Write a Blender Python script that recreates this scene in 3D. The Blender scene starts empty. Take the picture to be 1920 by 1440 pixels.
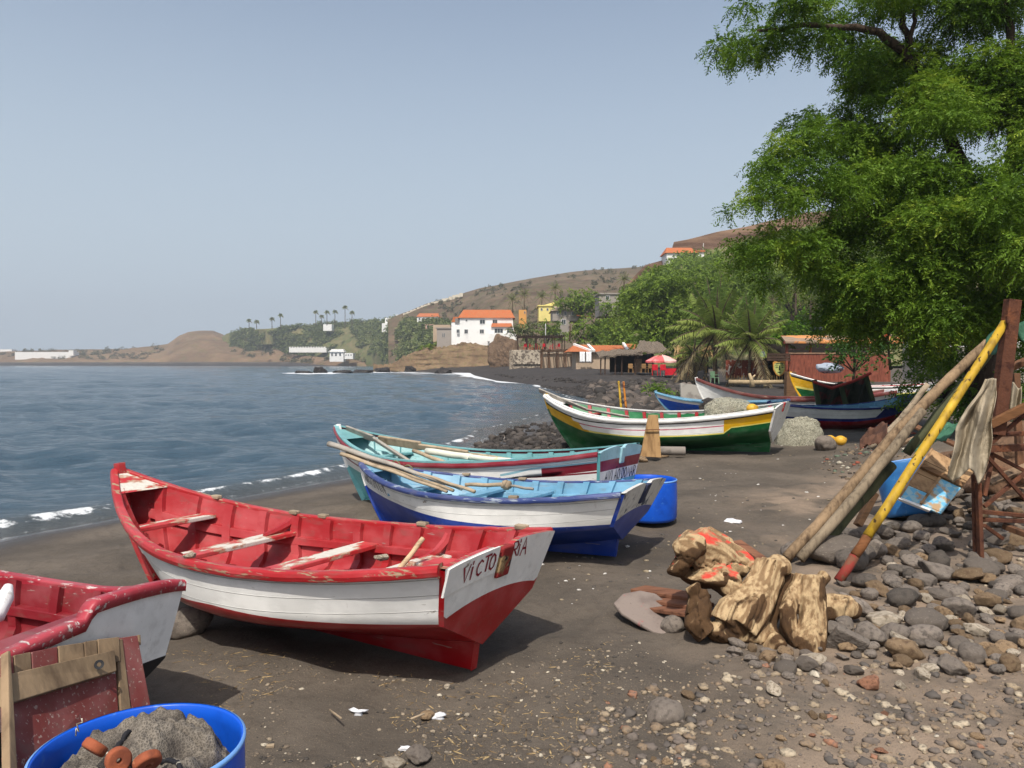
import bpy, bmesh, math, random
import numpy as np
from mathutils import Vector, Matrix, Euler, noise as mnoise
R = math.radians
SC = bpy.context.scene
COL = SC.collection
random.seed(7)
RNG = np.random.default_rng(7)
F = 1450.0      # focal length in photo pixels
HAZE = .00035
H = 1.7         # eye height over the sand
WATER = -0.5

def W(px, py, Y):
    """A point seen at photo pixel (px, py), Y metres away."""
    return ((px-960)/F*Y, Y, H+(682-py)/F*Y)
def gr(px, py, z=0.0):
    """Where the view through that pixel meets the height z."""
    Y = (H-z)*F/(py-682)
    return ((px-960)/F*Y, Y, z)
def sst(a, b, x):
    x = np.clip((np.asarray(x, float)-a)/(b-a), 0, 1)
    return x*x*(3-2*x)

# ---------------------------------------------------------------- noise
def _hash(i, j, k, s):
    n = (i*374761393 + j*668265263 + k*1274126177 + s*362437) & 0x7fffffff
    n = ((n ^ (n >> 13))*1274126177) & 0x7fffffff
    n = (n ^ (n >> 16)) & 0xffff
    return n/65535.0
def vnoise(x, y, z=0.0, s=0):
    x, y, z = np.broadcast_arrays(np.asarray(x, float), np.asarray(y, float), np.asarray(z, float))
    i, j, k = np.floor(x).astype(np.int64), np.floor(y).astype(np.int64), np.floor(z).astype(np.int64)
    fx, fy, fz = x-i, y-j, z-k
    fx, fy, fz = fx*fx*(3-2*fx), fy*fy*(3-2*fy), fz*fz*(3-2*fz)
    r = 0
    for a in (0, 1):
        wa = fx if a else 1-fx
        for b in (0, 1):
            wb = fy if b else 1-fy
            for c in (0, 1):
                wc = fz if c else 1-fz
                r = r + wa*wb*wc*_hash(i+a, j+b, k+c, s)
    return r*2-1
def fbm(x, y, z=0.0, o=4, s=0, g=.5):
    r, a, f = 0, 1.0, 1.0
    for q in range(o):
        r = r+a*vnoise(x*f+q*17.3, y*f-q*9.1, np.asarray(z)*f+q*3.7, s+q); a *= g; f *= 2.03
    return r

# ---------------------------------------------------------------- objects
def tag(o, label=None, cat=None, group=None, kind=None):
    if label: o['label'] = label
    if cat: o['category'] = cat
    if group: o['group'] = group
    if kind: o['kind'] = kind
    return o
def thing(name, label, cat, loc=(0, 0, 0), group=None, rot=None):
    o = bpy.data.objects.new(name, None); COL.objects.link(o)
    o.empty_display_size = .2
    o.location = loc
    if rot: o.rotation_euler = rot
    return tag(o, label, cat, group)
def finish(name, me, mats, parent=None, smooth=False, bev=0, local=False):
    for m in (mats if isinstance(mats, (list, tuple)) else [mats]):
        me.materials.append(m)
    o = bpy.data.objects.new(name, me); COL.objects.link(o)
    if parent is not None:
        o.parent = parent
        if not local:
            b = parent; off = Vector((0, 0, 0))
            while b is not None:
                off += b.location; b = b.parent
            me.transform(Matrix.Translation(-off))
    if smooth and len(me.polygons):
        me.polygons.foreach_set('use_smooth', np.ones(len(me.polygons), bool))
    if bev:
        m = o.modifiers.new('b', 'BEVEL'); m.width = bev; m.segments = 2; m.limit_method = 'ANGLE'; m.angle_limit = R(40)
    return o
class MB:
    def __init__(s): s.v = []; s.f = []; s.m = []
    def add(s, v, f, mi=0):
        n = len(s.v); s.v += [tuple(map(float, p)) for p in v]
        for q in f: s.f.append([int(i)+n for i in q]); s.m.append(mi)
        return s
    def box(s, c, d, rz=0, mi=0, M=None):
        x, y, z = d[0]/2, d[1]/2, d[2]/2
        v = [Vector((a, b, e)) for e in (-z, z) for a, b in ((-x, -y), (x, -y), (x, y), (-x, y))]
        M = M or (Matrix.Translation(c) @ Matrix.Rotation(rz, 4, 'Z'))
        return s.add([M @ p for p in v], [(0, 3, 2, 1), (4, 5, 6, 7), (0, 1, 5, 4), (1, 2, 6, 5), (2, 3, 7, 6), (3, 0, 4, 7)], mi)
    def bx(s, x0, x1, y0, y1, z0, z1, mi=0):
        return s.box(((x0+x1)/2, (y0+y1)/2, (z0+z1)/2), (abs(x1-x0), abs(y1-y0), abs(z1-z0)), 0, mi)
    def beam(s, a, b, w, h, up=(0, 0, 1), mi=0, w2=None, h2=None):
        a, b = Vector(a), Vector(b); d = (b-a).normalized()
        sx = d.cross(Vector(up)); sx = (sx if sx.length > 1e-4 else d.cross(Vector((1, 0, 0)))).normalized(); u = sx.cross(d)
        v = []
        for p, ww, hh in ((a, w, h), (b, w2 or w, h2 or h)):
            for i, j in ((-1, -1), (1, -1), (1, 1), (-1, 1)): v.append(p+sx*i*ww/2+u*j*hh/2)
        return s.add(v, [(0, 1, 2, 3), (7, 6, 5, 4), (0, 4, 5, 1), (1, 5, 6, 2), (2, 6, 7, 3), (3, 7, 4, 0)], mi)
    def tube(s, pts, rad, n=8, cap=True, mi=0, flat=1.0, up=(0, 0, 1)):
        pts = [Vector(p) for p in pts]; k = len(pts)
        rad = [rad]*k if np.isscalar(rad) else list(rad)
        v = []; px = None
        for i, p in enumerate(pts):
            d = (pts[min(i+1, k-1)]-pts[max(i-1, 0)]).normalized()
            if px is None:
                px = d.cross(Vector(up))
                if px.length < 1e-3: px = d.cross(Vector((1, 0, 0)))
            else: px = px-d*px.dot(d)
            px.normalize(); u = px.cross(d)
            for j in range(n):
                a = 2*math.pi*j/n
                v.append(p+px*math.cos(a)*rad[i]+u*math.sin(a)*rad[i]*flat)
        f = [(i*n+j, i*n+(j+1) % n, (i+1)*n+(j+1) % n, (i+1)*n+j) for i in range(k-1) for j in range(n)]
        if cap: f += [tuple(range(n-1, -1, -1)), tuple((k-1)*n+j for j in range(n))]
        return s.add(v, f, mi)
    def grid(s, P, mi=0, closed=False, flip=False):
        P = np.asarray(P); a, b = P.shape[:2]
        f = []; ms = []
        for i in range(a-1):
            for j in range(b if closed else b-1):
                q = (i*b+j, i*b+(j+1) % b, (i+1)*b+(j+1) % b, (i+1)*b+j)
                f.append(q[::-1] if flip else q); ms.append(mi(i, j) if callable(mi) else mi)
        n = len(s.v); s.v += [tuple(map(float, p)) for p in P.reshape(-1, 3)]
        s.f += [[i+n for i in q] for q in f]; s.m += ms
        return s
    def lathe(s, c, prof, n=24, mi=0, M=None):
        M = M or Matrix.Translation(c)
        P = [[M @ Vector((r*math.cos(2*math.pi*j/n), r*math.sin(2*math.pi*j/n), z)) for j in range(n)] for r, z in prof]
        return s.grid(np.array([[tuple(p) for p in r] for r in P]), mi, True)
    def mesh(s, name='m'):
        me = bpy.data.meshes.new(name); me.from_pydata(s.v, [], s.f)
        me.polygons.foreach_set('material_index', np.array(s.m, np.int32)) if s.f else None
        me.update(); return me
    def build(s, name, mats, parent=None, **k):
        return finish(name, s.mesh(name), mats, parent, **k)
def npmesh(name, V, Q, cols=None):
    """Fast mesh from arrays; Q holds quads or triangles."""
    V = np.asarray(V, np.float32); Q = np.asarray(Q, np.int32); n = Q.shape[1]
    me = bpy.data.meshes.new(name)
    me.vertices.add(len(V)); me.vertices.foreach_set('co', V.ravel())
    me.loops.add(Q.size); me.loops.foreach_set('vertex_index', Q.ravel())
    me.polygons.add(len(Q)); me.polygons.foreach_set('loop_start', np.arange(0, Q.size, n, dtype=np.int32))
    me.update(calc_edges=True)
    if cols:
        for k, c in cols.items():
            a = me.attributes.new(k, 'FLOAT', 'POINT'); a.data.foreach_set('value', np.asarray(c, np.float32).ravel())
    return me
def gridq(a, b):
    i, j = np.meshgrid(np.arange(a-1), np.arange(b-1), indexing='ij'); p = (i*b+j).ravel()
    return np.stack([p, p+1, p+b+1, p+b], 1)
_ico = {}
def ico(sub):
    if sub not in _ico:
        bm = bmesh.new(); bmesh.ops.create_icosphere(bm, subdivisions=sub, radius=1)
        bm.verts.ensure_lookup_table()
        _ico[sub] = (np.array([v.co[:] for v in bm.verts]), np.array([[v.index for v in f.verts] for f in bm.faces])); bm.free()
    return _ico[sub]

# ---------------------------------------------------------------- materials
class NT:
    def __init__(s, name):
        s.m = bpy.data.materials.new(name); s.m.use_nodes = True; s.t = s.m.node_tree; s.t.nodes.clear()
        s.out = s.n('ShaderNodeOutputMaterial')
    def n(s, t, **k):
        x = s.t.nodes.new(t)
        for a, b in k.items():
            if a.startswith('i_'):
                key = a[2:]; key = int(key) if key.isdigit() else key
                s.set(x.inputs[key], b)
            else: setattr(x, a, b)
        return x
    def set(s, inp, v):
        if hasattr(v, 'links') or hasattr(v, 'is_linked'): s.t.links.new(v, inp)
        else: inp.default_value = v
    def coord(s, kind='Object', scale=(1, 1, 1), rot=(0, 0, 0)):
        tc = s.n('ShaderNodeTexCoord'); mp = s.n('ShaderNodeMapping')
        s.set(mp.inputs[0], tc.outputs[kind]); mp.inputs['Scale'].default_value = scale; mp.inputs['Rotation'].default_value = rot
        return mp.outputs[0]
    def noise(s, scale, detail=4, vec=None, rough=.55, dist=0):
        x = s.n('ShaderNodeTexNoise'); x.inputs['Scale'].default_value = scale; x.inputs['Detail'].default_value = detail
        x.inputs['Roughness'].default_value = rough; x.inputs['Distortion'].default_value = dist
        if vec is not None: s.set(x.inputs['Vector'], vec)
        return x.outputs['Fac']
    def ramp(s, fac, lo, hi):
        x = s.n('ShaderNodeMapRange', interpolation_type='SMOOTHSTEP'); s.set(x.inputs['Value'], fac)
        x.inputs['From Min'].default_value = lo; x.inputs['From Max'].default_value = hi
        return x.outputs['Result']
    def mix(s, fac, a, b):
        x = s.n('ShaderNodeMix', data_type='RGBA')
        s.set(x.inputs['Factor'], fac)
        for q, v in ((6, a), (7, b)):
            s.set(x.inputs[q], c4(v) if isinstance(v, tuple) else v)
        return x.outputs[2]
    def math(s, op, a, b=0.0, c=0.0):
        x = s.n('ShaderNodeMath', operation=op); s.set(x.inputs[0], a); s.set(x.inputs[1], b); s.set(x.inputs[2], c); return x.outputs[0]
    def attr(s, name):
        return s.n('ShaderNodeAttribute', attribute_name=name).outputs['Fac']
    def bump(s, h, strength, dist, prev=None):
        x = s.n('ShaderNodeBump'); s.set(x.inputs['Height'], h); x.inputs['Strength'].default_value = strength; x.inputs['Distance'].default_value = dist
        if prev is not None: s.set(x.inputs['Normal'], prev)
        return x.outputs[0]
    def pbr(s, col, rough=.8, normal=None, spec=.3, metal=0):
        p = s.n('ShaderNodeBsdfPrincipled')
        s.set(p.inputs['Base Color'], c4(col) if isinstance(col, tuple) else col); s.set(p.inputs['Roughness'], rough)
        p.inputs['Specular IOR Level'].default_value = spec; p.inputs['Metallic'].default_value = metal
        if normal is not None: s.set(p.inputs['Normal'], normal)
        return p
    def done(s, sh):
        s.t.links.new(sh.outputs[0], s.out.inputs[0]); return s.m
def c4(c): return (c[0], c[1], c[2], 1.0)
def srgb(r, g, b):
    return tuple(((x/255)/12.92 if x/255 <= .04045 else ((x/255+.055)/1.055)**2.4) for x in (r, g, b))
def mat(name, base, rough=.8, layers=(), bump=(), spec=.25, metal=0, tint=0.0, uvseam=None, coord='Object'):
    """layers: (colour, scale, lo, hi, stretch, detail); bump: (scale, strength, distance, stretch)."""
    t = NT(name); col = c4(base); first = True
    if tint:
        oi = t.n('ShaderNodeObjectInfo').outputs['Random']
        hs = t.n('ShaderNodeHueSaturation'); hs.inputs['Color'].default_value = col
        t.set(hs.inputs['Value'], t.math('MULTIPLY_ADD', oi, 2*tint, 1-tint))
        col = hs.outputs[0]
    for L in layers:
        c, sc, lo, hi = L[:4]; st = L[4] if len(L) > 4 else (1, 1, 1); de = L[5] if len(L) > 5 else 5
        n = t.noise(sc, de, t.coord(coord, st)); k = t.ramp(n, lo, hi)
        col = t.mix(k, col, c)
    nrm = None
    for b in bump:
        sc, sg, di = b[:3]; st = b[3] if len(b) > 3 else (1, 1, 1)
        nrm = t.bump(t.noise(sc, 6, t.coord(coord, st)), sg, di, nrm)
    return t.done(t.pbr(col, rough, nrm, spec, metal))
def paint(name, base, wear=(.33, .25, .17), lo=.66, hi=.7, sc=7, stretch=(.6, 2, 2), dirt=(.12, .1, .08), dk=.35, rough=.42, under=None, seam=0, bumpk=.25):
    """Brushed boat paint: faded patches, dirt, and spots worn down to the wood along the planks."""
    t = NT(name); co = t.coord('Object', stretch)
    fade = tuple(min(1, x*1.12+.035) for x in base)
    col = t.mix(t.ramp(t.noise(3.1, 5, t.coord('Object', (1, 1.6, 1.6))), .4, .65), c4(base), c4(fade))
    col = t.mix(t.math('MULTIPLY', t.ramp(t.noise(9, 6, t.coord('Object', (.5, 2, 2))), .5, .75), dk), col, c4(dirt))
    dr = t.math('MULTIPLY', t.ramp(t.noise(16, 4, t.coord('Object', (1, 1, .07))), .66, .74), t.ramp(t.noise(2.3, 2, t.coord('Object')), .5, .62))
    col = t.mix(t.math('MULTIPLY', dr, .4), col, (.2, .11, .05))
    sc_ = t.ramp(t.noise(11, 3, t.coord('Object', (.4, 6, 6), (0, .12, .1))), .70, .73)
    col = t.mix(t.math('MULTIPLY', sc_, .5), col, (.3, .27, .23))
    n = t.noise(sc, 9, co, .62); k = t.ramp(n, lo, hi)
    if under: col = t.mix(t.ramp(n, lo-.035, lo-.015), col, c4(under))
    w = t.mix(t.noise(40, 3, t.coord('Object', (.2, 2, 2))), wear, tuple(x*.5 for x in wear))
    col = t.mix(k, col, w)
    h = t.math('SUBTRACT', t.noise(14, 5, t.coord('Object', (.35, 1.5, 1.5))), t.math('MULTIPLY', k, .35))
    nr = t.bump(h, bumpk, .006)
    if seam:
        uv = t.n('ShaderNodeUVMap'); sx = t.n('ShaderNodeSeparateXYZ'); t.set(sx.inputs[0], uv.outputs[0])
        wob = t.math('MULTIPLY', t.noise(2, 2, t.coord('Object', (1, 1, 1))), .06)
        fr = t.math('FRACT', t.math('ADD', t.math('MULTIPLY', sx.outputs[1], float(seam)), wob))
        d = t.math('ABSOLUTE', t.math('SUBTRACT', fr, .5))
        ln = t.ramp(d, .035, .0)
        nr = t.bump(t.math('SUBTRACT', 1.0, ln), .8, .006, nr)
        col = t.mix(t.math('MULTIPLY', ln, .45), col, tuple(x*.35 for x in base))
    p = t.pbr(col, t.math('MULTIPLY_ADD', k, .4, rough), nr, .35)
    return t.done(p)
def wood(name, base, dark=None, sc=9, stretch=(.25, 3, 3), rough=.85, bs=.4, tint=.12, coord='Object', extra=()):
    dark = dark or tuple(x*.4 for x in base)
    return mat(name, base, rough, [(dark, sc, .4, .75, stretch, 7), (tuple(min(1, x*1.35) for x in base), 2.3, .5, .75)]+list(extra), [(sc*3, bs, .008, stretch)], .2, 0, tint, coord=coord)
# ================================================================ world, sun, camera
SUNV = Vector((-.12, -.68, 1.0)).normalized()
SEL = math.asin(SUNV.z)
wd = bpy.data.worlds.new("World"); SC.world = wd; wd.use_nodes = True
nt = wd.node_tree; nt.nodes.clear()
wo = nt.nodes.new('ShaderNodeOutputWorld'); bg = nt.nodes.new('ShaderNodeBackground'); sk = nt.nodes.new('ShaderNodeTexSky')
sk.sky_type = 'NISHITA'; sk.sun_disc = False; sk.sun_elevation = SEL; sk.sun_rotation = math.pi-math.atan2(.12, .68)*-1
sk.altitude = 0; sk.air_density = 1.0; sk.dust_density = 4.0; sk.ozone_density = 1.2
hs = nt.nodes.new('ShaderNodeHueSaturation'); hs.inputs['Saturation'].default_value = 1.0; hs.inputs['Value'].default_value = 1.2
nt.links.new(sk.outputs[0], hs.inputs['Color'])
tc = nt.nodes.new('ShaderNodeTexCoord'); sx = nt.nodes.new('ShaderNodeSeparateXYZ'); nt.links.new(tc.outputs['Generated'], sx.inputs[0])
mr = nt.nodes.new('ShaderNodeMapRange'); mr.interpolation_type = 'SMOOTHSTEP'; nt.links.new(sx.outputs[2], mr.inputs['Value'])
mr.inputs['From Min'].default_value = .0; mr.inputs['From Max'].default_value = .62; mr.inputs['To Min'].default_value = .97; mr.inputs['To Max'].default_value = .1
mx = nt.nodes.new('ShaderNodeMix'); mx.data_type = 'RGBA'; nt.links.new(mr.outputs[0], mx.inputs['Factor']); nt.links.new(hs.outputs[0], mx.inputs[6])
mx.inputs[7].default_value = (4.8, 5.7, 6.5, 1)      # dust haze low over the horizon
nt.links.new(mx.outputs[2], bg.inputs[0]); bg.inputs[1].default_value = .12
nt.links.new(bg.outputs[0], wo.inputs[0])
sun = bpy.data.lights.new('sun', 'SUN'); sun.energy = 4.4; sun.angle = R(.55); sun.color = (1.0, .95, .87)
so = bpy.data.objects.new('sun', sun); COL.objects.link(so); so.rotation_euler = SUNV.to_track_quat('Z', 'Y').to_euler()
cd = bpy.data.cameras.new('camera'); cam = bpy.data.objects.new('camera', cd); COL.objects.link(cam); SC.camera = cam
cam.location = (0, 0, H); cam.rotation_euler = (R(90), 0, 0)
cd.sensor_width = 36; cd.sensor_fit = 'HORIZONTAL'; cd.lens = F/1920*36; cd.shift_y = -38/1920; cd.clip_end = 9000; cd.clip_start = .05
SC.view_settings.view_transform = 'Standard'; SC.view_settings.look = 'None'; SC.view_settings.exposure = 0; SC.view_settings.gamma = 1
SC.cycles.max_bounces = 8; SC.cycles.transparent_max_bounces = 12; SC.cycles.volume_bounces = 0
SC.cycles.use_denoising = True

# ================================================================ ground
SH = np.array([(-9.5, -40), (-8.6, 0), (-7.5, 6), (-6.5, 9.8), (-5.6, 11.2), (-4.6, 12.8), (-3.2, 15), (-1.7, 18.3), (-.9, 21), (-.2, 25), (2.4, 36), (4.6, 48), (4.4, 62), (2.6, 80), (-2, 100), (-7, 145), (-10, 185), (-27, 206), (-33, 214), (-32, 240), (-45, 420), (-106, 690), (-200, 720), (-560, 850), (-1300, 1100)], float)
def shore(x, y):
    """Signed distance to the waterline, positive on land."""
    x = np.asarray(x, float); y = np.asarray(y, float)
    best = np.full(x.shape, 1e18); sg = np.ones(x.shape)
    for a, b in zip(SH[:-1], SH[1:]):
        d = b-a; l = d@d
        t = np.clip(((x-a[0])*d[0]+(y-a[1])*d[1])/l, 0, 1)
        ex, ey = x-a[0]-t*d[0], y-a[1]-t*d[1]; q = ex*ex+ey*ey
        c = d[0]*ey-d[1]*ex
        m = q < best
        best = np.where(m, q, best); sg = np.where(m, np.where(c < 0, 1, -1), sg)
    return np.sqrt(best)*sg
def base_z(x, y, d=None):
    x = np.asarray(x, float); y = np.asarray(y, float)
    if d is None: d = shore(x, y)
    hm = .5+1.0*sst(40, 110, y)-.25*sst(48, 60, y)*(1-sst(75, 100, y))*sst(5, 12, d)
    z = np.where(d > 0, WATER+hm*(1-np.exp(-np.maximum(d, 0)*(.16+.14*sst(40, 90, y))/hm)), WATER+np.maximum(d*.13, -5))
    z = z+.55*sst(4.3, 8.5, x)*sst(3, 7, y)*(1-sst(11, 18, y))
    z = z+sst(110, 160, y)*sst(8, 40, d)*2.5
    return z
_fr = np.random.default_rng(5)
FP = []
for _w in range(26):            # trails of footprints in the dry sand
    _x, _y, _a = _fr.uniform(-3.2, 3.0), _fr.uniform(4.2, 15), _fr.uniform(0, 6.28)
    for _k in range(_fr.integers(5, 16)):
        _a += _fr.normal(0, .12); _x += .55*math.cos(_a); _y += .55*math.sin(_a); _s = .1*(1 if _k % 2 else -1)
        FP.append((_x-_s*math.sin(_a), _y+_s*math.cos(_a), _a, _fr.uniform(.014, .03)))
def prints(x, y):
    out = np.zeros_like(x); m = (np.abs(x) < 6) & (y > 3) & (y < 18); idx = np.nonzero(m.ravel())[0]; xs, ys = x.ravel()[idx], y.ravel()[idx]; o = out.ravel()
    for fx, fy, fa, dp in FP:
        q = np.nonzero((np.abs(xs-fx) < .32) & (np.abs(ys-fy) < .32))[0]
        if not len(q): continue
        u = ((xs[q]-fx)*math.cos(fa)+(ys[q]-fy)*math.sin(fa))/.145; v = (-(xs[q]-fx)*math.sin(fa)+(ys[q]-fy)*math.cos(fa))/.06
        r = np.hypot(u, v); o[idx[q]] += dp*(.45*np.exp(-((r-1.25)/.3)**2)-np.exp(-r**4))
    return o.reshape(x.shape)
def ground_z(x, y, d=None):
    x = np.asarray(x, float); y = np.asarray(y, float)
    if d is None: d = shore(x, y)
    dry = sst(1.6, 3.0, d)
    r = np.hypot(x, y)
    n = .035*fbm(x*.7, y*.7, o=3, s=3)+prints(x, y)+dry*.022*fbm(x*3.1, y*3.1, o=3, s=5)*(1-sst(25, 40, r))
    n = n*sst(.2, 2.5, np.abs(d)+.4*(d < 0))
    return base_z(x, y, d)+n*(1+2.2*sst(35, 70, r))
def polar(a0, a1, na, r0, r1, nr, wide=None):
    a = np.radians(np.linspace(a0, a1, na)); r = np.geomspace(r0, r1, nr)
    if wide: a = np.concatenate([np.radians(np.linspace(-178, a0-1, wide)), a, np.radians(np.linspace(a1+1, 178, wide))])
    A, Rr = np.meshgrid(a, r, indexing='ij')
    return np.sin(A)*Rr, np.cos(A)*Rr
gx, gy = polar(-42, 42, 620, .9, 3500, 640, 34)
gd = shore(gx, gy); gz = ground_z(gx, gy, gd)
wetv = 1-sst(.9, 1.75, gd+.35*fbm(gx*.5, gy*.5, s=9)+.05*fbm(gx*4, gy*4, s=2))
wetv = wetv*(1-sst(45, 70, gy))+.0
stone = sst(.0, .5, sst(1.0, 4.2, gx+.35*(6-gy)+.9*fbm(gx*.6, gy*.6, s=4))*(1-sst(9, 14, gy)))
peb = np.maximum(sst(27, 40, gy)*(1-sst(20, 30, gd+8*fbm(gx*.08, gy*.08, s=8))), 0)
me = npmesh('beach', np.stack([gx, gy, gz], -1).reshape(-1, 3), gridq(*gx.shape)[:, ::-1], dict(wet=wetv, stone=stone, peb=peb, film=(1-sst(.35, .8, gd+.25*fbm(gx*.5, gy*.5, s=9)))*(1-sst(24, 34, gy))))
t = NT('sand')
ob = t.coord('Object')
c = t.mix(t.ramp(t.noise(.9, 5, ob), .35, .68), srgb(80, 73, 65), srgb(101, 92, 82))
c = t.mix(t.math('MULTIPLY', t.ramp(t.noise(14, 6, ob), .45, .75), .5), c, srgb(72, 64, 56))
c = t.mix(t.math('MULTIPLY', t.attr('stone'), t.ramp(t.noise(2.2, 5, ob), .3, .65)), c, srgb(138, 121, 104))
c = t.mix(t.math('MULTIPLY', t.ramp(t.noise(130, 2, ob), .6, .72), .55), c, srgb(140, 124, 104))
c = t.mix(t.math('MULTIPLY', t.ramp(t.noise(190, 2, ob), .58, .7), .6), c, srgb(45, 42, 40))
vo = t.n('ShaderNodeTexVoronoi'); vo.inputs['Scale'].default_value = 3.2; t.set(vo.inputs['Vector'], ob)
pc = t.mix(vo.outputs['Color'], srgb(40, 38, 38), srgb(68, 63, 60))
c = t.mix(t.math('MULTIPLY', t.attr('peb'), .9), c, pc)
c = t.mix(t.attr('wet'), c, srgb(62, 56, 51))
nr = t.bump(t.noise(55, 6, ob, .7), .55, .02)
nr = t.bump(t.noise(7, 5, ob), .5, .05, nr)
vm = t.n('ShaderNodeMix', data_type='VECTOR'); t.set(vm.inputs[0], t.attr('film')); t.set(vm.inputs[4], nr); t.set(vm.inputs[5], t.n('ShaderNodeNewGeometry').outputs['Normal']); nr = vm.outputs[1]
ro = t.n('ShaderNodeMapRange'); t.set(ro.inputs['Value'], t.attr('wet')); ro.inputs['To Min'].default_value = .92; ro.inputs['To Max'].default_value = .38
gp_ = t.pbr(c, t.math('MULTIPLY', ro.outputs[0], t.math('MULTIPLY_ADD', t.attr('film'), -.82, 1.0)), nr, .25); t.set(gp_.inputs['Specular IOR Level'], t.math('MULTIPLY_ADD', t.attr('film'), .35, .25)); gm = t.done(gp_)
g = finish('beach', me, gm, smooth=True); tag(g, 'dark volcanic sand beach', 'beach', kind='structure')

# ================================================================ sea
wx, wy = polar(-52, 22, 620, 6.5, 7000, 760)
wdist = shore(wx, wy)
amp = .25+.75*sst(-.5, -5, -(-wdist)) if False else sst(.2, 4.5, -wdist)
h = np.zeros_like(wx)
rr = np.hypot(wx, wy)
for i in range(22):
    lam = .42*1.2**i; th = R(-60)+RNG.normal(0, .75)
    k = 2*math.pi/lam; a = .0088*lam**.55
    vis = 1-sst(lam*22, lam*60, rr)
    ph = k*(wx*math.cos(th)+wy*math.sin(th))+RNG.uniform(0, 6.28)+2.2*vnoise(wx/lam*.23+i*3, wy/lam*.23, 0, i)
    h += a*vis*(np.sin(ph)+.25*np.sin(2*ph))
h *= amp*1.15
# small breaker rolling in along the shore
sn = fbm(wx*.22+3, wy*.22, o=3, s=21)
s1 = .8+.22*sn
brk = np.exp(-((wdist+s1)/.24)**2)*(1-sst(22, 30, wy))*(1+.3*sn)
s2 = 4.4+.8*fbm(wx*.12, wy*.12, o=2, s=31)
brk2 = np.exp(-((wdist+s2)/.7)**2)*(1-sst(25, 40, wy))
h += .085*np.maximum(brk, 0)+.05*brk2*(.6+.4*sn)
h *= sst(0, .6, -wdist)
gate = .72+np.maximum(1-sst(10.8, 11.6, wy), sst(14.2, 15.0, wy)*(1-sst(17.5, 18.6, wy)))+.5*(1-sst(19, 24, wy))*sst(.0, .5, fbm(wx*.9, wy*.9, s=6))
f1 = np.exp(-((wdist+s1-.08)/np.where(wy < 11.8, .21, .17))**2)*np.clip(gate, 0, 1)*(.72+.5*fbm(wx*3.1, wy*3.1, o=4, s=5))
edge = (1-sst(.0, .16, np.abs(wdist+.1+.12*fbm(wx*1.3, wy*1.3, s=14))))*.55
far = sst(55, 80, wy)*(1-sst(300, 420, wy))*(1-sst(.4+2*sst(110, 150, wy), 1.6+4*sst(110, 150, wy), -wdist+1.3*fbm(wx*.12, wy*.12, s=15)))*sst(-1, .4, -wdist)
caps = sst(520, 600, wy)*(1-sst(4, 16, -wdist+8*fbm(wx*.02, wy*.05, s=16)))
rk = np.zeros_like(wx)
for a_, b_, c_ in ((-44, 178, 9), (-31, 186, 7), (-18, 168, 6), (-37, 196, 8)):
    rk = np.maximum(rk, 1-sst(c_*.55, c_, np.hypot((wx-a_)*.75, (wy-b_)*.55)+2.5*fbm(wx*.3, wy*.3, s=18)))
foam = np.clip(np.maximum.reduce([f1, edge*(wy < 45), far, caps*.8, rk*.9]), 0, 1)
me = npmesh('sea', np.stack([wx, wy, WATER+h], -1).reshape(-1, 3), gridq(*wx.shape)[:, ::-1], dict(foam=foam, shal=sst(-2.2, .1, wdist)))
t = NT('sea_water'); ob = t.coord('Object')
n1 = t.noise(2.6, 7, t.coord('Object', (.75, 1.2, 1), (0, 0, R(28))), .62)
n2 = t.noise(.42, 6, t.coord('Object', (.7, 1.2, 1), (0, 0, R(20))), .62)
n3 = t.noise(.02, 5, t.coord('Object', (.5, 1, 1)), .6)
nr = t.bump(n3, .3, 5.0); nr = t.bump(n2, .85, .5, nr); nr = t.bump(n1, 1.0, .16, nr); nr = t.bump(t.noise(8, 4, t.coord('Object', (.8, 1.2, 1), (0, 0, R(35)))), .7, .03, nr)
wc = t.mix(t.attr('shal'), (.032, .064, .092), (.056, .06, .058))
wc = t.mix(t.ramp(n3, .4, .65), wc, (.038, .072, .104))
water = t.pbr(wc, .1, nr, .5); water.inputs['IOR'].default_value = 1.33
fo = t.pbr((.64, .66, .67), .8, t.bump(t.noise(18, 5, ob), .6, .05), .1)
fk = t.ramp(t.math('ADD', t.math('MULTIPLY', t.attr('foam'), .72), t.math('MULTIPLY', t.math('SUBTRACT', t.noise(9, 7, ob, .75), .5), 1.25)), .36, .62)
fk = t.math('MULTIPLY', fk, t.ramp(t.attr('foam'), .02, .2))
mx = t.n('ShaderNodeMixShader'); t.set(mx.inputs[0], fk); t.t.links.new(water.outputs[0], mx.inputs[1]); t.t.links.new(fo.outputs[0], mx.inputs[2])
tag(finish('sea', me, t.done(mx), smooth=True), 'blue grey sea with small ripples', 'sea', kind='structure')
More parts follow.
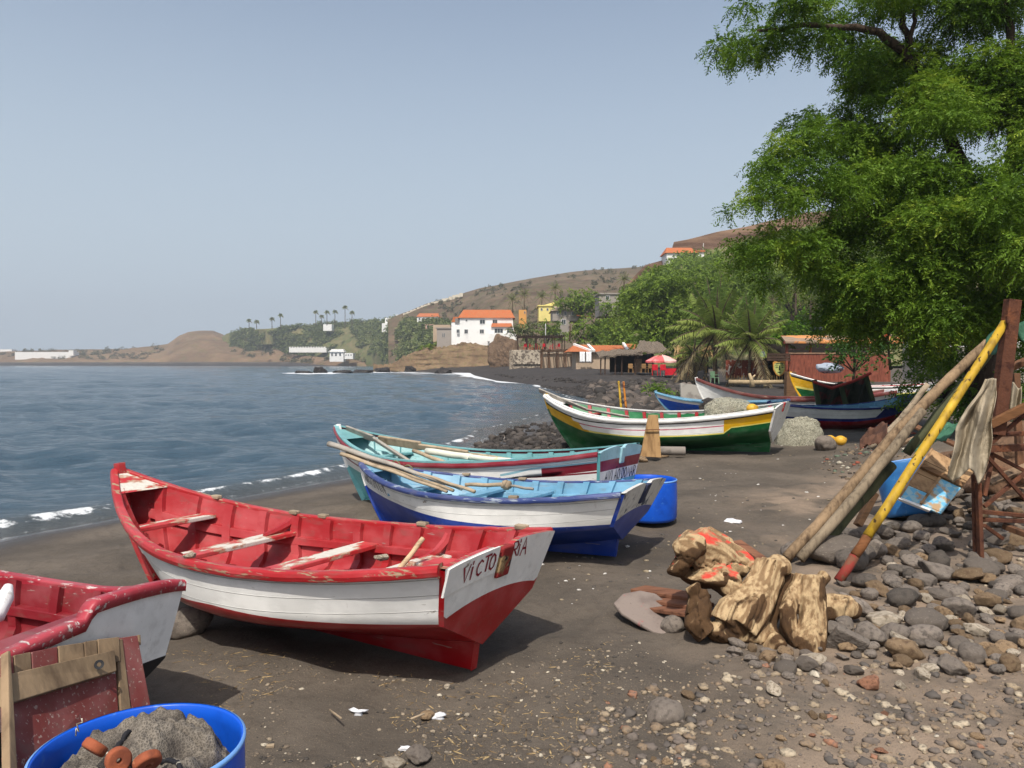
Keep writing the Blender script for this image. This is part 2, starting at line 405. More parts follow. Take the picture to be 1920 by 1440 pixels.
# ================================================================ boats
class Hull:
    def __init__(s, **k): s.__dict__.update(k)
    def beam(s, t):
        t = np.asarray(t, float)
        fw = np.clip((t-s.tm)/(1-s.tm), 0, 1); af = np.clip((s.tm-t)/s.tm, 0, 1)
        return s.B*(1-fw**s.p)+.028*fw**s.p-(s.B-s.bs)*af**2
    def sheer(s, t):
        t = np.asarray(t, float)
        fw = np.clip((t-s.ts)/(1-s.ts), 0, 1); af = np.clip((s.ts-t)/s.ts, 0, 1)
        return s.sm+(s.sb-s.sm)*fw**2.2+(s.ss-s.sm)*af**2
    def keel(s, t):
        t = np.asarray(t, float)
        return s.kb*np.clip((t-.6)/.4, 0, 1)**2+s.ks*np.clip((.55-t)/.55, 0, 1)**1.6
    def f(s, u, t):
        fc = s.fc+max(0, .93-s.fc)*sst(0, .35, t)
        a = u*fc/s.uc; b = fc+(u-s.uc)*(1-fc)/(1-s.uc)
        k = .02+.16*sst(0, .35, t)
        h = np.maximum(k-np.abs(a-b), 0)/k
        g = np.clip(np.minimum(a, b)-h*h*k*.25, 0, 1)
        w = sst(.5, 1., t)
        return g*(1-w)+w*np.clip(u, 0, 1)**.85
    def pt(s, t, u, side, off=0.0, dz=0.0):
        t = np.asarray(t, float); u = np.asarray(u, float)
        xs = -s.rk*u; xb = s.L-s.rake*np.clip(1-u, 0, 2)**s.q
        k = s.keel(t); z = k+(s.sheer(t)-k)*u+dz
        y = side*np.maximum(s.beam(t)*s.f(u, t)+off, 0)
        return np.stack(np.broadcast_arrays(xs+t*(xb-xs), y, z), -1)
    def uz(s, t, z): return (z-s.keel(t))/(s.sheer(t)-s.keel(t))
    def rot(s): return Euler((s.roll, -s.pitch, s.yaw))
    def world(s, p):
        M = Matrix.Translation((s.X, s.Y, s.Z)) @ s.rot().to_matrix().to_4x4()
        return M @ Vector(p)
LET = {  # hand painted capitals as brush strokes in a unit box
 'V': [[(0, 1), (.5, 0), (1, 1)]], 'I': [[(.5, 1), (.5, 0)]], 'i': [[(.5, .72), (.5, 0)], [(.5, 1.05), (.5, .9)]],
 'C': [[(.95, .85), (.6, 1), (.2, .8), (.05, .5), (.2, .15), (.55, 0), (.95, .12)]],
 'T': [[(0, 1), (1, 1)], [(.5, .99), (.5, 0)]],
 'O': [[(.5, 1), (.12, .82), (0, .5), (.12, .15), (.5, 0), (.88, .15), (1, .5), (.88, .82), (.5, 1)]],
 'R': [[(.05, 0), (.05, 1), (.7, 1), (.9, .76), (.7, .5), (.06, .48)], [(.35, .47), (.95, 0)]],
 'A': [[(0, 0), (.5, 1), (1, 0)], [(.2, .38), (.8, .38)]],
 'a': [[(0, 0), (.5, 1), (1, 0)], [(.2, .38), (.8, .38)], [(.2, 1.15), (.4, 1.26), (.6, 1.16), (.8, 1.27)]],
 'D': [[(.05, 0), (.05, 1), (.55, .97), (.95, .65), (.95, .35), (.55, .03), (.05, 0)]],
 'M': [[(0, 0), (.1, 1), (.5, .3), (.9, 1), (1, 0)]], 'N': [[(0, 0), (0, 1), (1, 0), (1, 1)]],
 'G': [[(.95, .85), (.55, 1), (.1, .7), (.1, .3), (.55, 0), (.95, .2), (.95, .45), (.6, .45)]],
 'E': [[(.95, 1), (.05, 1), (.05, 0), (.95, 0)], [(.06, .5), (.8, .5)]]}
def lettering(fn, words, w):
    """words: (char, x0, y0, width, height); fn maps (x, y, lift) to a point."""
    b = MB(); q = 0
    for ch, x0, y0, cw, chh in words:
        for st in LET[ch]:
            P = [Vector((x0+a*cw, y0+e*chh)) for a, e in st]; k = len(P); q += 1
            Lp, Rp = [], []
            for i in range(k):
                d = ((P[min(i+1, k-1)]-P[i]).normalized()+(P[i]-P[max(i-1, 0)]).normalized())
                d = d.normalized() if d.length > 1e-6 else Vector((1, 0)); n = Vector((-d.y, d.x))
                e = -d*w*.3 if i == 0 else (d*w*.3 if i == k-1 else Vector((0, 0)))
                ww = w*.5*(1+.25*math.sin(i*2.1+q))
                Lp.append(P[i]+n*ww+e); Rp.append(P[i]-n*ww+e)
            lift = .0022+.0004*(q % 3)
            b.grid(np.array([[tuple(fn(p.x, p.y, lift)) for p in Lp], [tuple(fn(p.x, p.y, lift)) for p in Rp]]))
    return b
def boat(label, prm, bands, lining, gunw, stemm, keelm, tbands, thwarts, ribs=11, thm=None, ribm=None, tm_back=None, group=None, notch=None,
         crown=.05, step=None, trim=None, stem_up=.06, gw=(.052, .05), stringer=None, knees=(), name='rowing_boat', seat=None, thole=None, capm=None):
    hl = Hull(**prm)
    rt = thing(name, label, 'boat', (hl.X, hl.Y, hl.Z), group, tuple(hl.rot()))
    K = dict(parent=rt, local=True)
    N = 46
    ts = np.concatenate([np.linspace(0, .7, 26)[:-1], np.linspace(.7, 1, 21)])
    # outer planking, painted in bands
    mats = []; rows = []; ri = []
    lo = np.zeros_like(ts)
    for top, m, n in bands:
        hi = np.array([top(t) if callable(top) else top for t in ts])
        ks = np.linspace(0, 1, n+1)[(0 if not rows else 1):]
        for k in ks: rows.append(lo+(hi-lo)*k)
        ri += [m]*n; lo = hi
    U = np.stack(rows, 1)
    flat = []
    for m in ri:
        for q in (m if isinstance(m, list) else [(0, 1, m)]):
            if q[2] not in flat: flat.append(q[2])
    def pick(i, j):
        m = ri[j]
        if isinstance(m, list):
            tt = (ts[i]+ts[i+1])/2
            for a, e, x in m:
                if a <= tt < e: return flat.index(x)
            return flat.index(m[-1][2])
        return flat.index(m)
    b = MB(); uvs = []
    for side in (1, -1):
        P = hl.pt(ts[:, None], U, side)
        b.grid(P, pick, False, side > 0)
        uvs += [(a*hl.L, e) for a, row in zip(ts, U) for e in row]
    me = b.mesh('hull'); ul = me.uv_layers.new(name='UVMap')
    li = np.zeros(len(me.loops), np.int32); me.loops.foreach_get('vertex_index', li)
    ul.data.foreach_set('uv', np.array(uvs, np.float32)[li].ravel())
    finish('hull', me, flat, smooth=True, **K)
    us = np.linspace(.03, .985, 12)
    b = MB()
    for side in (1, -1): b.grid(hl.pt(np.linspace(.012, .985, 40)[:, None], us[None], side, -.022, .012), 0, False, side < 0)
    b.build('inner_planking', lining, smooth=True, **K)
    # gunwales
    for side in (1, -1):
        b = MB(); T = np.linspace(0, 1, 44); c = hl.pt(T, 1.0, side)
        tan = np.gradient(c, axis=0); tan /= np.linalg.norm(tan, axis=1)[:, None]
        nx = np.cross(tan, (0, 0, 1)); nx /= np.linalg.norm(nx, axis=1)[:, None]; out = np.where((nx[:, 1:2]*side) < 0, -nx, nx)
        w, hh = gw; pr = [(.5, -.5), (.62, 0), (.5, .42), (.3, .55), (-.35, .55), (-.5, .45), (-.5, -.45)]
        nz = .006*np.array([random.uniform(-1, 1) for _ in T])[:, None]
        P = np.stack([c+out*(w*a+.004)+np.array((0, 0, 1.))*(hh*e+.0)+nz*.4 for a, e in pr], 1)
        b.grid(P, 0, True, side < 0); n0 = len(pr); q = len(T)*n0
        b.f += [list(range(n0)), list(range(q-n0, q))]; b.m += [0, 0]
        b.build('gunwale', gunw, smooth=False, bev=.006, **K)
        if capm:
            b = MB(); P = np.stack([c+out*(w*a)+np.array((0, 0, 1.))*(hh*.55+.004+e) for a, e in ((.3, 0), (.3, .018), (-.9, .018), (-.9, 0))], 1)
            b.grid(P, 0, True, side < 0); b.build('rail_cap', capm, **K)
        if stringer:
            for uu, ww in ((stringer[0], .055),):
                b = MB(); T2 = np.linspace(.04, .93, 36)
                A0 = hl.pt(T2, uu, side, -.022-.045); A1 = hl.pt(T2, uu+.1, side, -.022-.045); B1 = hl.pt(T2, uu+.1, side, -.02); B0 = hl.pt(T2, uu, side, -.02)
                b.grid(np.stack([A0, A1, B1, B0], 1), 0, True, side > 0); b.build('stringer', stringer[1], bev=.004, **K)
    # ribs
    for k in range(ribs):
        t0 = .07+.84*k/(ribs-1); b = MB(); dt = .016/ hl.L*2
        uu = np.concatenate([np.linspace(.985, .06, 12)])
        for side in (1, -1):
            P = []
            for e in (-dt, dt):
                P.append((hl.pt(t0+e, uu, side, -.02, .01), hl.pt(t0+e, uu, side, -.055, .03)))
            b.grid(np.stack([P[0][0], P[0][1], P[1][1], P[1][0]], 1), 0, True, side < 0)
        b.build('rib', ribm or lining, **K)
    # thwarts
    for (tt, z, w) in thwarts:
        hb = float(hl.beam(tt)*hl.f(hl.uz(tt, z), tt))-.03
        x = float(hl.pt(tt, hl.uz(tt, z), 1)[0]); b = MB()
        b.box((x, 0, z), (w, 2*hb, .032)); b.build('thwart', thm or lining, bev=.006, **K)
    for (tt, z, w, side) in knees:
        hb = float(hl.beam(tt)*hl.f(hl.uz(tt, z), tt))-.03; x = float(hl.pt(tt, hl.uz(tt, z), 1)[0]); zs = float(hl.sheer(tt))
        b = MB(); b.tube([(x, side*(hb-.24), z+.02), (x, side*(hb-.1), z+.045), (x, side*(hb-.02), (z+zs)/2+.01), (x, side*(hb+.03), zs-.01)], [.02, .028, .03, .022], 6)
        b.build('knee', ribm or lining, **K)
    if seat:
        t0, t1, z, y0, y1 = seat; b = MB(); b.bx(hl.pt(t0, .5, 1)[0], hl.pt(t1, .5, 1)[0], y0, y1, z-.015, z+.015); b.build('side_bench', thm or lining, bev=.006, **K)
    b = MB()
    for k in range(3): b.bx(.35, hl.L*.78, -.12+.085*k, -.045+.085*k, float(hl.keel(.5))+.15, float(hl.keel(.5))+.17)
    b.build('floor_board', lining, bev=.004, **K)
    # stem, keel, breasthook
    uu = np.linspace(-.02, 1.0, 14); S = hl.pt(np.ones(14), np.clip(uu, 0, 1), 0); S[:, 1] = 0
    S = [tuple(p) for p in S]; d = Vector(S[-1])-Vector(S[-3]); S.append(tuple(Vector(S[-1])+d.normalized()*stem_up))
    b = MB(); P = []
    for i, p in enumerate(S):
        d = (Vector(S[min(i+1, len(S)-1)])-Vector(S[max(i-1, 0)])).normalized(); nrm = Vector((d.z, 0, -d.x))
        w = .03; P.append([tuple(Vector(p)+nrm*a+Vector((0, e*w, 0))) for a, e in ((-.06, 1), (.018, 1), (.035, .45), (.035, -.45), (.018, -1), (-.06, -1))])
    sm_ = stemm if isinstance(stemm, tuple) else (stemm, stemm, 0)
    b.grid(np.array(P), lambda i, j: 0 if i < sm_[2]*13 or sm_[2] == 0 else 1, True); b.f += [[5, 4, 3, 2, 1, 0], [len(b.v)-6+i for i in range(6)]]; b.m += [0, 1 if sm_[2] else 0]
    b.build('stem_post', [sm_[0]] if sm_[2] == 0 else list(sm_[:2]), bev=.004, **K)
    T = np.linspace(.0, 1, 26); xk = hl.pt(T, 0., 0)[:, 0]; zk = hl.keel(T); b = MB()
    zb = np.where(T > .9, zk*sst(.9, 1, T)*.6, 0.0)-.0
    P = [[(x+(.03 if i == 0 else 0), e*.024, z0), (x, e*.024, z1+.02)] for e in (1, -1) for i, (x, z0, z1) in enumerate(zip(xk, zb, zk))]
    P = np.array(P).reshape(2, len(T), 2, 3)
    b.grid(np.stack([P[0, :, 1], P[0, :, 0], P[1, :, 0], P[1, :, 1]], 1), 0, True); b.f += [[0, 1, 2, 3]]; b.m += [0]
    b.build('keel', keelm, bev=.004, **K)
    T = np.linspace(.9, .985, 8); b = MB()
    b.grid(np.stack([hl.pt(T, 1., 1, -.01, .012), hl.pt(T, 1., -1, -.01, .012)], 1), 0); b.build('breasthook', capm or thm or lining, **K)
    # transom
    k0, s0 = float(hl.keel(0)), float(hl.sheer(0)); ht = s0-k0
    px = lambda z, l=0: -hl.rk*(z-k0)/ht-l
    yy = np.linspace(-1, 1, 41); ut = np.linspace(0, 1, 200); fy = hl.f(ut, 0.0)
    ymax = hl.bs+.006; bot = np.interp(np.abs(yy), fy, ut)*ht+k0
    nw, nd = notch[:2] if notch else (.2, 0)
    top = s0+.012+crown*(1-yy**2)**.8-nd*np.exp(-((yy*hl.bs)/nw)**4)
    if step: top = top-step*sst(.02, .1, yy)
    b = MB(); mats = []; rows = [bot]; mi = []
    for fn, m, n in tbands:
        tgt = np.clip(k0+ht*np.array([fn(a) for a in yy]) if fn else top, bot, top)
        pv = rows[-1]
        for k in range(1, n+1): rows.append(pv+(tgt-pv)*k/n)
        if m not in mats: mats.append(m)
        mi += [mats.index(m)]*n
    Z = np.stack(rows, 0)
    back = tm_back or mats[-1]
    if back not in mats: mats.append(back)
    P = np.stack([px(Z, .034), np.broadcast_to(yy*ymax, Z.shape), Z], -1); Q = P.copy(); Q[..., 0] += .036
    b.grid(P, lambda i, j: mi[i], False, False); b.grid(Q, mats.index(back), False, True)
    b.grid(np.stack([P[-1], Q[-1]], 0), mats.index(back), False, False); b.grid(np.stack([Q[0], P[0]], 0), mi[0], False, False)
    tr = b.build('transom', mats, **K)
    hl.tr = lambda a, z, l: (px(z, .034+l), -a, z)   # a: to the right as seen from astern
    hl.rt, hl.trn, hl.K, hl.k0, hl.s0 = rt, tr, K, k0, s0
    if trim:
        b = MB(); P = np.array([[(px(z, .045), a*ymax, z-.03), (px(z, .05), a*ymax, z+.012), (px(z, .04), a*ymax, z+.024), (px(z, -.01), a*ymax, z+.022), (px(z, -.014), a*ymax, z-.02)] for a, z in zip(yy, top)])
        b.grid(P, 0, True); q = len(b.v); b.f += [[0, 1, 2, 3, 4], [q-1, q-2, q-3, q-4, q-5]]; b.m += [0, 0]; b.build('transom_rail', trim, smooth=True, **K)
    if notch:
        nm = notch[2]; b = MB(); ym = notch[1]
        zt = s0+.016+crown-nd; b.grid(np.array([[(px(z, .034+.022), a, z) for a in (-nw*.62, nw*.5)] for z in (zt-.17, zt-.1, zt+.004)]), 0)
        c = [(px(z, .034+e), a, z) for e in (.022, -.038) for z in (zt-.17, zt+.004) for a in (-nw*.62, nw*.5)]
        b = MB(); b.add(c, [(0, 1, 3, 2), (4, 6, 7, 5), (0, 4, 5, 1), (2, 3, 7, 6), (0, 2, 6, 4), (1, 5, 7, 3)]); b.build('sculling_notch', nm, bev=.01, **K)
    if thole:
        for (tt, side) in thole[0]:
            c = hl.pt(tt, 1., side); b = MB(); b.box((c[0], c[1]-.005*side, c[2]+gw[1]*.5+.008), (.085, .05, .03)); b.build('thole_block', thole[1], bev=.008, **K)
    return hl
def ci(*pts):
    xs, ys = zip(*pts); return lambda t: float(np.interp(t, xs, ys))

red_in = paint('red_inside_paint', srgb(152, 36, 40), lo=.7, hi=.74, dk=.3, wear=(.5, .33, .25))
red_gw = paint('red_rail_paint', srgb(160, 34, 38), wear=(.4, .27, .17), lo=.55, hi=.61, sc=11, stretch=(.5, 3, 3), dk=.5, bumpk=.6)
red_hull = paint('red_bottom_paint', srgb(150, 8, 18), lo=.72, hi=.75, rough=.3, dk=.25, bumpk=.12)
white_hull = paint('white_hull_paint', (.8, .79, .75), wear=(.36, .29, .22), lo=.69, hi=.715, sc=5, dk=.1, seam=6.0, rough=.4)
white_tr = paint('white_transom_paint', (.7, .69, .66), wear=(.33, .28, .22), lo=.67, hi=.69, sc=6, stretch=(1, 1, 2), dk=.2)
red_thw = paint('red_bench_paint', srgb(172, 44, 46), wear=(.72, .68, .6), lo=.5, hi=.53, sc=2.6, stretch=(2.2, 1.0, 2), dk=.4, under=(.4, .25, .17))
notch_m = mat('worn_notch_wood', (.2, .12, .06), .8, [((.02, .018, .02), 9, .5, .56), ((.22, .02, .02), 6, .52, .58), ((.35, .24, .12), 14, .58, .66)], [(40, .5, .006)])
bare = wood('bare_weathered_wood', (.33, .26, .18))
black_p = mat('black_paint', (.012, .012, .014), .5, [((.05, .05, .05), 8, .5, .7)])
RED = dict(X=-.1894, Y=4.3175, Z=-.0094, yaw=2.54, roll=-.0043, pitch=-.0219, L=3.7108, rake=.5108, q=1.7229, rk=.1688, B=.7063, bs=.5073, tm=.3832, p=1.9078, sm=.538, sb=.8952, ss=.6905, ts=.5037, kb=.0445, ks=.1488, uc=.414, fc=.8129)
G_BOATS = 'fishing boats drawn up on the beach'
rb = boat('white fishing boat with bright red inside, red bottom and VICTORIA on its stern', RED,
     [(ci((0, .43), (.12, .46), (.26, .505), (.43, .56), (.62, .5), (.75, .38), (.85, .3), (1, .28)), red_hull, 6), (.97, white_hull, 6), (1.0, white_hull, 1)],
     red_in, red_gw, red_gw, red_hull, [(lambda a: .43+.16*(1-a*a)**.85, red_hull, 5), (None, white_tr, 6)],
     [(.80, .55, .15), (.62, .44, .17), (.42, .41, .17), (.22, .43, .17)], 12, red_thw, red_in, red_gw, G_BOATS, (.1, .03, notch_m), .035, None, None, .07, (.055, .055),
     (.66, red_in), knees=((.22, .43, .1, -1), (.62, .44, .1, -1)), seat=(.02, .22, .46, -.42, -.2), thole=([(.8, -1), (.62, -1), (.3, -1), (.06, -1), (.55, -1)], bare))
rl = mat('dark_red_lettering', srgb(120, 12, 34), .5, [(srgb(150, 40, 60), 30, .5, .7)])
lw = [('V', -.375, 0, .052, .085), ('i', -.318, 0, .03, .09), ('C', -.262, 0, .05, .08), ('T', -.2, .005, .05, .085), ('O', -.15, 0, .048, .085),
      ('R', .075, .02, .056, .085), ('i', .132, .02, .02, .085), ('A', .168, .015, .055, .1)]
lettering(lambda x, y, l: rb.tr(x, rb.s0-.115+y+.04*(1-(x/.5)**2), l+(.0145 if x < 0 else 0)), lw, .012).build('lettering', rl, rb.trn, local=True)
# raised upper board on the left half of the transom
b = MB(); z1 = lambda a: rb.s0+.008+.035*(1-(a/.507)**2)**.8
T = np.linspace(-.498, -.075, 12)
P = np.array([[rb.tr(a, z1(a)-.15, .0), rb.tr(a, z1(a)-.15, .014), rb.tr(a, z1(a)-.004, .014), rb.tr(a, z1(a)-.004, .0)] for a in T])
b.grid(P, 0, True); b.f += [[0, 1, 2, 3], [len(b.v)-1, len(b.v)-2, len(b.v)-3, len(b.v)-4]]; b.m += [0, 0]
b.build('transom_board', white_tr, **rb.K)

# stones and a stick left in the red boat are built with the loose things below
blue_in = paint('blue_inside_paint', srgb(98, 146, 172), lo=.68, hi=.72, dk=.3)
blue_gw = paint('navy_rail_paint', srgb(52, 66, 116), wear=(.36, .42, .5), lo=.56, hi=.62, sc=8, stretch=(.5, 3, 3), dk=.4, bumpk=.5)
blue_hull = paint('blue_bottom_paint', srgb(14, 54, 142), lo=.74, hi=.77, rough=.35, dk=.25, bumpk=.12)
blue_tr = paint('grimy_transom_paint', (.6, .58, .53), wear=(.1, .12, .16), lo=.57, hi=.63, sc=4, stretch=(1, 1, 1), dk=.6)
notch_b = mat('dark_worn_notch', (.03, .035, .07), .7, [((.3, .3, .3), 9, .62, .68)], [(40, .4, .005)])
BLUE = dict(X=.9481, Y=6.8572, Z=-.0095, yaw=2.6787, roll=.0355, pitch=-.0318, L=2.8056, rake=.3533, q=1.4812, rk=.2328, B=.731, bs=.6038, tm=.4097, p=2.3558, sm=.5379, sb=.746, ss=.6242, ts=.4284, kb=.0427, ks=.1504, uc=.4053, fc=.8166)
bb = boat('white fishing boat with deep blue bottom and sky blue inside, oars bundled over its bow', BLUE,
     [(ci((0, .45), (.18, .505), (.365, .585), (.575, .655), (.765, .69), (1, .67)), blue_hull, 7), (1.0, white_hull, 6)],
     blue_in, blue_gw, (blue_hull, white_hull, .62), blue_hull, [(lambda a: .45+.17*(1-a*a)**.85, blue_hull, 5), (None, blue_tr, 6)],
     [(.78, .5, .14), (.58, .46, .16), (.4, .45, .16), (.18, .45, .17)], 10, blue_in, blue_in, blue_tr, G_BOATS, (.1, .03, notch_b), .04, None, None, .02, (.05, .045),
     (.7, blue_in), thole=([(.5, -1), (.3, 1), (.7, -1)], bare))
bl = black_p
def hull_text(hl, t0, t1, u0, hh, side, word, w, m):
    n = len(word)
    def fn(x, y, l):
        p = hl.pt(t0+(t1-t0)*x, u0+hh*y, side, l+.002); return tuple(p)
    b = MB(); r = lettering(fn, [(c, (i+.12)/n, 0, .66/n, 1) for i, c in enumerate(word)], w)
    return r
hull_text(bb, .985, .80, .78, .15, 1, 'ARGENTINE', .028, bl).build('lettering', bl, bb.rt, local=True)
tq_in = paint('turquoise_inside_paint', srgb(104, 154, 156), lo=.7, hi=.74, dk=.35)
tq_hull = paint('turquoise_bottom_paint', srgb(98, 164, 166), lo=.74, hi=.77, dk=.2)
mar = paint('maroon_paint', srgb(122, 30, 42), wear=(.4, .33, .3), lo=.68, hi=.73, dk=.3)
tq_gray = paint('grey_turquoise_paint', srgb(140, 180, 190), lo=.7, hi=.73, dk=.3)
TURQ = dict(X=1.0861, Y=8.4279, Z=.009, yaw=2.5698, roll=.014, pitch=-.0457, L=4.1404, rake=.4862, q=1.3699, rk=.1219, B=.8059, bs=.525, tm=.4542, p=2.6215, sm=.6097, sb=.9858, ss=.7476, ts=.4698, kb=.0231, ks=.12, uc=.4, fc=.82)
tb = boat('white and maroon striped fishing boat, turquoise inside, with AVIÃO DO MAR on its stern', TURQ,
     [(.5, tq_hull, 6), (ci((0, .68), (.3, .74), (1, .62)), [(0, .8, white_hull), (.8, 1.1, white_hull)], 2), (ci((0, .71), (.3, .77), (1, .66)), mar, 1),
      (ci((0, .73), (1, .68)), white_hull, 1), (ci((0, .86), (.16, .87), (.24, .78), (1, .7)), [(0, .15, mar), (.15, 1.1, white_hull)], 2), (ci((0, .885), (.16, .9), (.26, .81), (1, .72)), [(0, .25, tq_gray), (.25, 1.1, white_hull)], 1), (1., white_hull, 3)],
     tq_in, mar, (tq_hull, white_hull, .45), tq_hull, [(lambda a: .5, tq_hull, 3), (lambda a: .70+.0*a, white_tr, 3), (lambda a: .88, mar, 3), (None, tq_gray, 3)],
     [(.8, .62, .15), (.6, .5, .17), (.42, .47, .17), (.2, .5, .17)], 12, tq_in, tq_in, tq_gray, G_BOATS, (.085, .035, tq_gray), .05, None, None, .05, (.045, .05),
     (.7, tq_in), knees=((.2, .5, .1, -1),), capm=tq_in)
aw = [(c, -.40+.088*i, 0, .062 if c != 'I' else .03, .115) for i, c in enumerate('AVIaO')]+[(c, .075+.084*i, 0, .06, .115) for i, c in enumerate('DO')]+[(c, .255+.086*i, 0, .064, .115) for i, c in enumerate('MAR')]
aw = [(c.replace('a', 'a'), x*.86, y, w_*.9, h_) for c, x, y, w_, h_ in aw]
lettering(lambda x, y, l: tb.tr(x, tb.k0+(tb.s0-tb.k0)*.51+y*.95, l), aw, .014).build('lettering', bl, tb.trn, local=True)
gr_hull = paint('green_bottom_paint', srgb(8, 84, 40), lo=.74, hi=.77, rough=.3, dk=.2, bumpk=.12)
gr_in = paint('green_inside_paint', srgb(34, 112, 66), lo=.7, hi=.73)
ye = paint('yellow_paint', srgb(214, 164, 20), lo=.74, hi=.77, dk=.2)
pale_ye = paint('pale_yellow_stripe', srgb(226, 214, 110), lo=.75, hi=.78)
pink = paint('pink_stripe', srgb(190, 70, 100), wear=(.7, .66, .6), lo=.6, hi=.64)
GREEN = dict(X=4.9014, Y=14.6154, Z=.0333, yaw=2.5557, roll=-.0505, pitch=-.045, L=4.9032, rake=.6401, q=1.4807, rk=.2376, B=.814, bs=.5309, tm=.4556, p=2.6193, sm=.6713, sb=1.1617, ss=.8548, ts=.4602, kb=-.0256, ks=.1801, uc=.4, fc=.82)
gbt = boat('green fishing boat with white, yellow and pink stripes beside the tapered plank', GREEN,
     [(ci((0, .64), (.15, .64), (.16, .49), (.4, .53), (.63, .54), (.81, .5), (.97, .64), (1, .66)), gr_hull, 6),
      (ci((0, .67), (.15, .67), (.16, .53), (.4, .57), (.63, .58), (.81, .56), (.9, .6), (1, .68)), [(0, .78, pale_ye), (.78, 1.1, ye)], 1),
      (ci((0, .72), (.15, .72), (.4, .735), (.62, .725), (.78, .70), (1, .74)), [(0, .16, ye), (.16, .8, white_hull), (.8, 1.1, ye)], 2),
      (ci((0, .74), (.4, .765), (.62, .75), (.78, .73), (1, .77)), [(0, .16, ye), (.16, .8, pink), (.8, 1.1, ye)], 1),
      (ci((0, .9), (.4, .9), (.62, .88), (.8, .82), (1, .86)), [(0, .16, ye), (.16, .84, white_hull), (.84, 1.1, ye)], 2),
      (ci((0, .93), (.4, .93), (.62, .91), (.8, .86), (1, .9)), black_p, 1), (1., white_hull, 2)],
     gr_in, white_tr, (gr_hull, ye, .7), gr_hull, [(None, white_tr, 8)],
     [(.8, .72, .15), (.6, .56, .18), (.4, .54, .18), (.2, .6, .18)], 12, red_in, red_in, white_tr, G_BOATS, (.06, .0, red_gw), .06, None, None, .05, (.06, .06), (.7, gr_in), capm=white_tr)
nr_gw = paint('pale_worn_red_rail', srgb(150, 34, 48), wear=(.7, .62, .58), lo=.56, hi=.64, sc=12, stretch=(.8, 3, 3), dk=.3, bumpk=.6)
nr_in = paint('maroon_inside_paint', srgb(118, 26, 34), lo=.66, hi=.7, wear=(.55, .42, .36))
NEAR = dict(X=-1.7906, Y=3.1837, Z=-.0071, yaw=2.8071, roll=0, pitch=-.0194, L=3.7539, rake=.6, q=1.6, rk=.0707, B=.7744, bs=.4938, tm=.3958, p=2.4, sm=.5124, sb=.9707, ss=.6583, ts=.2523, kb=.05, ks=.149, uc=.3905, fc=.8488)
nb = boat('white and maroon fishing boat with peeling rail and black bottom behind the maroon hatch', NEAR,
     [(.42, black_p, 6), (1., white_hull, 6)], nr_in, nr_gw, red_gw, black_p, [(lambda a: .4+.06*(1-a*a), black_p, 5), (None, white_tr, 6)],
     [(.8, .55, .15), (.6, .47, .17), (.42, .44, .17), (.07, .53, .34)], 10, nr_in, nr_in, white_tr, G_BOATS, None, .05, .06, nr_gw, .05, (.06, .055), (.66, nr_in))
# boats under the trees
def placed(px, py_base, Y, yaw, **k):
    p = dict(GREEN); p.update(yaw=yaw, roll=0, pitch=-.01, L=5.2, X=(px-960)/F*Y, Y=Y, Z=H+(682-py_base)/F*Y); p.update(k); return p
navy = paint('navy_hull_paint', srgb(22, 38, 110), lo=.75, hi=.78, dk=.3)
b6 = boat('navy, white and red fishing boat lying in the tree shade behind the pale net', placed(1692, 808, 21.0, 3.2, L=3.7, sb=.8, rk=.35, ks=.36, bs=.5, sm=.66, ss=.92),
     [(ci((0, .62), (.5, .5), (1, .5)), red_hull, 5), (ci((0, .98), (.33, .98), (.34, .62), (1, .6)), navy, 3), (.98, white_hull, 3), (1., navy, 1)],
     blue_in, navy, navy, red_hull, [(lambda a: .5, red_hull, 3), (None, navy, 4)], [(.7, .6, .16), (.45, .58, .16), (.2, .62, .16)], 9, None, None, None, G_BOATS)
b7 = boat('long white boat with brown rail and maroon bottom, behind the navy boat', placed(1655, 783, 25.0, 3.03, L=5.9, sm=.62, sb=1.3, B=.75, Z=-.05),
     [(.3, mar, 4), (.97, white_hull, 6), (1., mar, 1)], mar, paint('brown_rail_paint', srgb(104, 50, 44), lo=.6, hi=.65), white_hull, mar, [(lambda a: .3, mar, 3), (None, white_hull, 4)],
     [(.7, .58, .16), (.45, .55, .16), (.2, .6, .16)], 9, None, None, None, G_BOATS, gw=(.07, .1))
b8 = boat('green, yellow and white fishing boat deep in the shade before the plank fence', placed(1745, 752, 33.0, 3.1, L=5.9, sm=.75, sb=1.35, Z=.0),
     [(.55, gr_hull, 5), (.62, pale_ye, 1), (.9, [(0, .72, white_hull), (.72, 1.1, ye)], 4), (.95, black_p, 1), (1., white_hull, 1)], red_in, white_tr, ye, gr_hull, [(lambda a: .5, gr_hull, 3), (None, white_tr, 4)],
     [(.7, .66, .16), (.45, .62, .16), (.2, .66, .16)], 8, None, None, None, G_BOATS)
b9 = boat('small bright blue boat whose bow shows behind the green striped boat', placed(1460, 790, 23.0, 2.9, L=3.6, sm=.45, sb=.75, ss=.5, B=.6, bs=.45, Z=.1),
     [(.8, paint('bright_blue_paint', srgb(20, 84, 190), lo=.75, hi=.78), 6), (1., white_hull, 1)], blue_in, blue_in, blue_in, blue_hull, [(None, blue_hull, 4)], [(.5, .36, .15)], 7, None, None, None, G_BOATS)
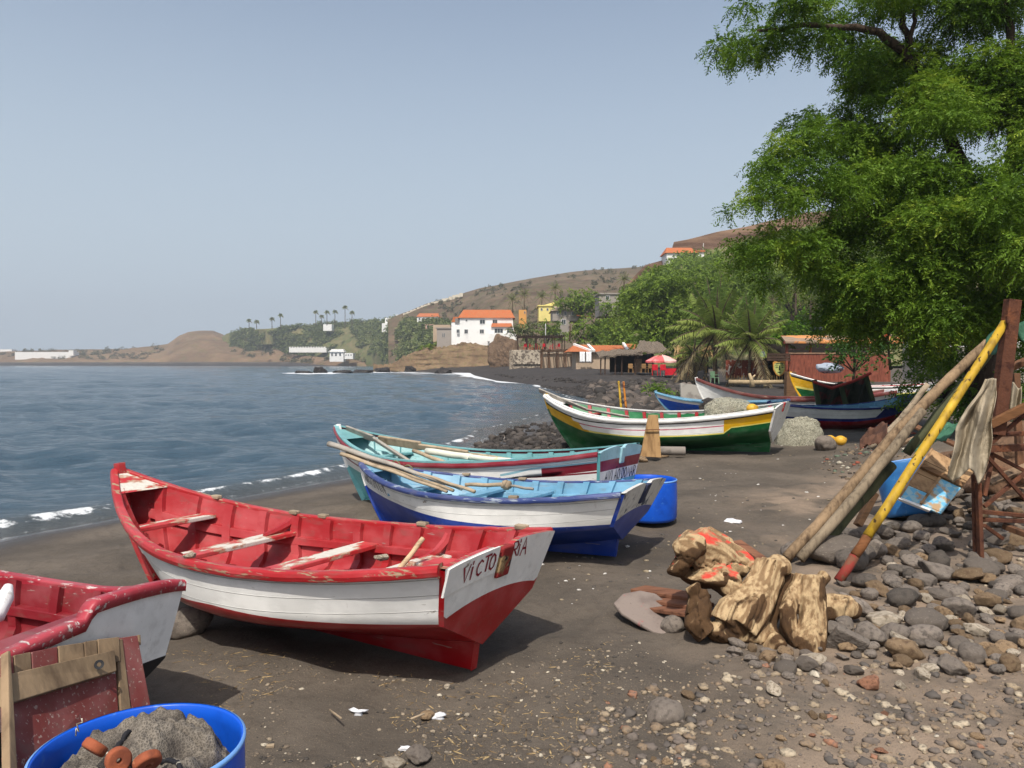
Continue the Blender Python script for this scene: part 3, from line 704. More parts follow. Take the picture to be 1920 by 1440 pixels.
# ================================================================ loose things on the beach
# --- stones
STONE = []
def rock_mesh(i, ang, sub=4):
    V, T = ico(sub); V = V.copy()
    sc = np.array([1, random.uniform(.7, .95), random.uniform(.55, .8)])
    if ang:
        r = np.full(len(V), 1.15)
        for _ in range(13):
            n = RNG.normal(size=3); n /= np.linalg.norm(n); d = RNG.uniform(.62, .95); c = V@n
            r = np.minimum(r, np.where(c > .05, d/np.maximum(c, .05), 9))
        V = V*r[:, None]
        V *= (1+.05*fbm(V[:, 0]*3, V[:, 1]*3, V[:, 2]*3, s=i)+.025*fbm(V[:, 0]*9, V[:, 1]*9, V[:, 2]*9, s=i))[:, None]
    else:
        V *= (1+.13*fbm(V[:, 0]*1.2+i*7, V[:, 1]*1.2, V[:, 2]*1.2, o=2, s=i)+.035*fbm(V[:, 0]*6, V[:, 1]*6, V[:, 2]*6, s=i))[:, None]
    me = npmesh('rock', V*sc, T); me.polygons.foreach_set('use_smooth', np.ones(len(T), bool))
    return me
def stone_mat(name, base, dark, light, pit=0):
    return mat(name, base, .9, [(dark, 3.1, .45, .7), (light, 11, .58, .78), (tuple(x*.5 for x in dark), 34, .6, .72)], [(26, .55, .06), (90, .35, .02)], .2, 0, .38)
st_grey = stone_mat('grey_basalt', srgb(130, 120, 110), srgb(102, 94, 87), srgb(160, 149, 136))
st_dark = stone_mat('dark_basalt', srgb(108, 100, 92), srgb(78, 73, 68), srgb(136, 127, 117))
st_tan = stone_mat('tan_rock', srgb(140, 118, 92), srgb(104, 84, 66), srgb(170, 152, 128))
st_pale = stone_mat('pale_rock', srgb(172, 160, 142), srgb(132, 118, 100), srgb(196, 188, 176))
st_rust = stone_mat('rust_brick', srgb(142, 102, 80), srgb(112, 80, 64), srgb(164, 128, 104))
kinds = {}
for nm, m, ang, n in (('grey', st_grey, 0, 5), ('dark', st_dark, 0, 4), ('tan', st_tan, 1, 5), ('pale', st_pale, 1, 4), ('rust', st_rust, 1, 2), ('greyang', st_grey, 1, 3)):
    kinds[nm] = []
    for i in range(n):
        me = rock_mesh(len(STONE)+i*3+11, ang); me.materials.append(m); kinds[nm].append(me)
    STONE += kinds[nm]
placed_st = []
def stone(kind, x, y, r, label, group, sink=.3, z=None, name='stone', sq=1.0):
    o = bpy.data.objects.new(name, random.choice(kinds[kind])); COL.objects.link(o)
    s = r; o.scale = (s*random.uniform(.9, 1.2), s*random.uniform(.85, 1.1), s*random.uniform(.8, 1.1)*sq)
    zz = float(ground_z(x, y)) if z is None else z
    o.location = (x, y, zz+r*.62*sq*(1-sink)); o.rotation_euler = (random.uniform(-.3, .3), random.uniform(-.3, .3), random.uniform(0, 6.28))
    tag(o, label, 'stone', group); placed_st.append((x, y, r)); return o
LG = {'grey': 'rounded grey basalt stone in the rocky ground on the right', 'dark': 'dark smooth basalt stone piled below the leaning poles', 'tan': 'tan angular stone in the rubble beside the driftwood stump',
      'pale': 'pale whitish angular stone in the foreground rubble', 'rust': 'rust coloured brick fragment in the foreground rubble', 'greyang': 'grey jagged stone in the rocky ground on the right'}
def scatter(n, poly, mixk, r0, r1, sink=.3, gap=.8, z2=0):
    xs = [p[0] for p in poly]; ys = [p[1] for p in poly]; c = 0; tries = 0
    while c < n and tries < n*60:
        tries += 1; px, py = random.uniform(min(xs), max(xs)), random.uniform(min(ys), max(ys))
        ins = False
        for i in range(len(poly)):
            x1, y1 = poly[i]; x2, y2 = poly[i-1]
            if (y1 > py) != (y2 > py) and px < (x2-x1)*(py-y1)/(y2-y1)+x1: ins = not ins
        if not ins: continue
        z = 0.0
        for _ in range(4):
            x, y, _z = gr(px, py, z); z = float(base_z(x, y))
        r = r0*(r1/r0)**(random.random()**1.5)
        if any((x-a)**2+(y-b)**2 < (gap*(r+q))**2 for a, b, q in placed_st): continue
        k = random.choices(list(mixk), list(mixk.values()))[0]
        stone(k, x, y, r, LG[k], LG[k].replace('stone', 'stones', 1).replace('fragment', 'fragments'), sink, sq=random.uniform(.75, 1.05)); c += 1
# single stones that can be told apart
o = stone('dark', *gr(352, 1158)[:2], .155, 'large brown grey boulder between the near boat and the red bottomed boat', None, .2, name='boulder'); o.data = kinds['grey'][1]; o['category'] = 'boulder'
b_ = kinds['grey'][2]
for (px, py, Y, r, lb, kd) in ((1572, 1045, 6.55, .24, 'broad smooth grey boulder behind the foot of the yellow pole', 'grey'), (1495, 1030, 6.9, .17, 'flat grey boulder at the foot of the brown poles', 'grey'),
     (1262, 1180, 4.85, .085, 'round grey stone touching the end of the grey slab', 'grey'), (1548, 846, 14.4, .25, 'low grey boulder in front of the pale net mound', 'grey'),
     (1700, 1222, 4.55, .125, 'big tan block of stone in front of the rubble, right of the stump', 'tan'), (1655, 1165, 5.0, .11, 'pale grey slab of stone standing on edge behind the tan block', 'pale'),
     (1738, 1165, 5.0, .14, 'large round pitted grey stone right of the pale upright slab', 'grey'), (1822, 1232, 4.4, .085, 'round dark grey stone alone right of the tan block', 'grey'),
     (1760, 1075, 6.1, .16, 'big rough grey stone in the middle of the rock heap', 'greyang'), (1450, 1300, 3.95, .055, 'white chunk of stone lying on bare earth below the stump', 'pale'), (1440, 1238, 4.4, .06, 'small tan block of stone right under the stump', 'tan'),
     (735, 1425, 3.3, .05, 'pale speckled lump of stone at the front edge of the sand', 'pale'), (785, 1420, 3.35, .065, 'dark angular stone beside the speckled lump at the front', 'greyang'),
     (800, 1330, 3.8, .04, 'tan rounded stone in the sand near the white scrap', 'tan'), (1247, 1330, 3.8, .1, 'flat grey stone half buried below the stump', 'grey'),
     (1232, 848, 14.8, .2, 'tan rock at the foot of the tapered plank', 'tan'), (1205, 858, 14.2, .13, 'small tan rock beside the foot of the tapered plank', 'tan')):
    x, y, z = gr(px, py)
    o = stone(kd, x, y, r, lb, None, .35)
    if 'buried' in lb or 'flat' in lb: o.location.z -= r*.3
scatter(105, [(1490, 1040), (1600, 1000), (1700, 960), (1920, 960), (1920, 1150), (1780, 1150), (1620, 1130), (1560, 1080)], dict(dark=3, grey=4, greyang=4, tan=1.5, pale=.6), .05, .145, .16, .62)
scatter(50, [(1700, 960), (1850, 860), (1920, 850), (1920, 980), (1800, 1000)], dict(dark=4, grey=4, greyang=3, tan=1), .07, .18, .14, .64)
scatter(88, [(1560, 1120), (1920, 1080), (1920, 1260), (1700, 1270), (1560, 1200)], dict(tan=4, grey=3, greyang=4, pale=2, dark=1), .04, .12, .2, .66)
scatter(26, [(1380, 1200), (1560, 1200), (1640, 1260), (1500, 1290), (1380, 1250)], dict(grey=5, tan=3, pale=2, greyang=2), .035, .085, .3, .8)
scatter(24, [(1200, 1300), (1500, 1260), (1920, 1260), (1920, 1440), (1180, 1440)], dict(tan=4, pale=2, rust=1.4, grey=3), .018, .062, .45, .9)
scatter(6, [(680, 1300), (1150, 1250), (1200, 1440), (700, 1440)], dict(pale=3, tan=2, grey=1), .012, .03, .4, 1)
# gravel: uncountable chips, shells and bits of straw
def bits(name, n, poly, r0, r1, cols, label, sub=1, flat=.6, el=0, dens=None, zf=ground_z):
    V0, T0 = ico(sub); xs = [p[0] for p in poly]; ys = [p[1] for p in poly]
    Vs, Ts, C = [], [], []; c = 0; off = 0
    px = RNG.uniform(min(xs), max(xs), n*6); py = RNG.uniform(min(ys), max(ys), n*6)
    ins = np.zeros(len(px), bool)
    for i in range(len(poly)):
        x1, y1 = poly[i]; x2, y2 = poly[i-1]
        if y1 == y2: continue
        ins ^= ((y1 > py) != (y2 > py)) & (px < (x2-x1)*(py-y1)/(y2-y1)+x1)
    px, py = px[ins], py[ins]; z = np.zeros(len(px))
    for _ in range(4):
        Y = (H-z)*F/(py-682); X = (px-960)/F*Y; z = base_z(X, Y)
    ok = np.abs(base_z(X, Y)-(H-(py-682)*Y/F)) < .2
    X, Y, px = X[ok], Y[ok], px[ok]
    w = (fbm(X*1.1, Y*1.1, s=41) > (dens if dens is not None else -9)); X, Y, px = X[w][:n], Y[w][:n], px[w][:n]
    Z = zf(X, Y); m = len(X)
    r = r0*(r1/r0)**(RNG.random(m)**2.2); a = RNG.uniform(0, 6.28, m)
    S = np.stack([r*(1+el), r*RNG.uniform(.6, 1, m)*(.35 if el else 1), r*flat*RNG.uniform(.6, 1.1, m)], 1)
    J = 1+.28*RNG.normal(size=(m, len(V0), 1)).clip(-1, 1)
    P = V0[None]*J*S[:, None]
    ca, sa = np.cos(a)[:, None], np.sin(a)[:, None]
    P = np.stack([P[..., 0]*ca-P[..., 1]*sa, P[..., 0]*sa+P[..., 1]*ca, P[..., 2]], -1)+np.stack([X, Y, Z+S[:, 2]*.25], 1)[:, None]
    me = npmesh(name, P.reshape(-1, 3), (T0[None]+(np.arange(m)*len(V0))[:, None, None]).reshape(-1, 3), dict(tone=np.repeat(RNG.random(m), len(V0))))
    t = NT(name); at = t.attr('tone'); cr = t.n('ShaderNodeValToRGB'); cr.color_ramp.interpolation = 'CONSTANT'; t.set(cr.inputs[0], at)
    e = cr.color_ramp.elements
    for i, (pos, cc) in enumerate(cols):
        q = e[i] if i < 2 else e.new(pos)
        q.position = pos; q.color = c4(cc)
    col = t.mix(t.ramp(t.noise(60, 4, t.coord('Object')), .4, .8), cr.outputs[0], (.09, .08, .07))
    o = finish(name, me, t.done(t.pbr(col, .9, None, .2))); return tag(o, label, kind='stuff')
chips = [(0, srgb(108, 98, 90)), (.3, srgb(130, 112, 92)), (.55, srgb(88, 82, 77)), (.72, srgb(146, 130, 108)), (.9, srgb(170, 156, 134)), (.975, srgb(146, 106, 84)), (.99, srgb(186, 176, 158))]
bits('gravel', 2500, [(1050, 1440), (1120, 1330), (1330, 1240), (1520, 1180), (1640, 1060), (1800, 900), (1930, 850), (1960, 1445)], .005, .036, chips, 'stone chips between the larger stones', 2)
bits('shingle', 1300, [(430, 1440), (480, 1250), (850, 1280), (1150, 1180), (1290, 1260), (1120, 1445)], .003, .016, [(0, srgb(112, 100, 86)), (.4, srgb(150, 136, 116)), (.62, srgb(66, 62, 58)), (.9, srgb(186, 176, 156))], 'small pebbles and shell bits on the sand', 2, .5, 0, -.25)
bits('straw_litter', 900, [(300, 1210), (560, 1230), (900, 1290), (1150, 1200), (1150, 1440), (460, 1440)], .006, .02, [(0, srgb(170, 146, 104)), (.5, srgb(120, 100, 72))], 'dry straw and twigs scattered on the sand', 1, .1, 1.3, -.1)
bits('beach_litter', 500, [(700, 880), (1500, 830), (1620, 900), (1480, 1010), (1040, 1150), (1000, 1010)], .008, .035, [(0, srgb(80, 76, 72)), (.4, srgb(150, 136, 112)), (.8, srgb(206, 202, 194))], 'pebbles and scraps on the open sand', 1, .4)
bits('shore_rocks', 420, [(880, 845), (960, 800), (1060, 790), (1085, 815), (1075, 842), (930, 862)], .05, .17, [(0, srgb(44, 41, 40)), (.5, srgb(60, 55, 53)), (.8, srgb(78, 72, 68))], 'wet black rocks at the water edge beside the green boat', 2, .75)
bits('rock_pile', 900, [(1085, 720), (1200, 702), (1290, 716), (1310, 760), (1300, 778), (1120, 778)], .12, .42, [(0, srgb(60, 56, 53)), (.4, srgb(84, 76, 70)), (.7, srgb(104, 94, 86)), (.9, srgb(46, 44, 43))], 'grey rubble rocks piled behind the green boat', 2, .8)
bits('pebble_bank', 9000, [(925, 700), (1010, 690), (1140, 690), (1260, 700), (1200, 716), (1100, 745), (1040, 740), (1000, 722)], .07, .24, [(0, srgb(40, 38, 38)), (.5, srgb(54, 50, 49)), (.85, srgb(76, 71, 68))], 'dark cobbles of the far beach', 1, .6)

# --- blue barrels
blue_pl = mat('blue_plastic', srgb(18, 84, 196), .38, [(srgb(12, 64, 160), 4, .5, .75), (srgb(60, 110, 190), 22, .62, .75), (srgb(70, 90, 120), 3, .68, .8)], [(30, .15, .004)], .45)
def barrel(label, x, y, z, r, h, m=None, rot=None):
    t_ = thing('barrel', label, 'barrel', (x, y, z), None, rot)
    pr = [(.0, 0), (r*.9, 0), (r*.97, .012), (r, .04), (r*1.012, h*.5), (r, h-.04), (r*1.0, h-.004), (r*.985, h), (r*.965, h-.006), (r*.965, h-.05), (r*.975, h*.5), (r*.95, .04), (.0, .03)]
    b = MB(); b.lathe((0, 0, 0), pr, 64); b.build('drum_wall', m or blue_pl, t_, smooth=True, local=True, bev=0)
    b = MB(); b.lathe((0, 0, 0), [(r*1.0, h-.016), (r*1.012, h-.012), (r*1.012, h-.002), (r*.985, h+.002)], 64); b.build('cut_rim', mat('worn_blue_rim', srgb(110, 156, 214), .5), t_, smooth=True, local=True)
    return t_
bx_, by_, bz_ = W(264, 1392, 2.45); bz_ = 0
barrel('half blue plastic drum in the front corner, full of netting', bx_, by_, 0, .312, .49)
barrel('half blue plastic drum standing behind the stern of the blue bottomed boat', *W(1216, 970, 8.5)[:2], .0, .305, .44)
# --- netting heap with floats in the drum
NX, NY, NZ = bx_, by_, .535
th = np.linspace(0, 2*np.pi, 150, endpoint=False); rr_ = np.linspace(0, 1, 70)
TT, RR = np.meshgrid(th, rr_); xx, yy_ = RR*np.cos(TT), RR*np.sin(TT)
hump = .115*np.exp(-((xx+.02)**2+(yy_-.30)**2)/.22)+.07*np.exp(-((xx+.62)**2+(yy_+.25)**2)/.12)+.02*np.exp(-((xx-.5)**2+(yy_+.5)**2)/.1)-.085
hump += .055*fbm(xx*2.1, yy_*2.1, o=2, s=51)-.03*sst(.72, .95, 1-np.abs(fbm(xx*1.8+3, yy_*2.6, o=2, s=57)))+.015*np.abs(fbm(xx*4.5+.5*yy_, yy_*4.5, o=3, s=52))+.005*fbm(xx*22, yy_*22, o=2, s=53)
hump -= .07*sst(.8, 1.0, RR)
NH = lambda x, y: float(hump.ravel()[np.argmin((xx.ravel()-(x-NX)/.272)**2+(yy_.ravel()-(y-NY)/.272)**2)])+NZ
me = npmesh('net', np.stack([NX+xx*.272, NY+yy_*.272, NZ+hump], -1).reshape(-1, 3), np.concatenate([gridq(70, 150), np.stack([np.arange(69)*150+149, np.arange(69)*150, np.arange(69)*150+150, np.arange(69)*150+299], 1)]))
t = NT('netting'); ob = t.coord('Object', (1, 1, .35))
wv = t.n('ShaderNodeTexVoronoi'); wv.inputs['Scale'].default_value = 115; t.set(wv.inputs['Vector'], t.coord('Object', (1, .7, 1), (0, 0, .6))); wv.feature = 'DISTANCE_TO_EDGE'
ln = t.ramp(wv.outputs['Distance'], .06, .22)
c = t.mix(t.ramp(t.noise(14, 5, ob), .35, .7), srgb(130, 122, 111), srgb(86, 80, 74))
c = t.mix(ln, c, t.mix(.5, c, srgb(52, 48, 44)))
netm = t.done(t.pbr(c, .95, t.bump(t.noise(95, 4, ob, .75), .5, .008, t.bump(t.math('SUBTRACT', 1.0, ln), .6, .004)), .1))
nt_ = finish('fishing_net', me, netm, smooth=True); tag(nt_, 'heap of grey brown netting filling the blue drum in the front corner', 'fishing net')
rope_w = mat('pale_rope', srgb(200, 194, 178), .9, [(srgb(120, 112, 98), 60, .5, .6)], [(120, .8, .004)])
rope_k = mat('black_rope', srgb(34, 34, 38), .8, [(srgb(170, 165, 150), 45, .62, .66)], [(120, .8, .004)])
def rope(lb, pts, r, m):
    P = []
    for i in range(len(pts)-1):
        for k in range(6):
            f_ = k/6; x = pts[i][0]*(1-f_)+pts[i+1][0]*f_; y = pts[i][1]*(1-f_)+pts[i+1][1]*f_; P.append((x, y, NH(x, y)+r*.7+.004*math.sin(i*6+k)))
    b = MB(); b.tube(P, r, 7); tag(b.build('rope', m, smooth=True), lb, 'rope', None)
def np_(px, py, z=.55):
    return gr(px, py, z)[:2]
rope('black rope with white flecks curving across the net heap', [np_(248, 1398), np_(270, 1386), np_(300, 1385), np_(330, 1395), np_(346, 1410)], .008, rope_k)
rope('short black rope end lying on the back of the net heap', [np_(215, 1376), np_(232, 1364), np_(246, 1357)], .009, rope_k)
rope('black rope tucked at the right side of the net heap', [np_(368, 1410), np_(378, 1396), np_(386, 1382)], .01, rope_k)
rope('pale rope lying over the middle of the net heap', [np_(196, 1368), np_(206, 1378), np_(200, 1395)], .008, rope_w)
rope('pale rope running over the front fold of the net heap', [np_(118, 1432), np_(140, 1420), np_(162, 1414)], .006, rope_w)
b = MB(); P0 = W(157, 1348, 2.45); b.tube([W(142, 1380, 2.5), W(143, 1366, 2.5), W(148, 1372, 2.5), W(144, 1357, 2.5), W(155, 1354, 2.5), W(153, 1347, 2.5)], .0022, 6); tag(b.build('string', rope_w, smooth=True), 'thin white string knotted on the inside wall of the drum', 'string')
corkm = mat('orange_cork_float', srgb(146, 78, 50), .8, [(srgb(108, 58, 40), 9, .5, .7), (srgb(176, 112, 80), 30, .6, .75)], [(35, .5, .006)], .3)
def float_disc(lb, px, py, z, r, th_, rx, ry, rz):
    x, y, _ = gr(px, py, z); M = Matrix.Translation((x, y, z)) @ Euler((rx, ry, rz)).to_matrix().to_4x4()
    b = MB(); b.lathe((0, 0, 0), [(r*.2, -th_/2), (r*.88, -th_/2), (r, -th_*.32), (r, th_*.32), (r*.88, th_/2), (r*.2, th_/2), (r*.2, -th_/2)], 28, 0, M); tag(b.build('net_float', corkm, smooth=False, bev=.003), lb, 'net float')
float_disc('round orange brown net float standing on edge in front', 222, 1425, .535, .036, .034, R(78), R(10), R(35))
float_disc('orange brown net float lying tilted at the back of the heap', 178, 1401, .54, .038, .03, R(-38), R(30), R(0))
float_disc('orange brown net float leaning among folds to the right', 276, 1428, .53, .04, .03, R(-50), R(-28), R(20))

# --- wooden hatch leaning on the near boat
hat = thing('wooden_hatch', 'maroon and bare wood hatch panel leaning on the boat behind the blue drum', 'hatch panel', gr(180, 1440, .0))
hp = lambda px, py, d=0: Vector(W(px, py, 2.62+(px-20)*.0022+(1330-py)*.0011+d))
maro = paint('old_maroon_paint', srgb(112, 50, 46), lo=.6, hi=.63, sc=60, stretch=(1, 1, 1), wear=(.42, .3, .26), dk=.35, rough=.6)
hwood = wood('hatch_wood', (.25, .175, .105), (.12, .08, .05), 5, (2.5, 2.5, .6), .8)
def panel(nm, quad, th_, m, d=0, par=hat):
    a = [hp(x, y, d) for x, y in quad]; n = (a[1]-a[0]).cross(a[3]-a[0]).normalized(); n = -n if n.y > 0 else n
    b = MB(); b.add([p for p in a]+[p-n*th_ for p in a], [(0, 1, 2, 3), (7, 6, 5, 4), (0, 4, 5, 1), (1, 5, 6, 2), (2, 6, 7, 3), (3, 7, 4, 0)]); return b.build(nm, m, par, bev=.003)
panel('plank', [(8, 1292), (218, 1262), (226, 1392), (14, 1500)], .02, maro)
panel('plank', [(10, 1415), (226, 1345), (240, 1500), (20, 1560)], .018, maro, .004)
panel('cross_board', [(6, 1266), (215, 1218), (219, 1258), (8, 1322)], .026, hwood, -.035)
for q in ([(3, 1232), (25, 1229), (27, 1268), (5, 1272)], [(27, 1228), (58, 1222), (60, 1264), (29, 1269)], [(60, 1222), (108, 1212), (110, 1258), (62, 1265)], [(110, 1211), (157, 1204), (159, 1250), (112, 1257)], [(159, 1203), (182, 1199), (184, 1246), (161, 1250)], [(184, 1198), (224, 1194), (226, 1240), (186, 1246)]):
    panel('slat', q, .02, maro if q[0][0] in (3, 60) else hwood, -.012)
panel('side_board', [(224, 1196), (258, 1191), (284, 1330), (250, 1345)], .026, maro, .0)
panel('side_batten', [(218, 1200), (230, 1197), (248, 1345), (228, 1345)], .02, hwood, -.006)
panel('side_batten', [(0, 1228), (6, 1228), (20, 1500), (3, 1500)], .03, hwood, -.02)
panel('latch_block', [(259, 1190), (264, 1190), (265, 1209), (260, 1210)], .02, hwood, .03)
b = MB(); c0 = hp(186, 1246, -.075); b.lathe((0, 0, 0), [(.008, 0), (.0175, 0), (.0175, .006), (.008, .006)], 20, 0, Matrix.Translation(c0) @ Euler((R(72), 0, R(20))).to_matrix().to_4x4()); b.build('ring_pull', black_p, hat)
# white fender on the near boat
b = MB(); b.tube([W(-44, 1166, 3.3), W(-8, 1150, 3.36), W(10, 1120, 3.43), W(16, 1098, 3.47)], [.05, .045, .035, .018], 12); tag(b.build('fender', mat('white_fender', (.75, .75, .74), .5, [((.45, .43, .4), 12, .6, .7)], [(20, .3, .01)]), smooth=True), 'white rag fender lying on the bench of the near boat', 'fender')
# --- oars and poles in the boats
ow = wood('oar_wood', (.36, .28, .19), (.2, .15, .1), 6, (1.5, 1.5, 1.5), .8, .5)
gw_ = wood('grey_oar_wood', (.34, .31, .27), (.2, .18, .15), 6, (1.5, 1.5, 1.5), .85, .5)
def pole(nm, lb, cat, pts, rad, m, group=None, flat=1.0, n=9):
    b = MB(); P = [Vector(p) for p in pts]; Q, Rd = [], []
    rad = [rad]*len(P) if np.isscalar(rad) else rad
    for i in range(len(P)-1):
        for k in range(6):
            f_ = k/6; Q.append(P[i].lerp(P[i+1], f_)+Vector((0, 0, .004*math.sin((i*6+k)*1.3)))); Rd.append((rad[i]*(1-f_)+rad[i+1]*f_)*random.uniform(.95, 1.05))
    Q.append(P[-1]); Rd.append(rad[-1]); b.tube(Q, Rd, n, True, 0, flat)
    return tag(b.build(nm, m, smooth=True, bev=0), lb, cat, group)
GO = 'oars bundled over the bow of the blue bottomed boat'
for i, (a, e, r0, r1, lb) in enumerate((((617, 832, 8.45), (862, 915, 7.5), .030, .02, 'topmost long grey oar of the bundle over the blue bottomed bow'), ((640, 851, 8.3), (838, 922, 7.45), .022, .018, 'lowest pole of the bundle over the blue bottomed bow'),
       ((650, 850, 8.36), (850, 920, 7.52), .02, .02, 'thin pole squeezed inside the bundle over the blue bottomed bow'), ((700, 862, 8.2), (866, 917, 7.6), .024, .022, 'short brown pole on the inner side of the tied bundle'), ((735, 872, 8.0), (890, 922, 7.35), .018, .022, 'dark ended pole under the tied bundle of oars'))):
    pole('oar', lb, 'oar', [W(*a), W((a[0]+e[0])/2, (a[1]+e[1])/2-1, (a[2]+e[2])/2), W(*e)], [r0*1.25, r0, r1], [gw_, ow, ow, gw_, ow][i], GO, .8)
for px in (742, 765):
    c0 = W(px, 874+(px-742)*.36, 7.98-(px-742)*.0045); b = MB(); M = Matrix.Translation(c0) @ Euler((R(90), 0, R(-25))).to_matrix().to_4x4()
    b.lathe((0, 0, 0), [(.055, -.012), (.062, 0), (.055, .012), (.05, 0), (.055, -.012)], 14, 0, M); tag(b.build('rope_lashing', mat('green_grey_rope', srgb(110, 112, 84), .9), smooth=True), 'rope lashing tied round the oar bundle, %s' % ('nearer the bow tip' if px == 742 else 'second from the bow tip'), 'rope')
pole('club', 'short wooden club lying across the sky blue boat inside', 'club', [W(872, 909, 7.15), W(940, 909, 7.1), W(948, 909, 7.1), W(958, 910, 7.08)], [.018, .02, .05, .03], ow)
pole('handle', 'thin wooden handle beside the club in the sky blue boat', 'handle', [W(958, 911, 7.05), W(1000, 917, 6.95)], .013, gw_)
b = MB(); b.beam(W(650, 805, 10.7), W(700, 822, 10.45), .03, .13, (0, -.6, 1), 0, .03, .10); b.beam(W(700, 822, 10.45), W(768, 866, 10.0), .04, .055, (0, -.6, 1)); tag(b.build('oar', gw_, bev=.01), 'grey oar with a pale turquoise blade resting on the striped boat bow', 'oar')
b = MB(); b.beam(W(711, 824, 10.5), W(790, 836, 10.0), .04, .12, (0, -.5, 1)); b.beam(W(786, 837, 10.0), W(878, 850, 9.5), .04, .075, (0, -.5, 1)); tag(b.build('oar', ow, bev=.012), 'broad wooden oar laid along the far rail of the striped boat', 'oar')
pole('oar', 'white, yellow and blue painted oar in the striped boat', 'oar', [W(800, 846, 9.75), W(882, 857, 9.3), W(884, 857, 9.29), W(1010, 870, 8.7)], [.045, .04, .036, .03], mat('painted_oar', srgb(206, 206, 190), .5, [(srgb(210, 196, 60), 2.0, .55, .6), (srgb(90, 150, 190), .9, .47, .5)]))
pole('pole', 'thin bare pole lying beneath the painted oar in the striped boat', 'pole', [W(775, 845, 9.9), W(830, 866, 9.4), W(836, 869, 9.3)], .025, ow)
pole('pole', 'long thin pole along the far side of the striped boat', 'pole', [W(878, 851, 9.6), W(1010, 868, 8.9)], .02, ow)
pole('stick', 'short bare stick leaning on a bench of the red boat', 'stick', [rb.world((.62, .02, .43)), rb.world((.58, -.22, .63))], .016, wood('pale_stick', (.5, .36, .22)))
b = MB(); b.beam(W(1011, 732, 17.5), W(1100, 768, 16.6), .035, .12, (0, -.8, 1), 0, .03, .07); b.beam(W(1100, 768, 16.6), W(1180, 782, 15.9), .035, .05, (0, -.8, 1)); tag(b.build('oar', gw_, bev=.01), 'long weathered oar sticking out past the green boat bow', 'oar')
for q, (x, y, z, lb) in enumerate(((2.35, .44, .5, 'white knob of stone on the near rail of the red boat'), (.28, .45, .68, 'small grey stone on the stern corner of the red boat'))):
    p = rb.world((x, y, z))
    if q == 0: p = rb.world(tuple(rb.pt(.47, 1.0, 1))); p.z += .035
    o = bpy.data.objects.new('stone', kinds['pale'][q]); COL.objects.link(o); o.location = p+Vector((0, 0, .01)); o.scale = (.042, .032, .03); tag(o, lb, 'stone')
# --- driftwood stump
def zl(a, b, Y): return W(1230+a*.1945, 970+b*.1945, Y)
def blob(parts, vox, seed, disp=.01, axis=(0, 0, 1)):
    """Fuse rough tubes and lumps into one body of wood and carve its grain."""
    b = MB()
    for p in parts:
        if p[0] == 't':
            _, pts, rad, flat = p; b.tube([zl(*q) for q in pts], [x*.00064 for x in rad], 7, True, 0, flat, (0, 1, .3))
        else:
            _, c, r = p; V, T = ico(4); c = np.array(zl(*c)); rr = np.random.default_rng(seed+int(c[0]*1000)); k = np.full(len(V), 1.16)
            for _ in range(9):
                n = rr.normal(size=3); n /= np.linalg.norm(n); dd = rr.uniform(.6, .92); q = V@n; k = np.minimum(k, np.where(q > .05, dd/np.maximum(q, .05), 9))
            b.add(V*k[:, None]*np.array(r)*.00066+c, T)
    me = b.mesh('tmp'); o = bpy.data.objects.new('tmp', me); COL.objects.link(o)
    m = o.modifiers.new('r', 'REMESH'); m.mode = 'VOXEL'; m.voxel_size = vox
    s = o.modifiers.new('s', 'SMOOTH'); s.iterations = 2; s.factor = .5
    bpy.context.view_layer.update(); dg = bpy.context.evaluated_depsgraph_get()
    m2 = bpy.data.meshes.new_from_object(o.evaluated_get(dg)); bpy.data.objects.remove(o)
    n = len(m2.vertices); V = np.zeros(n*3, np.float32); m2.vertices.foreach_get('co', V); V = V.reshape(-1, 3)
    Nn = np.zeros(n*3, np.float32); m2.vertices.foreach_get('normal', Nn); Nn = Nn.reshape(-1, 3)
    ax = Vector(axis).normalized(); e1 = ax.orthogonal().normalized(); e2 = ax.cross(e1)
    x, y, z = V@np.array(e1), V@np.array(e2), V@np.array(ax)
    wv = .04*fbm(x*4, y*4, z*4, o=2, s=seed+1); x, y = x+wv, y-wv
    g1 = fbm(x*6+seed, y*6, z*4, o=2, s=seed); rdg = np.abs(fbm(x*26, y*26, z*2.6, o=3, s=seed+11)); crk = sst(.0, .05, .05-np.abs(fbm(x*8, y*8, z*1.2, o=2, s=seed+4)))
    d = disp*(1.0*g1+.38*(rdg-.3))-1.1*disp*crk
    V2 = V+Nn*d[:, None]; m2.vertices.foreach_set('co', V2.astype(np.float32).ravel())
    bark = sst(-.3, .45, fbm(x*7, y*7, z*1.8, o=4, s=seed+8)-.75*Nn[:, 2]+.4*np.abs(Nn[:, 0])*np.sign(Nn[:, 0])+.3*(rdg-.3)+.26)  # darker tone by noise, stronger on undersides and right-facing sides
    hole = crk
    g2 = rdg
    for k, c in (('bark', bark), ('cut', np.clip(hole*.8+.35*sst(.16, .0, rdg), 0, 1)), ('grain', fbm(x*60, y*60, z*3.5, o=3, s=seed+20)*.5+.5)):
        a = m2.attributes.new(k, 'FLOAT', 'POINT'); a.data.foreach_set('value', c.astype(np.float32))
    m2.update(); return m2
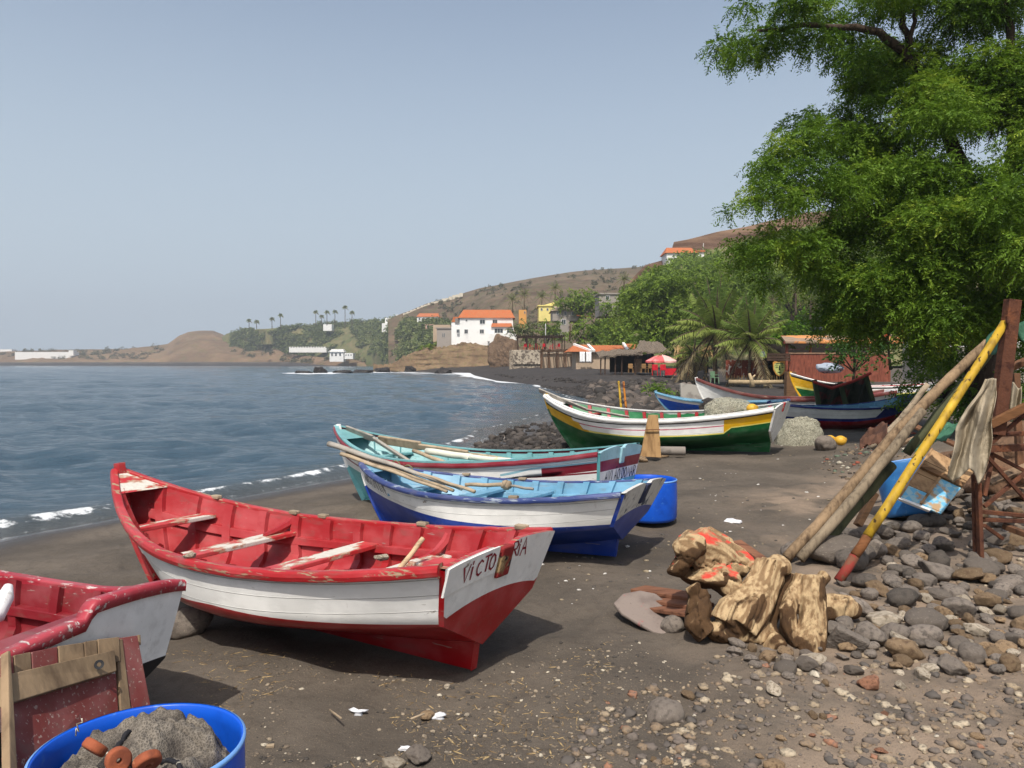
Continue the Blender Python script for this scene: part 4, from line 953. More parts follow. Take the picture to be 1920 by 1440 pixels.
def stumpmat(name, bias, red=False):
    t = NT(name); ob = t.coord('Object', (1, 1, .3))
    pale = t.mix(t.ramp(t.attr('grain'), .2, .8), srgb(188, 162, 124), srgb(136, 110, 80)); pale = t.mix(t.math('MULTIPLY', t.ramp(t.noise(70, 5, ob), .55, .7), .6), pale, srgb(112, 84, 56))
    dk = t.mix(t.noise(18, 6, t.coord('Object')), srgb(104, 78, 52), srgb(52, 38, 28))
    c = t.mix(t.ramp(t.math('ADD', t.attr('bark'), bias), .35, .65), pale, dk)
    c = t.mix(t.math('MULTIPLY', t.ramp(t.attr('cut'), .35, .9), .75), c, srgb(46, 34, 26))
    if red:
        sp = t.n('ShaderNodeSeparateXYZ'); t.set(sp.inputs[0], t.n('ShaderNodeNewGeometry').outputs['Normal'])
        k = t.math('MULTIPLY', t.ramp(t.noise(5, 3, t.coord('Object', (.8, 1.6, 2.4), (.3, 0, .6))), .52, .62), t.ramp(sp.outputs[2], .35, .6))
        c = t.mix(k, c, srgb(206, 74, 62))
    nr = t.bump(t.noise(60, 7, ob, .7), .9, .012)
    nr = t.bump(t.noise(16, 6, ob, .65), .6, .03, nr)
    return t.done(t.pbr(c, .85, nr, .2))
sg = gr(1410, 1205)
st = thing('driftwood_stump', 'gnarled pale driftwood stump with brown hollows and red paint marks', 'driftwood stump', (sg[0], 4.85, 0))
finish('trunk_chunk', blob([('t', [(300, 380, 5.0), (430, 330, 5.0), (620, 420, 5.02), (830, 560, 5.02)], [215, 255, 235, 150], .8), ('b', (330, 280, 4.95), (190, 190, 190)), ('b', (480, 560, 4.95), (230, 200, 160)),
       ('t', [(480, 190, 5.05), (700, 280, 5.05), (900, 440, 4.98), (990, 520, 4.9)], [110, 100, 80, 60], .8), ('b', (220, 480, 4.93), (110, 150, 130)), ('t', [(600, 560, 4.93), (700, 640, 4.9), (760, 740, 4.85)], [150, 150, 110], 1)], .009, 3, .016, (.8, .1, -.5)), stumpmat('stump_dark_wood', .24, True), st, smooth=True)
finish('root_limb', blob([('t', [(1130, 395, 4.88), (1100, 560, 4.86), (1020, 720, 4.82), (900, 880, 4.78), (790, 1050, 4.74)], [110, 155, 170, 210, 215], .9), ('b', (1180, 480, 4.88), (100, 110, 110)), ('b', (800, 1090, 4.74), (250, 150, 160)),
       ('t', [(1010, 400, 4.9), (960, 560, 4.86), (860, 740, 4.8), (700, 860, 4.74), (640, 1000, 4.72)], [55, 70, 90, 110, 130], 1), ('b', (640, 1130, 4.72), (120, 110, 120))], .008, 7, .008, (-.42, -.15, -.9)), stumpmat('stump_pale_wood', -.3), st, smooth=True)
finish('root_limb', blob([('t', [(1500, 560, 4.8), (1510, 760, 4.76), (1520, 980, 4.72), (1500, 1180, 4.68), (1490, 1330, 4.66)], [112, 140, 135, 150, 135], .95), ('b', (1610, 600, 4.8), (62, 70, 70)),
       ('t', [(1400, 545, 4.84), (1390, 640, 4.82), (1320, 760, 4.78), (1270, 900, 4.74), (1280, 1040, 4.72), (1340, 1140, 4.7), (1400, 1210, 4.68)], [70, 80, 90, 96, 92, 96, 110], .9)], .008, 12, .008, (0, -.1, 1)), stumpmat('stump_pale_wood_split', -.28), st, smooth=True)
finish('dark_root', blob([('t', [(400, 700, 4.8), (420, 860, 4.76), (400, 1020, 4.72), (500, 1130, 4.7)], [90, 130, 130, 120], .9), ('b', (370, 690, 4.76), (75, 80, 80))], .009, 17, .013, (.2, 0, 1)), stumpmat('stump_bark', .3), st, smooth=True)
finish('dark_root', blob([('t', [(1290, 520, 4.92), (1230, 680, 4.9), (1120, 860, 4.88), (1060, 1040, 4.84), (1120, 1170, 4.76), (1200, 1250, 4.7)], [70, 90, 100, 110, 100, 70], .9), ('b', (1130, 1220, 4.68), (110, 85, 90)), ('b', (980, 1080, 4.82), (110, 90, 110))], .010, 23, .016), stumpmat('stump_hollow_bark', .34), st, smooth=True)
m2 = blob([('t', [(1600, 880, 5.15), (1740, 870, 5.15), (1850, 860, 5.15), (1950, 900, 5.15)], [150, 150, 130, 60], .9)], .012, 31, .016)
tag(finish('driftwood_log', m2, stumpmat('log_bark', .18), smooth=True), 'brown split log lying among stones right of the driftwood stump', 'driftwood log')
# boards and slab left of the stump
bw = wood('red_brown_board', srgb(120, 82, 62), srgb(70, 44, 34), 6, (.6, 4, 4), .85, .5)
t_ = thing('board_stack', 'red brown grooved boards lying under the left side of the driftwood stump', 'boards', W(1235, 1110, 5.3))
for q in range(3):
    b = MB(); b.beam(W(1196+q*12, 1104+q*17, 5.62-q*.17), W(1320+q*4, 1122+q*16, 5.15-q*.17), .16, .028, (0, 0, 1)); b.build('board', bw, t_, bev=.006)
b = MB(); b.beam(W(1380, 1018, 5.75), W(1440, 1060, 5.5), .09, .05, (0, 0, 1)); tag(b.build('plank', bw, bev=.006), 'dark brown plank end sticking out behind the driftwood stump', 'plank')
outl = [(1150, 1130), (1168, 1112), (1200, 1106), (1230, 1112), (1250, 1128), (1258, 1150), (1262, 1172), (1248, 1190), (1225, 1184), (1196, 1168), (1166, 1150)]
b = MB(); top = [Vector(W(x, y, 4.9+(1190-y)*.0055)) for x, y in outl]; n = Vector((.05, -.5, .86)).normalized()
b.add(top+[p-n*.03 for p in top], [tuple(range(11))[::-1], tuple(range(11, 22))]+[(i, (i+1) % 11, 11+(i+1) % 11, 11+i) for i in range(11)])
tag(b.build('slab', mat('grey_slab', srgb(128, 116, 108), .85, [(srgb(108, 96, 90), 5, .45, .7), (srgb(150, 90, 86), 7, .62, .68), (srgb(86, 78, 74), 22, .6, .75)], [(30, .4, .01)]), bev=.012), 'flat grey rounded slab tilted on the sand left of the stump', 'slab')
b = MB(); b.box(W(1583, 1206, 4.6), (.2, .05, .2), 0, 0, Matrix.Translation(W(1586, 1208, 4.62)) @ Euler((R(28), R(24), R(-12))).to_matrix().to_4x4()); tag(b.build('stone_tile', st_dark, bev=.012), 'dark grey tile of stone leaning against the right end of the stump', 'stone tile')
# --- poles leaning on the rusty frame
gp = wood('grey_brown_pole', srgb(138, 116, 90), srgb(76, 60, 46), 11, (2.6, 2.6, .4), .85, .9)
gpl = wood('pale_grey_pole', srgb(132, 118, 98), srgb(74, 64, 54), 11, (2.6, 2.6, .4), .85, .9)
grp = mat('mossy_green_pole', srgb(78, 80, 56), .85, [(srgb(48, 50, 36), 6, .45, .7, (1.5, 1.5, .3)), (srgb(112, 96, 70), 9, .6, .7, (1.5, 1.5, .3))], [(40, .5, .01, (1, 1, .3))])
yl = mat('yellow_pole_paint', srgb(178, 144, 40), .6, [(srgb(132, 104, 34), 5, .45, .7, (2, 2, .5)), (srgb(60, 44, 22), 13, .6, .66, (2, 2, .7)), (srgb(226, 190, 70), 3, .6, .8)], [(30, .4, .006)])
GP = 'poles leaning on the rusty frame'
def lean(lb, pts, r, m, g=GP):
    return pole('leaning_pole', lb, 'pole', [W(*p) for p in pts], r, m, g, 1.0, 12)
lean('long grey brown pole, topmost of the leaning poles', [(1475, 1046, 6.75), (1560, 955, 6.9), (1690, 800, 7.1), (1800, 690, 7.25), (1852, 642, 7.3)], [.046, .05, .048, .044, .04], gp)
lean('grey brown pole close under the topmost leaning pole', [(1500, 1048, 6.65), (1580, 960, 6.75), (1660, 860, 6.95), (1730, 770, 7.1)], [.042, .046, .044, .04], gpl)
lean('dark mossy green pole, lowest of the leaning poles', [(1525, 1045, 6.75), (1600, 955, 6.95), (1672, 872, 7.15)], [.045, .05, .05], grp)
lean('greenish round pole crossing behind the yellow pole', [(1700, 850, 7.3), (1760, 775, 7.3), (1840, 680, 7.3), (1876, 632, 7.3)], [.042, .042, .04, .036], grp)
lean('thin brown branch leaning left of the other poles', [(1632, 840, 9.0), (1690, 785, 8.9), (1740, 720, 8.8)], [.04, .035, .03], bare, None)
yp = thing('yellow_pole', 'worn yellow pole with red foot leaning on the rusty post', 'pole', W(1572, 1090, 6.15), GP)
A_ = Vector(W(1572, 1090, 6.12)); B_ = Vector(W(1884, 606, 6.75)); ft = A_.lerp(B_, .09); ft2 = A_.lerp(B_, .16)
for nm, p, q, m in (('shaft', ft2, B_, yl), ('bare_section', ft, ft2, wood('pole_bare_brown', srgb(120, 78, 48))), ('red_foot', A_, ft, mat('red_foot_paint', srgb(128, 50, 42), .8, [(srgb(108, 70, 52), 14, .45, .58)], [(30, .4, .006)]))):
    b = MB(); n_ = 8 if nm == 'shaft' else 2
    P = [p.lerp(q, i/n_)+Vector((.004*math.sin(i*2), 0, .004*math.cos(i*1.7))) for i in range(n_+1)]
    b.tube(P, [.039-.004*((x-A_).length/(B_-A_).length) for x in P], 12); b.build(nm, m, yp, smooth=True)
tmb = wood('dark_timber', srgb(84, 62, 44))
for a, e, w, h, lb in (((1608, 985, 7.9), (1640, 925, 8.0), .06, .09, 'short dark timber propped upright under the leaning poles'), ((1570, 960, 7.5), (1608, 935, 7.6), .05, .06, 'short brown timber lying below the mossy green pole')):
    b = MB(); b.beam(W(*a), W(*e), w, h, (0, 1, 0)); tag(b.build('timber', tmb, bev=.006), lb, 'timber')
# --- rusty frame
rust = mat('rusty_steel', srgb(88, 56, 42), .85, [(srgb(120, 74, 48), 6, .45, .7), (srgb(62, 36, 28), 11, .5, .7), (srgb(84, 64, 56), 3.5, .6, .75)], [(50, .6, .01), (12, .3, .02)], .2)
fr = thing('steel_trestle', 'rusty steel frame with a tall post and crossed braces at the right edge', 'steel frame', gr(1838, 1045))
def fb(nm, a, e, w, h, m=rust):
    b = MB(); b.beam(W(*a), W(*e), w, h, (0, 1, 0)); return b.build(nm, m, fr, bev=.004)
fb('post', (1868, 815, 6.75), (1899, 562, 6.75), .11, .09)
fb('leg', (1839, 1046, 6.7), (1834, 905, 6.72), .035, .05); fb('leg', (1829, 1040, 6.78), (1826, 890, 6.8), .03, .04)
fb('leg', (1945, 1000, 7.6), (1930, 700, 7.6), .06, .06)
for a, e, w in (((1850, 842, 6.74), (1935, 838, 7.0), .06), ((1860, 815, 6.78), (1940, 812, 7.0), .04), ((1845, 960, 6.7), (1935, 968, 7.0), .035), ((1845, 974, 6.72), (1940, 978, 7.0), .035), ((1872, 792, 6.8), (1940, 760, 6.9), .05)):
    fb('cross_bar', a, e, w, .04)
for a, e in (((1845, 985, 6.7), (1880, 1010, 6.8)), ((1850, 855, 6.75), (1935, 950, 6.9)), ((1845, 950, 6.8), (1930, 880, 6.9)), ((1852, 836, 6.76), (1930, 770, 6.72)), ((1846, 930, 6.82), (1862, 850, 6.9)), ((1858, 850, 6.9), (1925, 885, 7.1))):
    fb('brace', a, e, .032, .028)
fb('wooden_rail', (1856, 796, 6.7), (1945, 752, 6.6), .07, .05, wood('frame_wood', srgb(120, 84, 56)))
fb('bolt_plate', (1890, 606, 6.68), (1890, 592, 6.68), .03, .03)
# green sheet caught on the post and cloth hung over the poles
def sheet(nm, lb, cat, fn, na, nb, m, thick=.004):
    P = np.array([[fn(i/(na-1), j/(nb-1)) for j in range(nb)] for i in range(na)]); b = MB(); b.grid(P); o = b.build(nm, m, smooth=True)
    s = o.modifiers.new('t', 'SOLIDIFY'); s.thickness = thick; return tag(o, lb, cat)
gsh = mat('green_tarp', srgb(58, 100, 78), .7, [(srgb(40, 76, 58), 5, .45, .7), (srgb(96, 130, 104), 18, .6, .75)], [(14, .5, .03)])
def q4(a, b_, c, d): return lambda u, v: np.array(a)*(1-u)*(1-v)+np.array(b_)*u*(1-v)+np.array(c)*u*v+np.array(d)*(1-u)*v
f0 = q4(W(1848, 640, 7.2), W(1884, 598, 7.2), W(1894, 612, 6.9), W(1862, 668, 7.0)); sheet('tarpaulin', 'green tarpaulin folded over the pole tops behind the rusty post', 'tarpaulin', lambda u, v: f0(u, v)+np.array((0, .03*math.sin(9*u+4*v), .02*math.sin(7*v+3*u))), 14, 10, gsh)
f1 = q4(W(1908, 610, 7.0), W(1945, 585, 7.0), W(1945, 650, 7.0), W(1912, 640, 7.0)); sheet('tarpaulin', 'green tarpaulin scrap hanging right of the rusty post top', 'tarpaulin', lambda u, v: f1(u, v)+np.array((0, .03*math.sin(9*u+4*v), 0)), 10, 8, gsh)
f2 = q4(W(1690, 842, 7.7), W(1766, 786, 8.2), W(1800, 800, 8.0), W(1738, 842, 7.6)); sheet('tarpaulin', 'crumpled green tarpaulin on the ground behind the yellow pole', 'tarpaulin', lambda u, v: f2(u, v)+np.array((0, 0, .05*fbm(u*4, v*4, s=66))), 24, 18, gsh)
cl = mat('dirty_canvas', srgb(158, 147, 127), .9, [(srgb(150, 138, 118), 3.5, .42, .68), (srgb(112, 98, 78), 9, .6, .8)], [(60, .4, .006), (9, .5, .03)], .1)
def cloth(u, v):   # u across, v down
    xl = np.interp(v, [0, .1, .3, .5, .62, .78, 1], [1062, 1035, 975, 925, 918, 905, 890]); xr = np.interp(v, [0, .3, .7, 1], [1118, 1102, 1090, 1082])
    yb = np.interp(u, [0, .12, .28, .48, .6, .7, .84, 1], [880, 905, 880, 838, 860, 916, 880, 770])
    top = 418+10*abs(u-.6); x = xl+(xr-xl)*u+5*math.sin(v*11+u*5); y = top+(yb-top)*v
    ph = u*13+v*3.5*(1-u); d = 6.5-.06*math.sin(ph)*sst(.03, .4, v)-.022*math.sin(ph*2.3+1.3)*sst(.1, .5, v)-.07*v*(1-u)+.035*float(fbm(u*4, v*5, s=71))
    return np.array(W(1420+x*.403, 540+y*.403, d))
sheet('cloth', 'dirty pale canvas cloth hanging in folds from the rusty post', 'cloth', cloth, 70, 40, cl)
f3 = lambda u, v: np.array(W(1898+(u-.5)*34, 722+v*62+6*math.sin(u*9), 7.0-.06*math.sin(u*13+v*3)))
sheet('cloth', 'small pale rag hanging behind the rusty post', 'cloth', f3, 20, 14, cl)
# --- drum with the checked hatch on it
dx, dy, dz = W(1712, 905, 8.6)
barrel('blue drum tipped over behind the yellow pole, under a worn wooden lid', dx, dy, .02, .275, .60, mat('pale_blue_plastic', srgb(46, 112, 172), .45, [(srgb(34, 86, 140), 4, .5, .75), (srgb(96, 136, 170), 14, .6, .75)], [(30, .15, .004)], .4), rot=(R(-14), R(-8), 0))
ht_ = thing('checked_hatch', 'worn wooden lid with light blue checks and a batten, lying on the tipped drum', 'hatch', W(1745, 960, 8.2))
lq = lambda u, v: Vector(W(1745, 843, 8.55))*(1-u)*(1-v)+Vector(W(1826, 885, 8.4))*u*(1-v)+Vector(W(1763, 966, 7.95))*u*v+Vector(W(1684, 935, 8.05))*(1-u)*v
tn = NT('checked_lid'); ob = tn.coord('Object', (1, 1, 1), (0, 0, R(-25)))
chk = tn.n('ShaderNodeTexChecker'); chk.inputs['Scale'].default_value = 15; tn.set(chk.inputs['Vector'], ob); chk.inputs['Color1'].default_value = c4(srgb(104, 172, 206)); chk.inputs['Color2'].default_value = c4(srgb(150, 186, 196))
lidb = tn.done(tn.pbr(tn.mix(tn.ramp(tn.noise(9, 5, ob), .5, .6), chk.outputs[0], srgb(170, 142, 108)), .75, tn.bump(tn.noise(40, 5, ob), .4, .006)))
lw_ = wood('lid_wood', srgb(168, 136, 100), srgb(110, 84, 60), 6, (2, 2, .6), .85, .4)
def lidp(nm, u0, u1, v0, v1, th_, m, up=0.0):
    a = [lq(u0, v0), lq(u1, v0), lq(u1, v1), lq(u0, v1)]; n = (a[1]-a[0]).cross(a[3]-a[0]).normalized(); n = -n if n.y > 0 else n
    b = MB(); b.add([p+n*(up+th_) for p in a]+[p+n*up for p in a], [(0, 1, 2, 3), (7, 6, 5, 4), (0, 4, 5, 1), (1, 5, 6, 2), (2, 6, 7, 3), (3, 7, 4, 0)]); b.build(nm, m, ht_, bev=.004)
for k in range(4): lidp('plank', 0.0+.0, 1, k*.25+.004, (k+1)*.25-.004, .022, lidb if k == 3 else lw_)
lidp('painted_panel', .5, .99, .42, .97, .006, lidb, .023)
lidp('batten', .02, .98, .34, .42, .035, wood('lid_batten', srgb(132, 100, 70)), .023); lidp('edge_strip', -.01, .03, 0, 1, .03, lw_, .0); lidp('white_edge', 0, .75, .985, 1.02, .035, white_tr, -.01)
lidp('cross_strip', .46, .52, .42, .98, .02, lw_, .024)
# --- around the green boat
tp = [(1201, 856), (1240, 858), (1234, 778), (1216, 778)]
tpl = thing('tapered_plank', 'tall tapered plank with a yellow smear standing before the green boat', 'plank', W(1220, 857, 14.0))
b = MB(); a = [Vector(W(x, y, 14.05+(858-y)*.002)) for x, y in tp]; b.add(a+[p+Vector((0, .05, 0)) for p in a], [(0, 1, 2, 3), (7, 6, 5, 4), (0, 4, 5, 1), (1, 5, 6, 2), (2, 6, 7, 3), (3, 7, 4, 0)])
b.build('board', mat('tan_plank', srgb(156, 124, 84), .8, [(srgb(120, 92, 60), 4, .45, .7, (3, 3, .5)), (srgb(214, 180, 40), 2.6, .56, .62)], [(20, .4, .01, (3, 3, .4))]), tpl, bev=.006)
b = MB(); b.beam(W(1210, 806, 14.1), W(1237, 805, 14.1), .01, .03, (0, 1, 0)); b.build('nail_strip', rust, tpl)
pm = mat('grey_concrete_pipe', srgb(128, 120, 112), .85, [(srgb(92, 86, 80), 5, .5, .7)], [(30, .4, .01)])
b = MB(); M = Matrix.Translation(W(1238, 845, 14.5)) @ Euler((0, R(90), R(-8))).to_matrix().to_4x4(); b.lathe((0, 0, 0), [(.082, 0), (.082, .46), (.06, .46), (.06, 0), (.082, 0)], 28, 0, M); tag(b.build('pipe', pm, smooth=True, bev=.004), 'short grey concrete pipe on the sand beside the tapered plank', 'pipe')
for px, top, lb, m in ((1160, 715, 'thin yellow stick standing in the rubble, left of its pair', yl), (1169, 716, 'rusty yellow stick standing in the rubble, right of its pair', mat('rusty_yellow', srgb(170, 110, 40), .8, [(rust_c := srgb(110, 60, 34), 8, .5, .6)], [(30, .4, .01)]))):
    pole('stake', lb, 'stake', [W(px+5, 768, 20.0), W(px, top, 20.3)], [.032, .028], m)
# pale nets and buoys
nm_ = NT('pale_net'); ob = nm_.coord('Object')
lace = nm_.ramp(nm_.noise(42, 6, ob, .8), .44, .58); tb_ = nm_.n('ShaderNodeBsdfTransparent')
pn = nm_.pbr(nm_.mix(nm_.noise(5, 5, ob), srgb(178, 174, 152), srgb(206, 202, 182)), .9, nm_.bump(nm_.noise(40, 6, ob, .8), 1.0, .05), .1)
mxs = nm_.n('ShaderNodeMixShader'); nm_.set(mxs.inputs[0], nm_.math('MULTIPLY', lace, .9)); nm_.t.links.new(tb_.outputs[0], mxs.inputs[2]); nm_.t.links.new(pn.outputs[0], mxs.inputs[1]); palenet = nm_.done(mxs)
strand = mat('net_strand', srgb(176, 172, 150), .9)
def net_mound(lb, px, py, Y, rx, ry, hz, seed, z0=None):
    x0, y0, zz = W(px, py, Y); z0 = zz if z0 is None else z0; o_ = thing('net_pile', lb, 'net pile', (x0, y0, z0)); rg = np.random.default_rng(seed)
    for s_, nm in ((1.0, 'outer_netting'), (.86, 'inner_netting')):
        V, T = ico(5); V = V.copy(); k = 1+.15*fbm(V[:, 0]*1.6, V[:, 1]*1.6, V[:, 2]*1.6, o=2, s=seed)+.045*fbm(V[:, 0]*9, V[:, 1]*9, V[:, 2]*9, s=seed+2)
        V = V*k[:, None]*np.array((rx, ry, hz))*s_; V[:, 2] = np.maximum(V[:, 2], -.03); finish(nm, npmesh('n', V, T), palenet, o_, True, 0, True)
    b = MB()
    for k in range(520):
        a, e = rg.uniform(0, 6.28), math.asin(rg.uniform(.05, 1)); d = np.array((math.cos(a)*math.cos(e)*rx, math.sin(a)*math.cos(e)*ry, math.sin(e)*hz)); tn_ = rg.normal(size=3)*.09
        b.tube([tuple(d*.95), tuple(d*1.14+tn_*.5+np.array((0, 0, .03))), tuple(d*1.05+tn_*1.2), tuple(d*.97+tn_*1.8)], .0035, 3, False)
    b.build('loose_strands', strand, o_); return o_
net_mound('fuzzy mound of pale net on the sand behind the green boat stern', 1498, 848, 16.3, .52, .4, .60, 61, .0)
net_mound('pile of pale net lying in the green boat near its stern', 1368, 776, 15.6, .5, .34, .32, 64)
buoy = mat('yellow_buoy', srgb(206, 160, 52), .5, [(srgb(150, 108, 40), 8, .55, .7)], [(14, .3, .01)], .35)
for px, py, Y, r, lb in ((1556, 825, 15.6, .105, 'yellow ball buoy on the sand touching the net mound'), (1576, 826, 15.5, .105, 'yellow ball buoy on the sand, outer one of the pair'), (1410, 766, 15.0, .1, 'yellow ball buoy on the net in the green boat')):
    o_ = thing('buoy', lb, 'buoy', W(px, py, Y)); V, T = ico(4); finish('ball', npmesh('b', V*r*np.array((1.08, 1, .95)), T), buoy, o_, True, 0, True)
    b = MB(); b.lathe((0, 0, 0), [(.012, -.015), (.03, -.01), (.03, .012), (.012, .016), (.012, -.015)], 12, 0, Matrix.Translation((r*.9, -r*.3, r*.3)) @ Euler((R(70), 0, R(50))).to_matrix().to_4x4()); b.build('eye', buoy, o_, local=True)
# rubbish heap between the poles and the sand
f4 = lambda u, v: np.array(W(1612+u*52, 846-v*24-u*30, 8.6-u*.2+.25*v))+np.array((0, 0, .05*float(fbm(u*5, v*5, s=81))))
sheet('rusty_sheet', 'rust brown sheet leaning left of the poles', 'metal sheet', f4, 26, 16, mat('rust_brown_sheet', srgb(92, 64, 50), .85, [(srgb(62, 44, 38), 5, .45, .7)], [(20, .5, .02)]))
bits('debris_heap', 420, [(1545, 850), (1640, 820), (1730, 800), (1760, 860), (1680, 900), (1600, 910), (1540, 880)], .015, .075, [(0, srgb(70, 62, 54)), (.35, srgb(120, 104, 84)), (.7, srgb(96, 110, 92)), (.82, srgb(176, 168, 150)), (.94, srgb(150, 80, 60))], 'scraps of rope, shells and rubbish by the poles', 1, .6)
sc_m = mat('white_scrap', (.78, .78, .8), .6)
for px, py, lb, s_ in ((821, 1328, 'white torn scrap of plastic on the sand below the red bottomed boat', .03), (762, 1393, 'pale blue white scrap beside the speckled stones at the front', .022), (1372, 970, 'white crumpled plastic on the open sand behind the stump', .06), (672, 1327, 'grey bent shell piece on the sand left of the white scrap', .03)):
    x, y, z = gr(px, py); V, T = ico(2); V = V*(1+.5*RNG.normal(size=(len(V), 1)).clip(-1, 1))*np.array((1.3, .7, .45))*s_; o_ = finish('scrap', npmesh('s', V+np.array((x, y, float(ground_z(x, y))+.01)), T), sc_m); tag(o_, lb, 'scrap')
b = MB(); x, y, z = gr(507, 1380); b.box((x, y, float(ground_z(x, y))+.006), (.035, .02, .012), .2); tag(b.build('wood_chip', ow, bev=.002), 'small square chip of pale wood on the sand', 'wood chip')
for a_, e_, lb in (((618, 1331), (640, 1347), 'short yellow straw stalk on the sand left of the bent shell'), ((770, 1348), (796, 1338), 'thin straw stalk lying beside the tan rounded stone')):
    p, q = Vector(gr(*a_, .012)), Vector(gr(*e_, .02)); b = MB(); b.tube([p, q], .005, 6); tag(b.build('stalk', ow, smooth=True), lb, 'stalk')

# weathered boards and sticks heaped round the foot of the rusty frame
wb = [wood('weathered_board', srgb(128, 106, 84), srgb(74, 60, 48), 9, (2.2, 2.2, .6), .85, .7), wood('brown_old_board', srgb(104, 74, 54), srgb(60, 42, 32), 9, (2.2, 2.2, .6), .85, .7)]
for a, e, w, h, k, lb in (((1852, 905, 7.3), (1945, 868, 7.4), .10, .03, 0, 'grey weathered board lying through the rusty frame, upper one'), ((1848, 870, 7.6), (1935, 905, 7.2), .07, .05, 1, 'brown beam end slanting down behind the rusty legs'), ((1862, 935, 7.2), (1945, 915, 7.4), .09, .03, 0, 'grey weathered board lying through the rusty frame, lower one'),
        ((1880, 985, 6.9), (1950, 1012, 6.7), .05, .05, 1, 'short brown stick on the stones at the right frame edge'), ((1700, 792, 8.9), (1800, 838, 8.4), .09, .03, 1, 'old brown board lying behind the yellow pole'), ((1650, 846, 8.6), (1716, 822, 8.7), .05, .04, 0, 'grey stick across the rubbish left of the yellow pole'),
        ((1868, 700, 7.4), (1945, 668, 7.3), .08, .05, 1, 'brown rail nailed behind the rusty post'), ((1790, 838, 8.2), (1870, 815, 8.0), .06, .03, 0, 'thin grey slat behind the hanging canvas cloth'), ((1905, 700, 7.6), (1912, 880, 7.5), .06, .05, 1, 'upright brown stake behind the rusty frame')):
    b = MB(); b.beam(W(*a), W(*e), w, h, (0, -.3, 1)); tag(b.build('board', wb[k], bev=.005), lb, 'board')
V, T = ico(5); V = V.copy(); x, y, z = W(1960, 890, 9.4); V = V*(1+.16*fbm(V[:, 0]*2, V[:, 1]*2, V[:, 2]*2, s=77)+.05*fbm(V[:, 0]*8, V[:, 1]*8, V[:, 2]*8, s=78))[:, None]*np.array((1.5, 1.6, .75))
o = finish('earth_bank', npmesh('e', V+np.array((x+.5, y, .35)), T), mat('brown_earth', srgb(112, 86, 66), .95, [(srgb(84, 62, 48), 3, .45, .7), (srgb(136, 112, 90), 9, .6, .75)], [(12, .8, .05)]), smooth=True); tag(o, 'brown bank of earth at the right', kind='structure')
# ================================================================ trees
def leafmat(name, c0, c1, c2, trans=.3):
    t = NT(name); k = t.attr('tone')
    c = t.mix(t.ramp(k, .0, .5), c0, c1); c = t.mix(t.ramp(k, .55, 1.0), c, c2)
    p = t.pbr(c, .6, None, .25); tr = t.n('ShaderNodeBsdfTranslucent'); t.set(tr.inputs[0], c)
    m = t.n('ShaderNodeMixShader'); m.inputs[0].default_value = trans; t.t.links.new(p.outputs[0], m.inputs[1]); t.t.links.new(tr.outputs[0], m.inputs[2])
    return t.done(m)
def norm(a): return a/np.maximum(np.linalg.norm(a, axis=-1, keepdims=True), 1e-9)
def sprays(rg, C, D, L, npair, ll, lw, droop=.25, tone=None):
    """Feathery twigs: C centres, D directions, L lengths; every leaflet is a small diamond."""
    n = len(C); D = norm(D); k = npair
    s = (np.arange(k)+.6)/k
    P = C[:, None]+D[:, None]*(L[:, None]*s)[..., None]; P[..., 2] -= droop*L[:, None]*s**2
    sd = norm(np.cross(D, np.array((0, 0, 1.))+rg.normal(size=(n, 3))*.45))
    V = []
    for sg in (1, -1):
        d = norm(D[:, None]*.55+sg*sd[:, None]+rg.normal(size=(n, k, 3))*.28); d[..., 2] -= .18
        l = ll*(1.15-.5*np.abs(s-.4))[None, :, None]*rg.uniform(.75, 1.25, (n, k, 1)); w = norm(np.cross(d, rg.normal(size=(n, k, 3))*.5+np.array((0, 0, 1.))))*lw
        V.append(np.stack([P, P+d*l*.5+w, P+d*l, P+d*l*.5-w], 2))
    V = np.stack(V, 1).reshape(-1, 3); Q = np.arange(len(V)).reshape(-1, 4)
    tn = np.repeat(rg.random(n) if tone is None else tone, k*8)
    return V, Q, tn
def clump_points(rg, c, r, n, flat=.62, shell=.5):
    d = norm(rg.normal(size=(n, 3))); q = (shell+(1-shell)*rg.random(n)**.6)
    q = np.where(rg.random(n) < .22, rg.random(n)*.8, q)
    P = d*q[:, None]*np.array((r, r, r*flat)); P += .16*r*rg.normal(size=(n, 3))
    D = d+rg.normal(size=(n, 3))*.55; D[:, 2] -= .25
    return P+np.array(c), D
def crown(rg, clumps, dens, L, npair, ll, lw, flat=.62, droop=.25):
    V, Q, T = [], [], []; o = 0
    for (c, r) in clumps:
        n = max(8, int(dens*r*r)); P, D = clump_points(rg, c, r, n, flat)
        tn = np.clip(rg.random(n)*.5+.5*rg.random()**1.3, 0, 1)
        v, q, t_ = sprays(rg, P, D, L*rg.uniform(.6, 1.25, n), npair, ll, lw, droop, tn); V.append(v); Q.append(q+o); T.append(t_); o += len(v)
    return npmesh('crown', np.concatenate(V), np.concatenate(Q), dict(tone=np.concatenate(T)))
barkm = mat('tree_bark', srgb(70, 58, 48), .9, [(srgb(40, 33, 28), 6, .45, .7, (2, 2, .5)), (srgb(104, 92, 78), 9, .58, .75)], [(14, .7, .04, (2, 2, .5))])
lf_big = leafmat('acacia_leaves', (.05, .11, .012), (.135, .235, .022), (.29, .38, .04), .4)
lf_mid = leafmat('village_tree_leaves', (.09, .15, .02), (.175, .26, .03), (.27, .34, .06), .35)
lf_far = leafmat('scrub_leaves', (.08, .11, .035), (.15, .185, .055), (.24, .25, .1), .25)
lf_dry = leafmat('dry_scrub_leaves', (.1, .1, .05), (.13, .125, .06), (.17, .15, .08), .15)
lf_bright = leafmat('bright_leaves', (.05, .13, .008), (.11, .22, .012), (.2, .32, .02), .4)
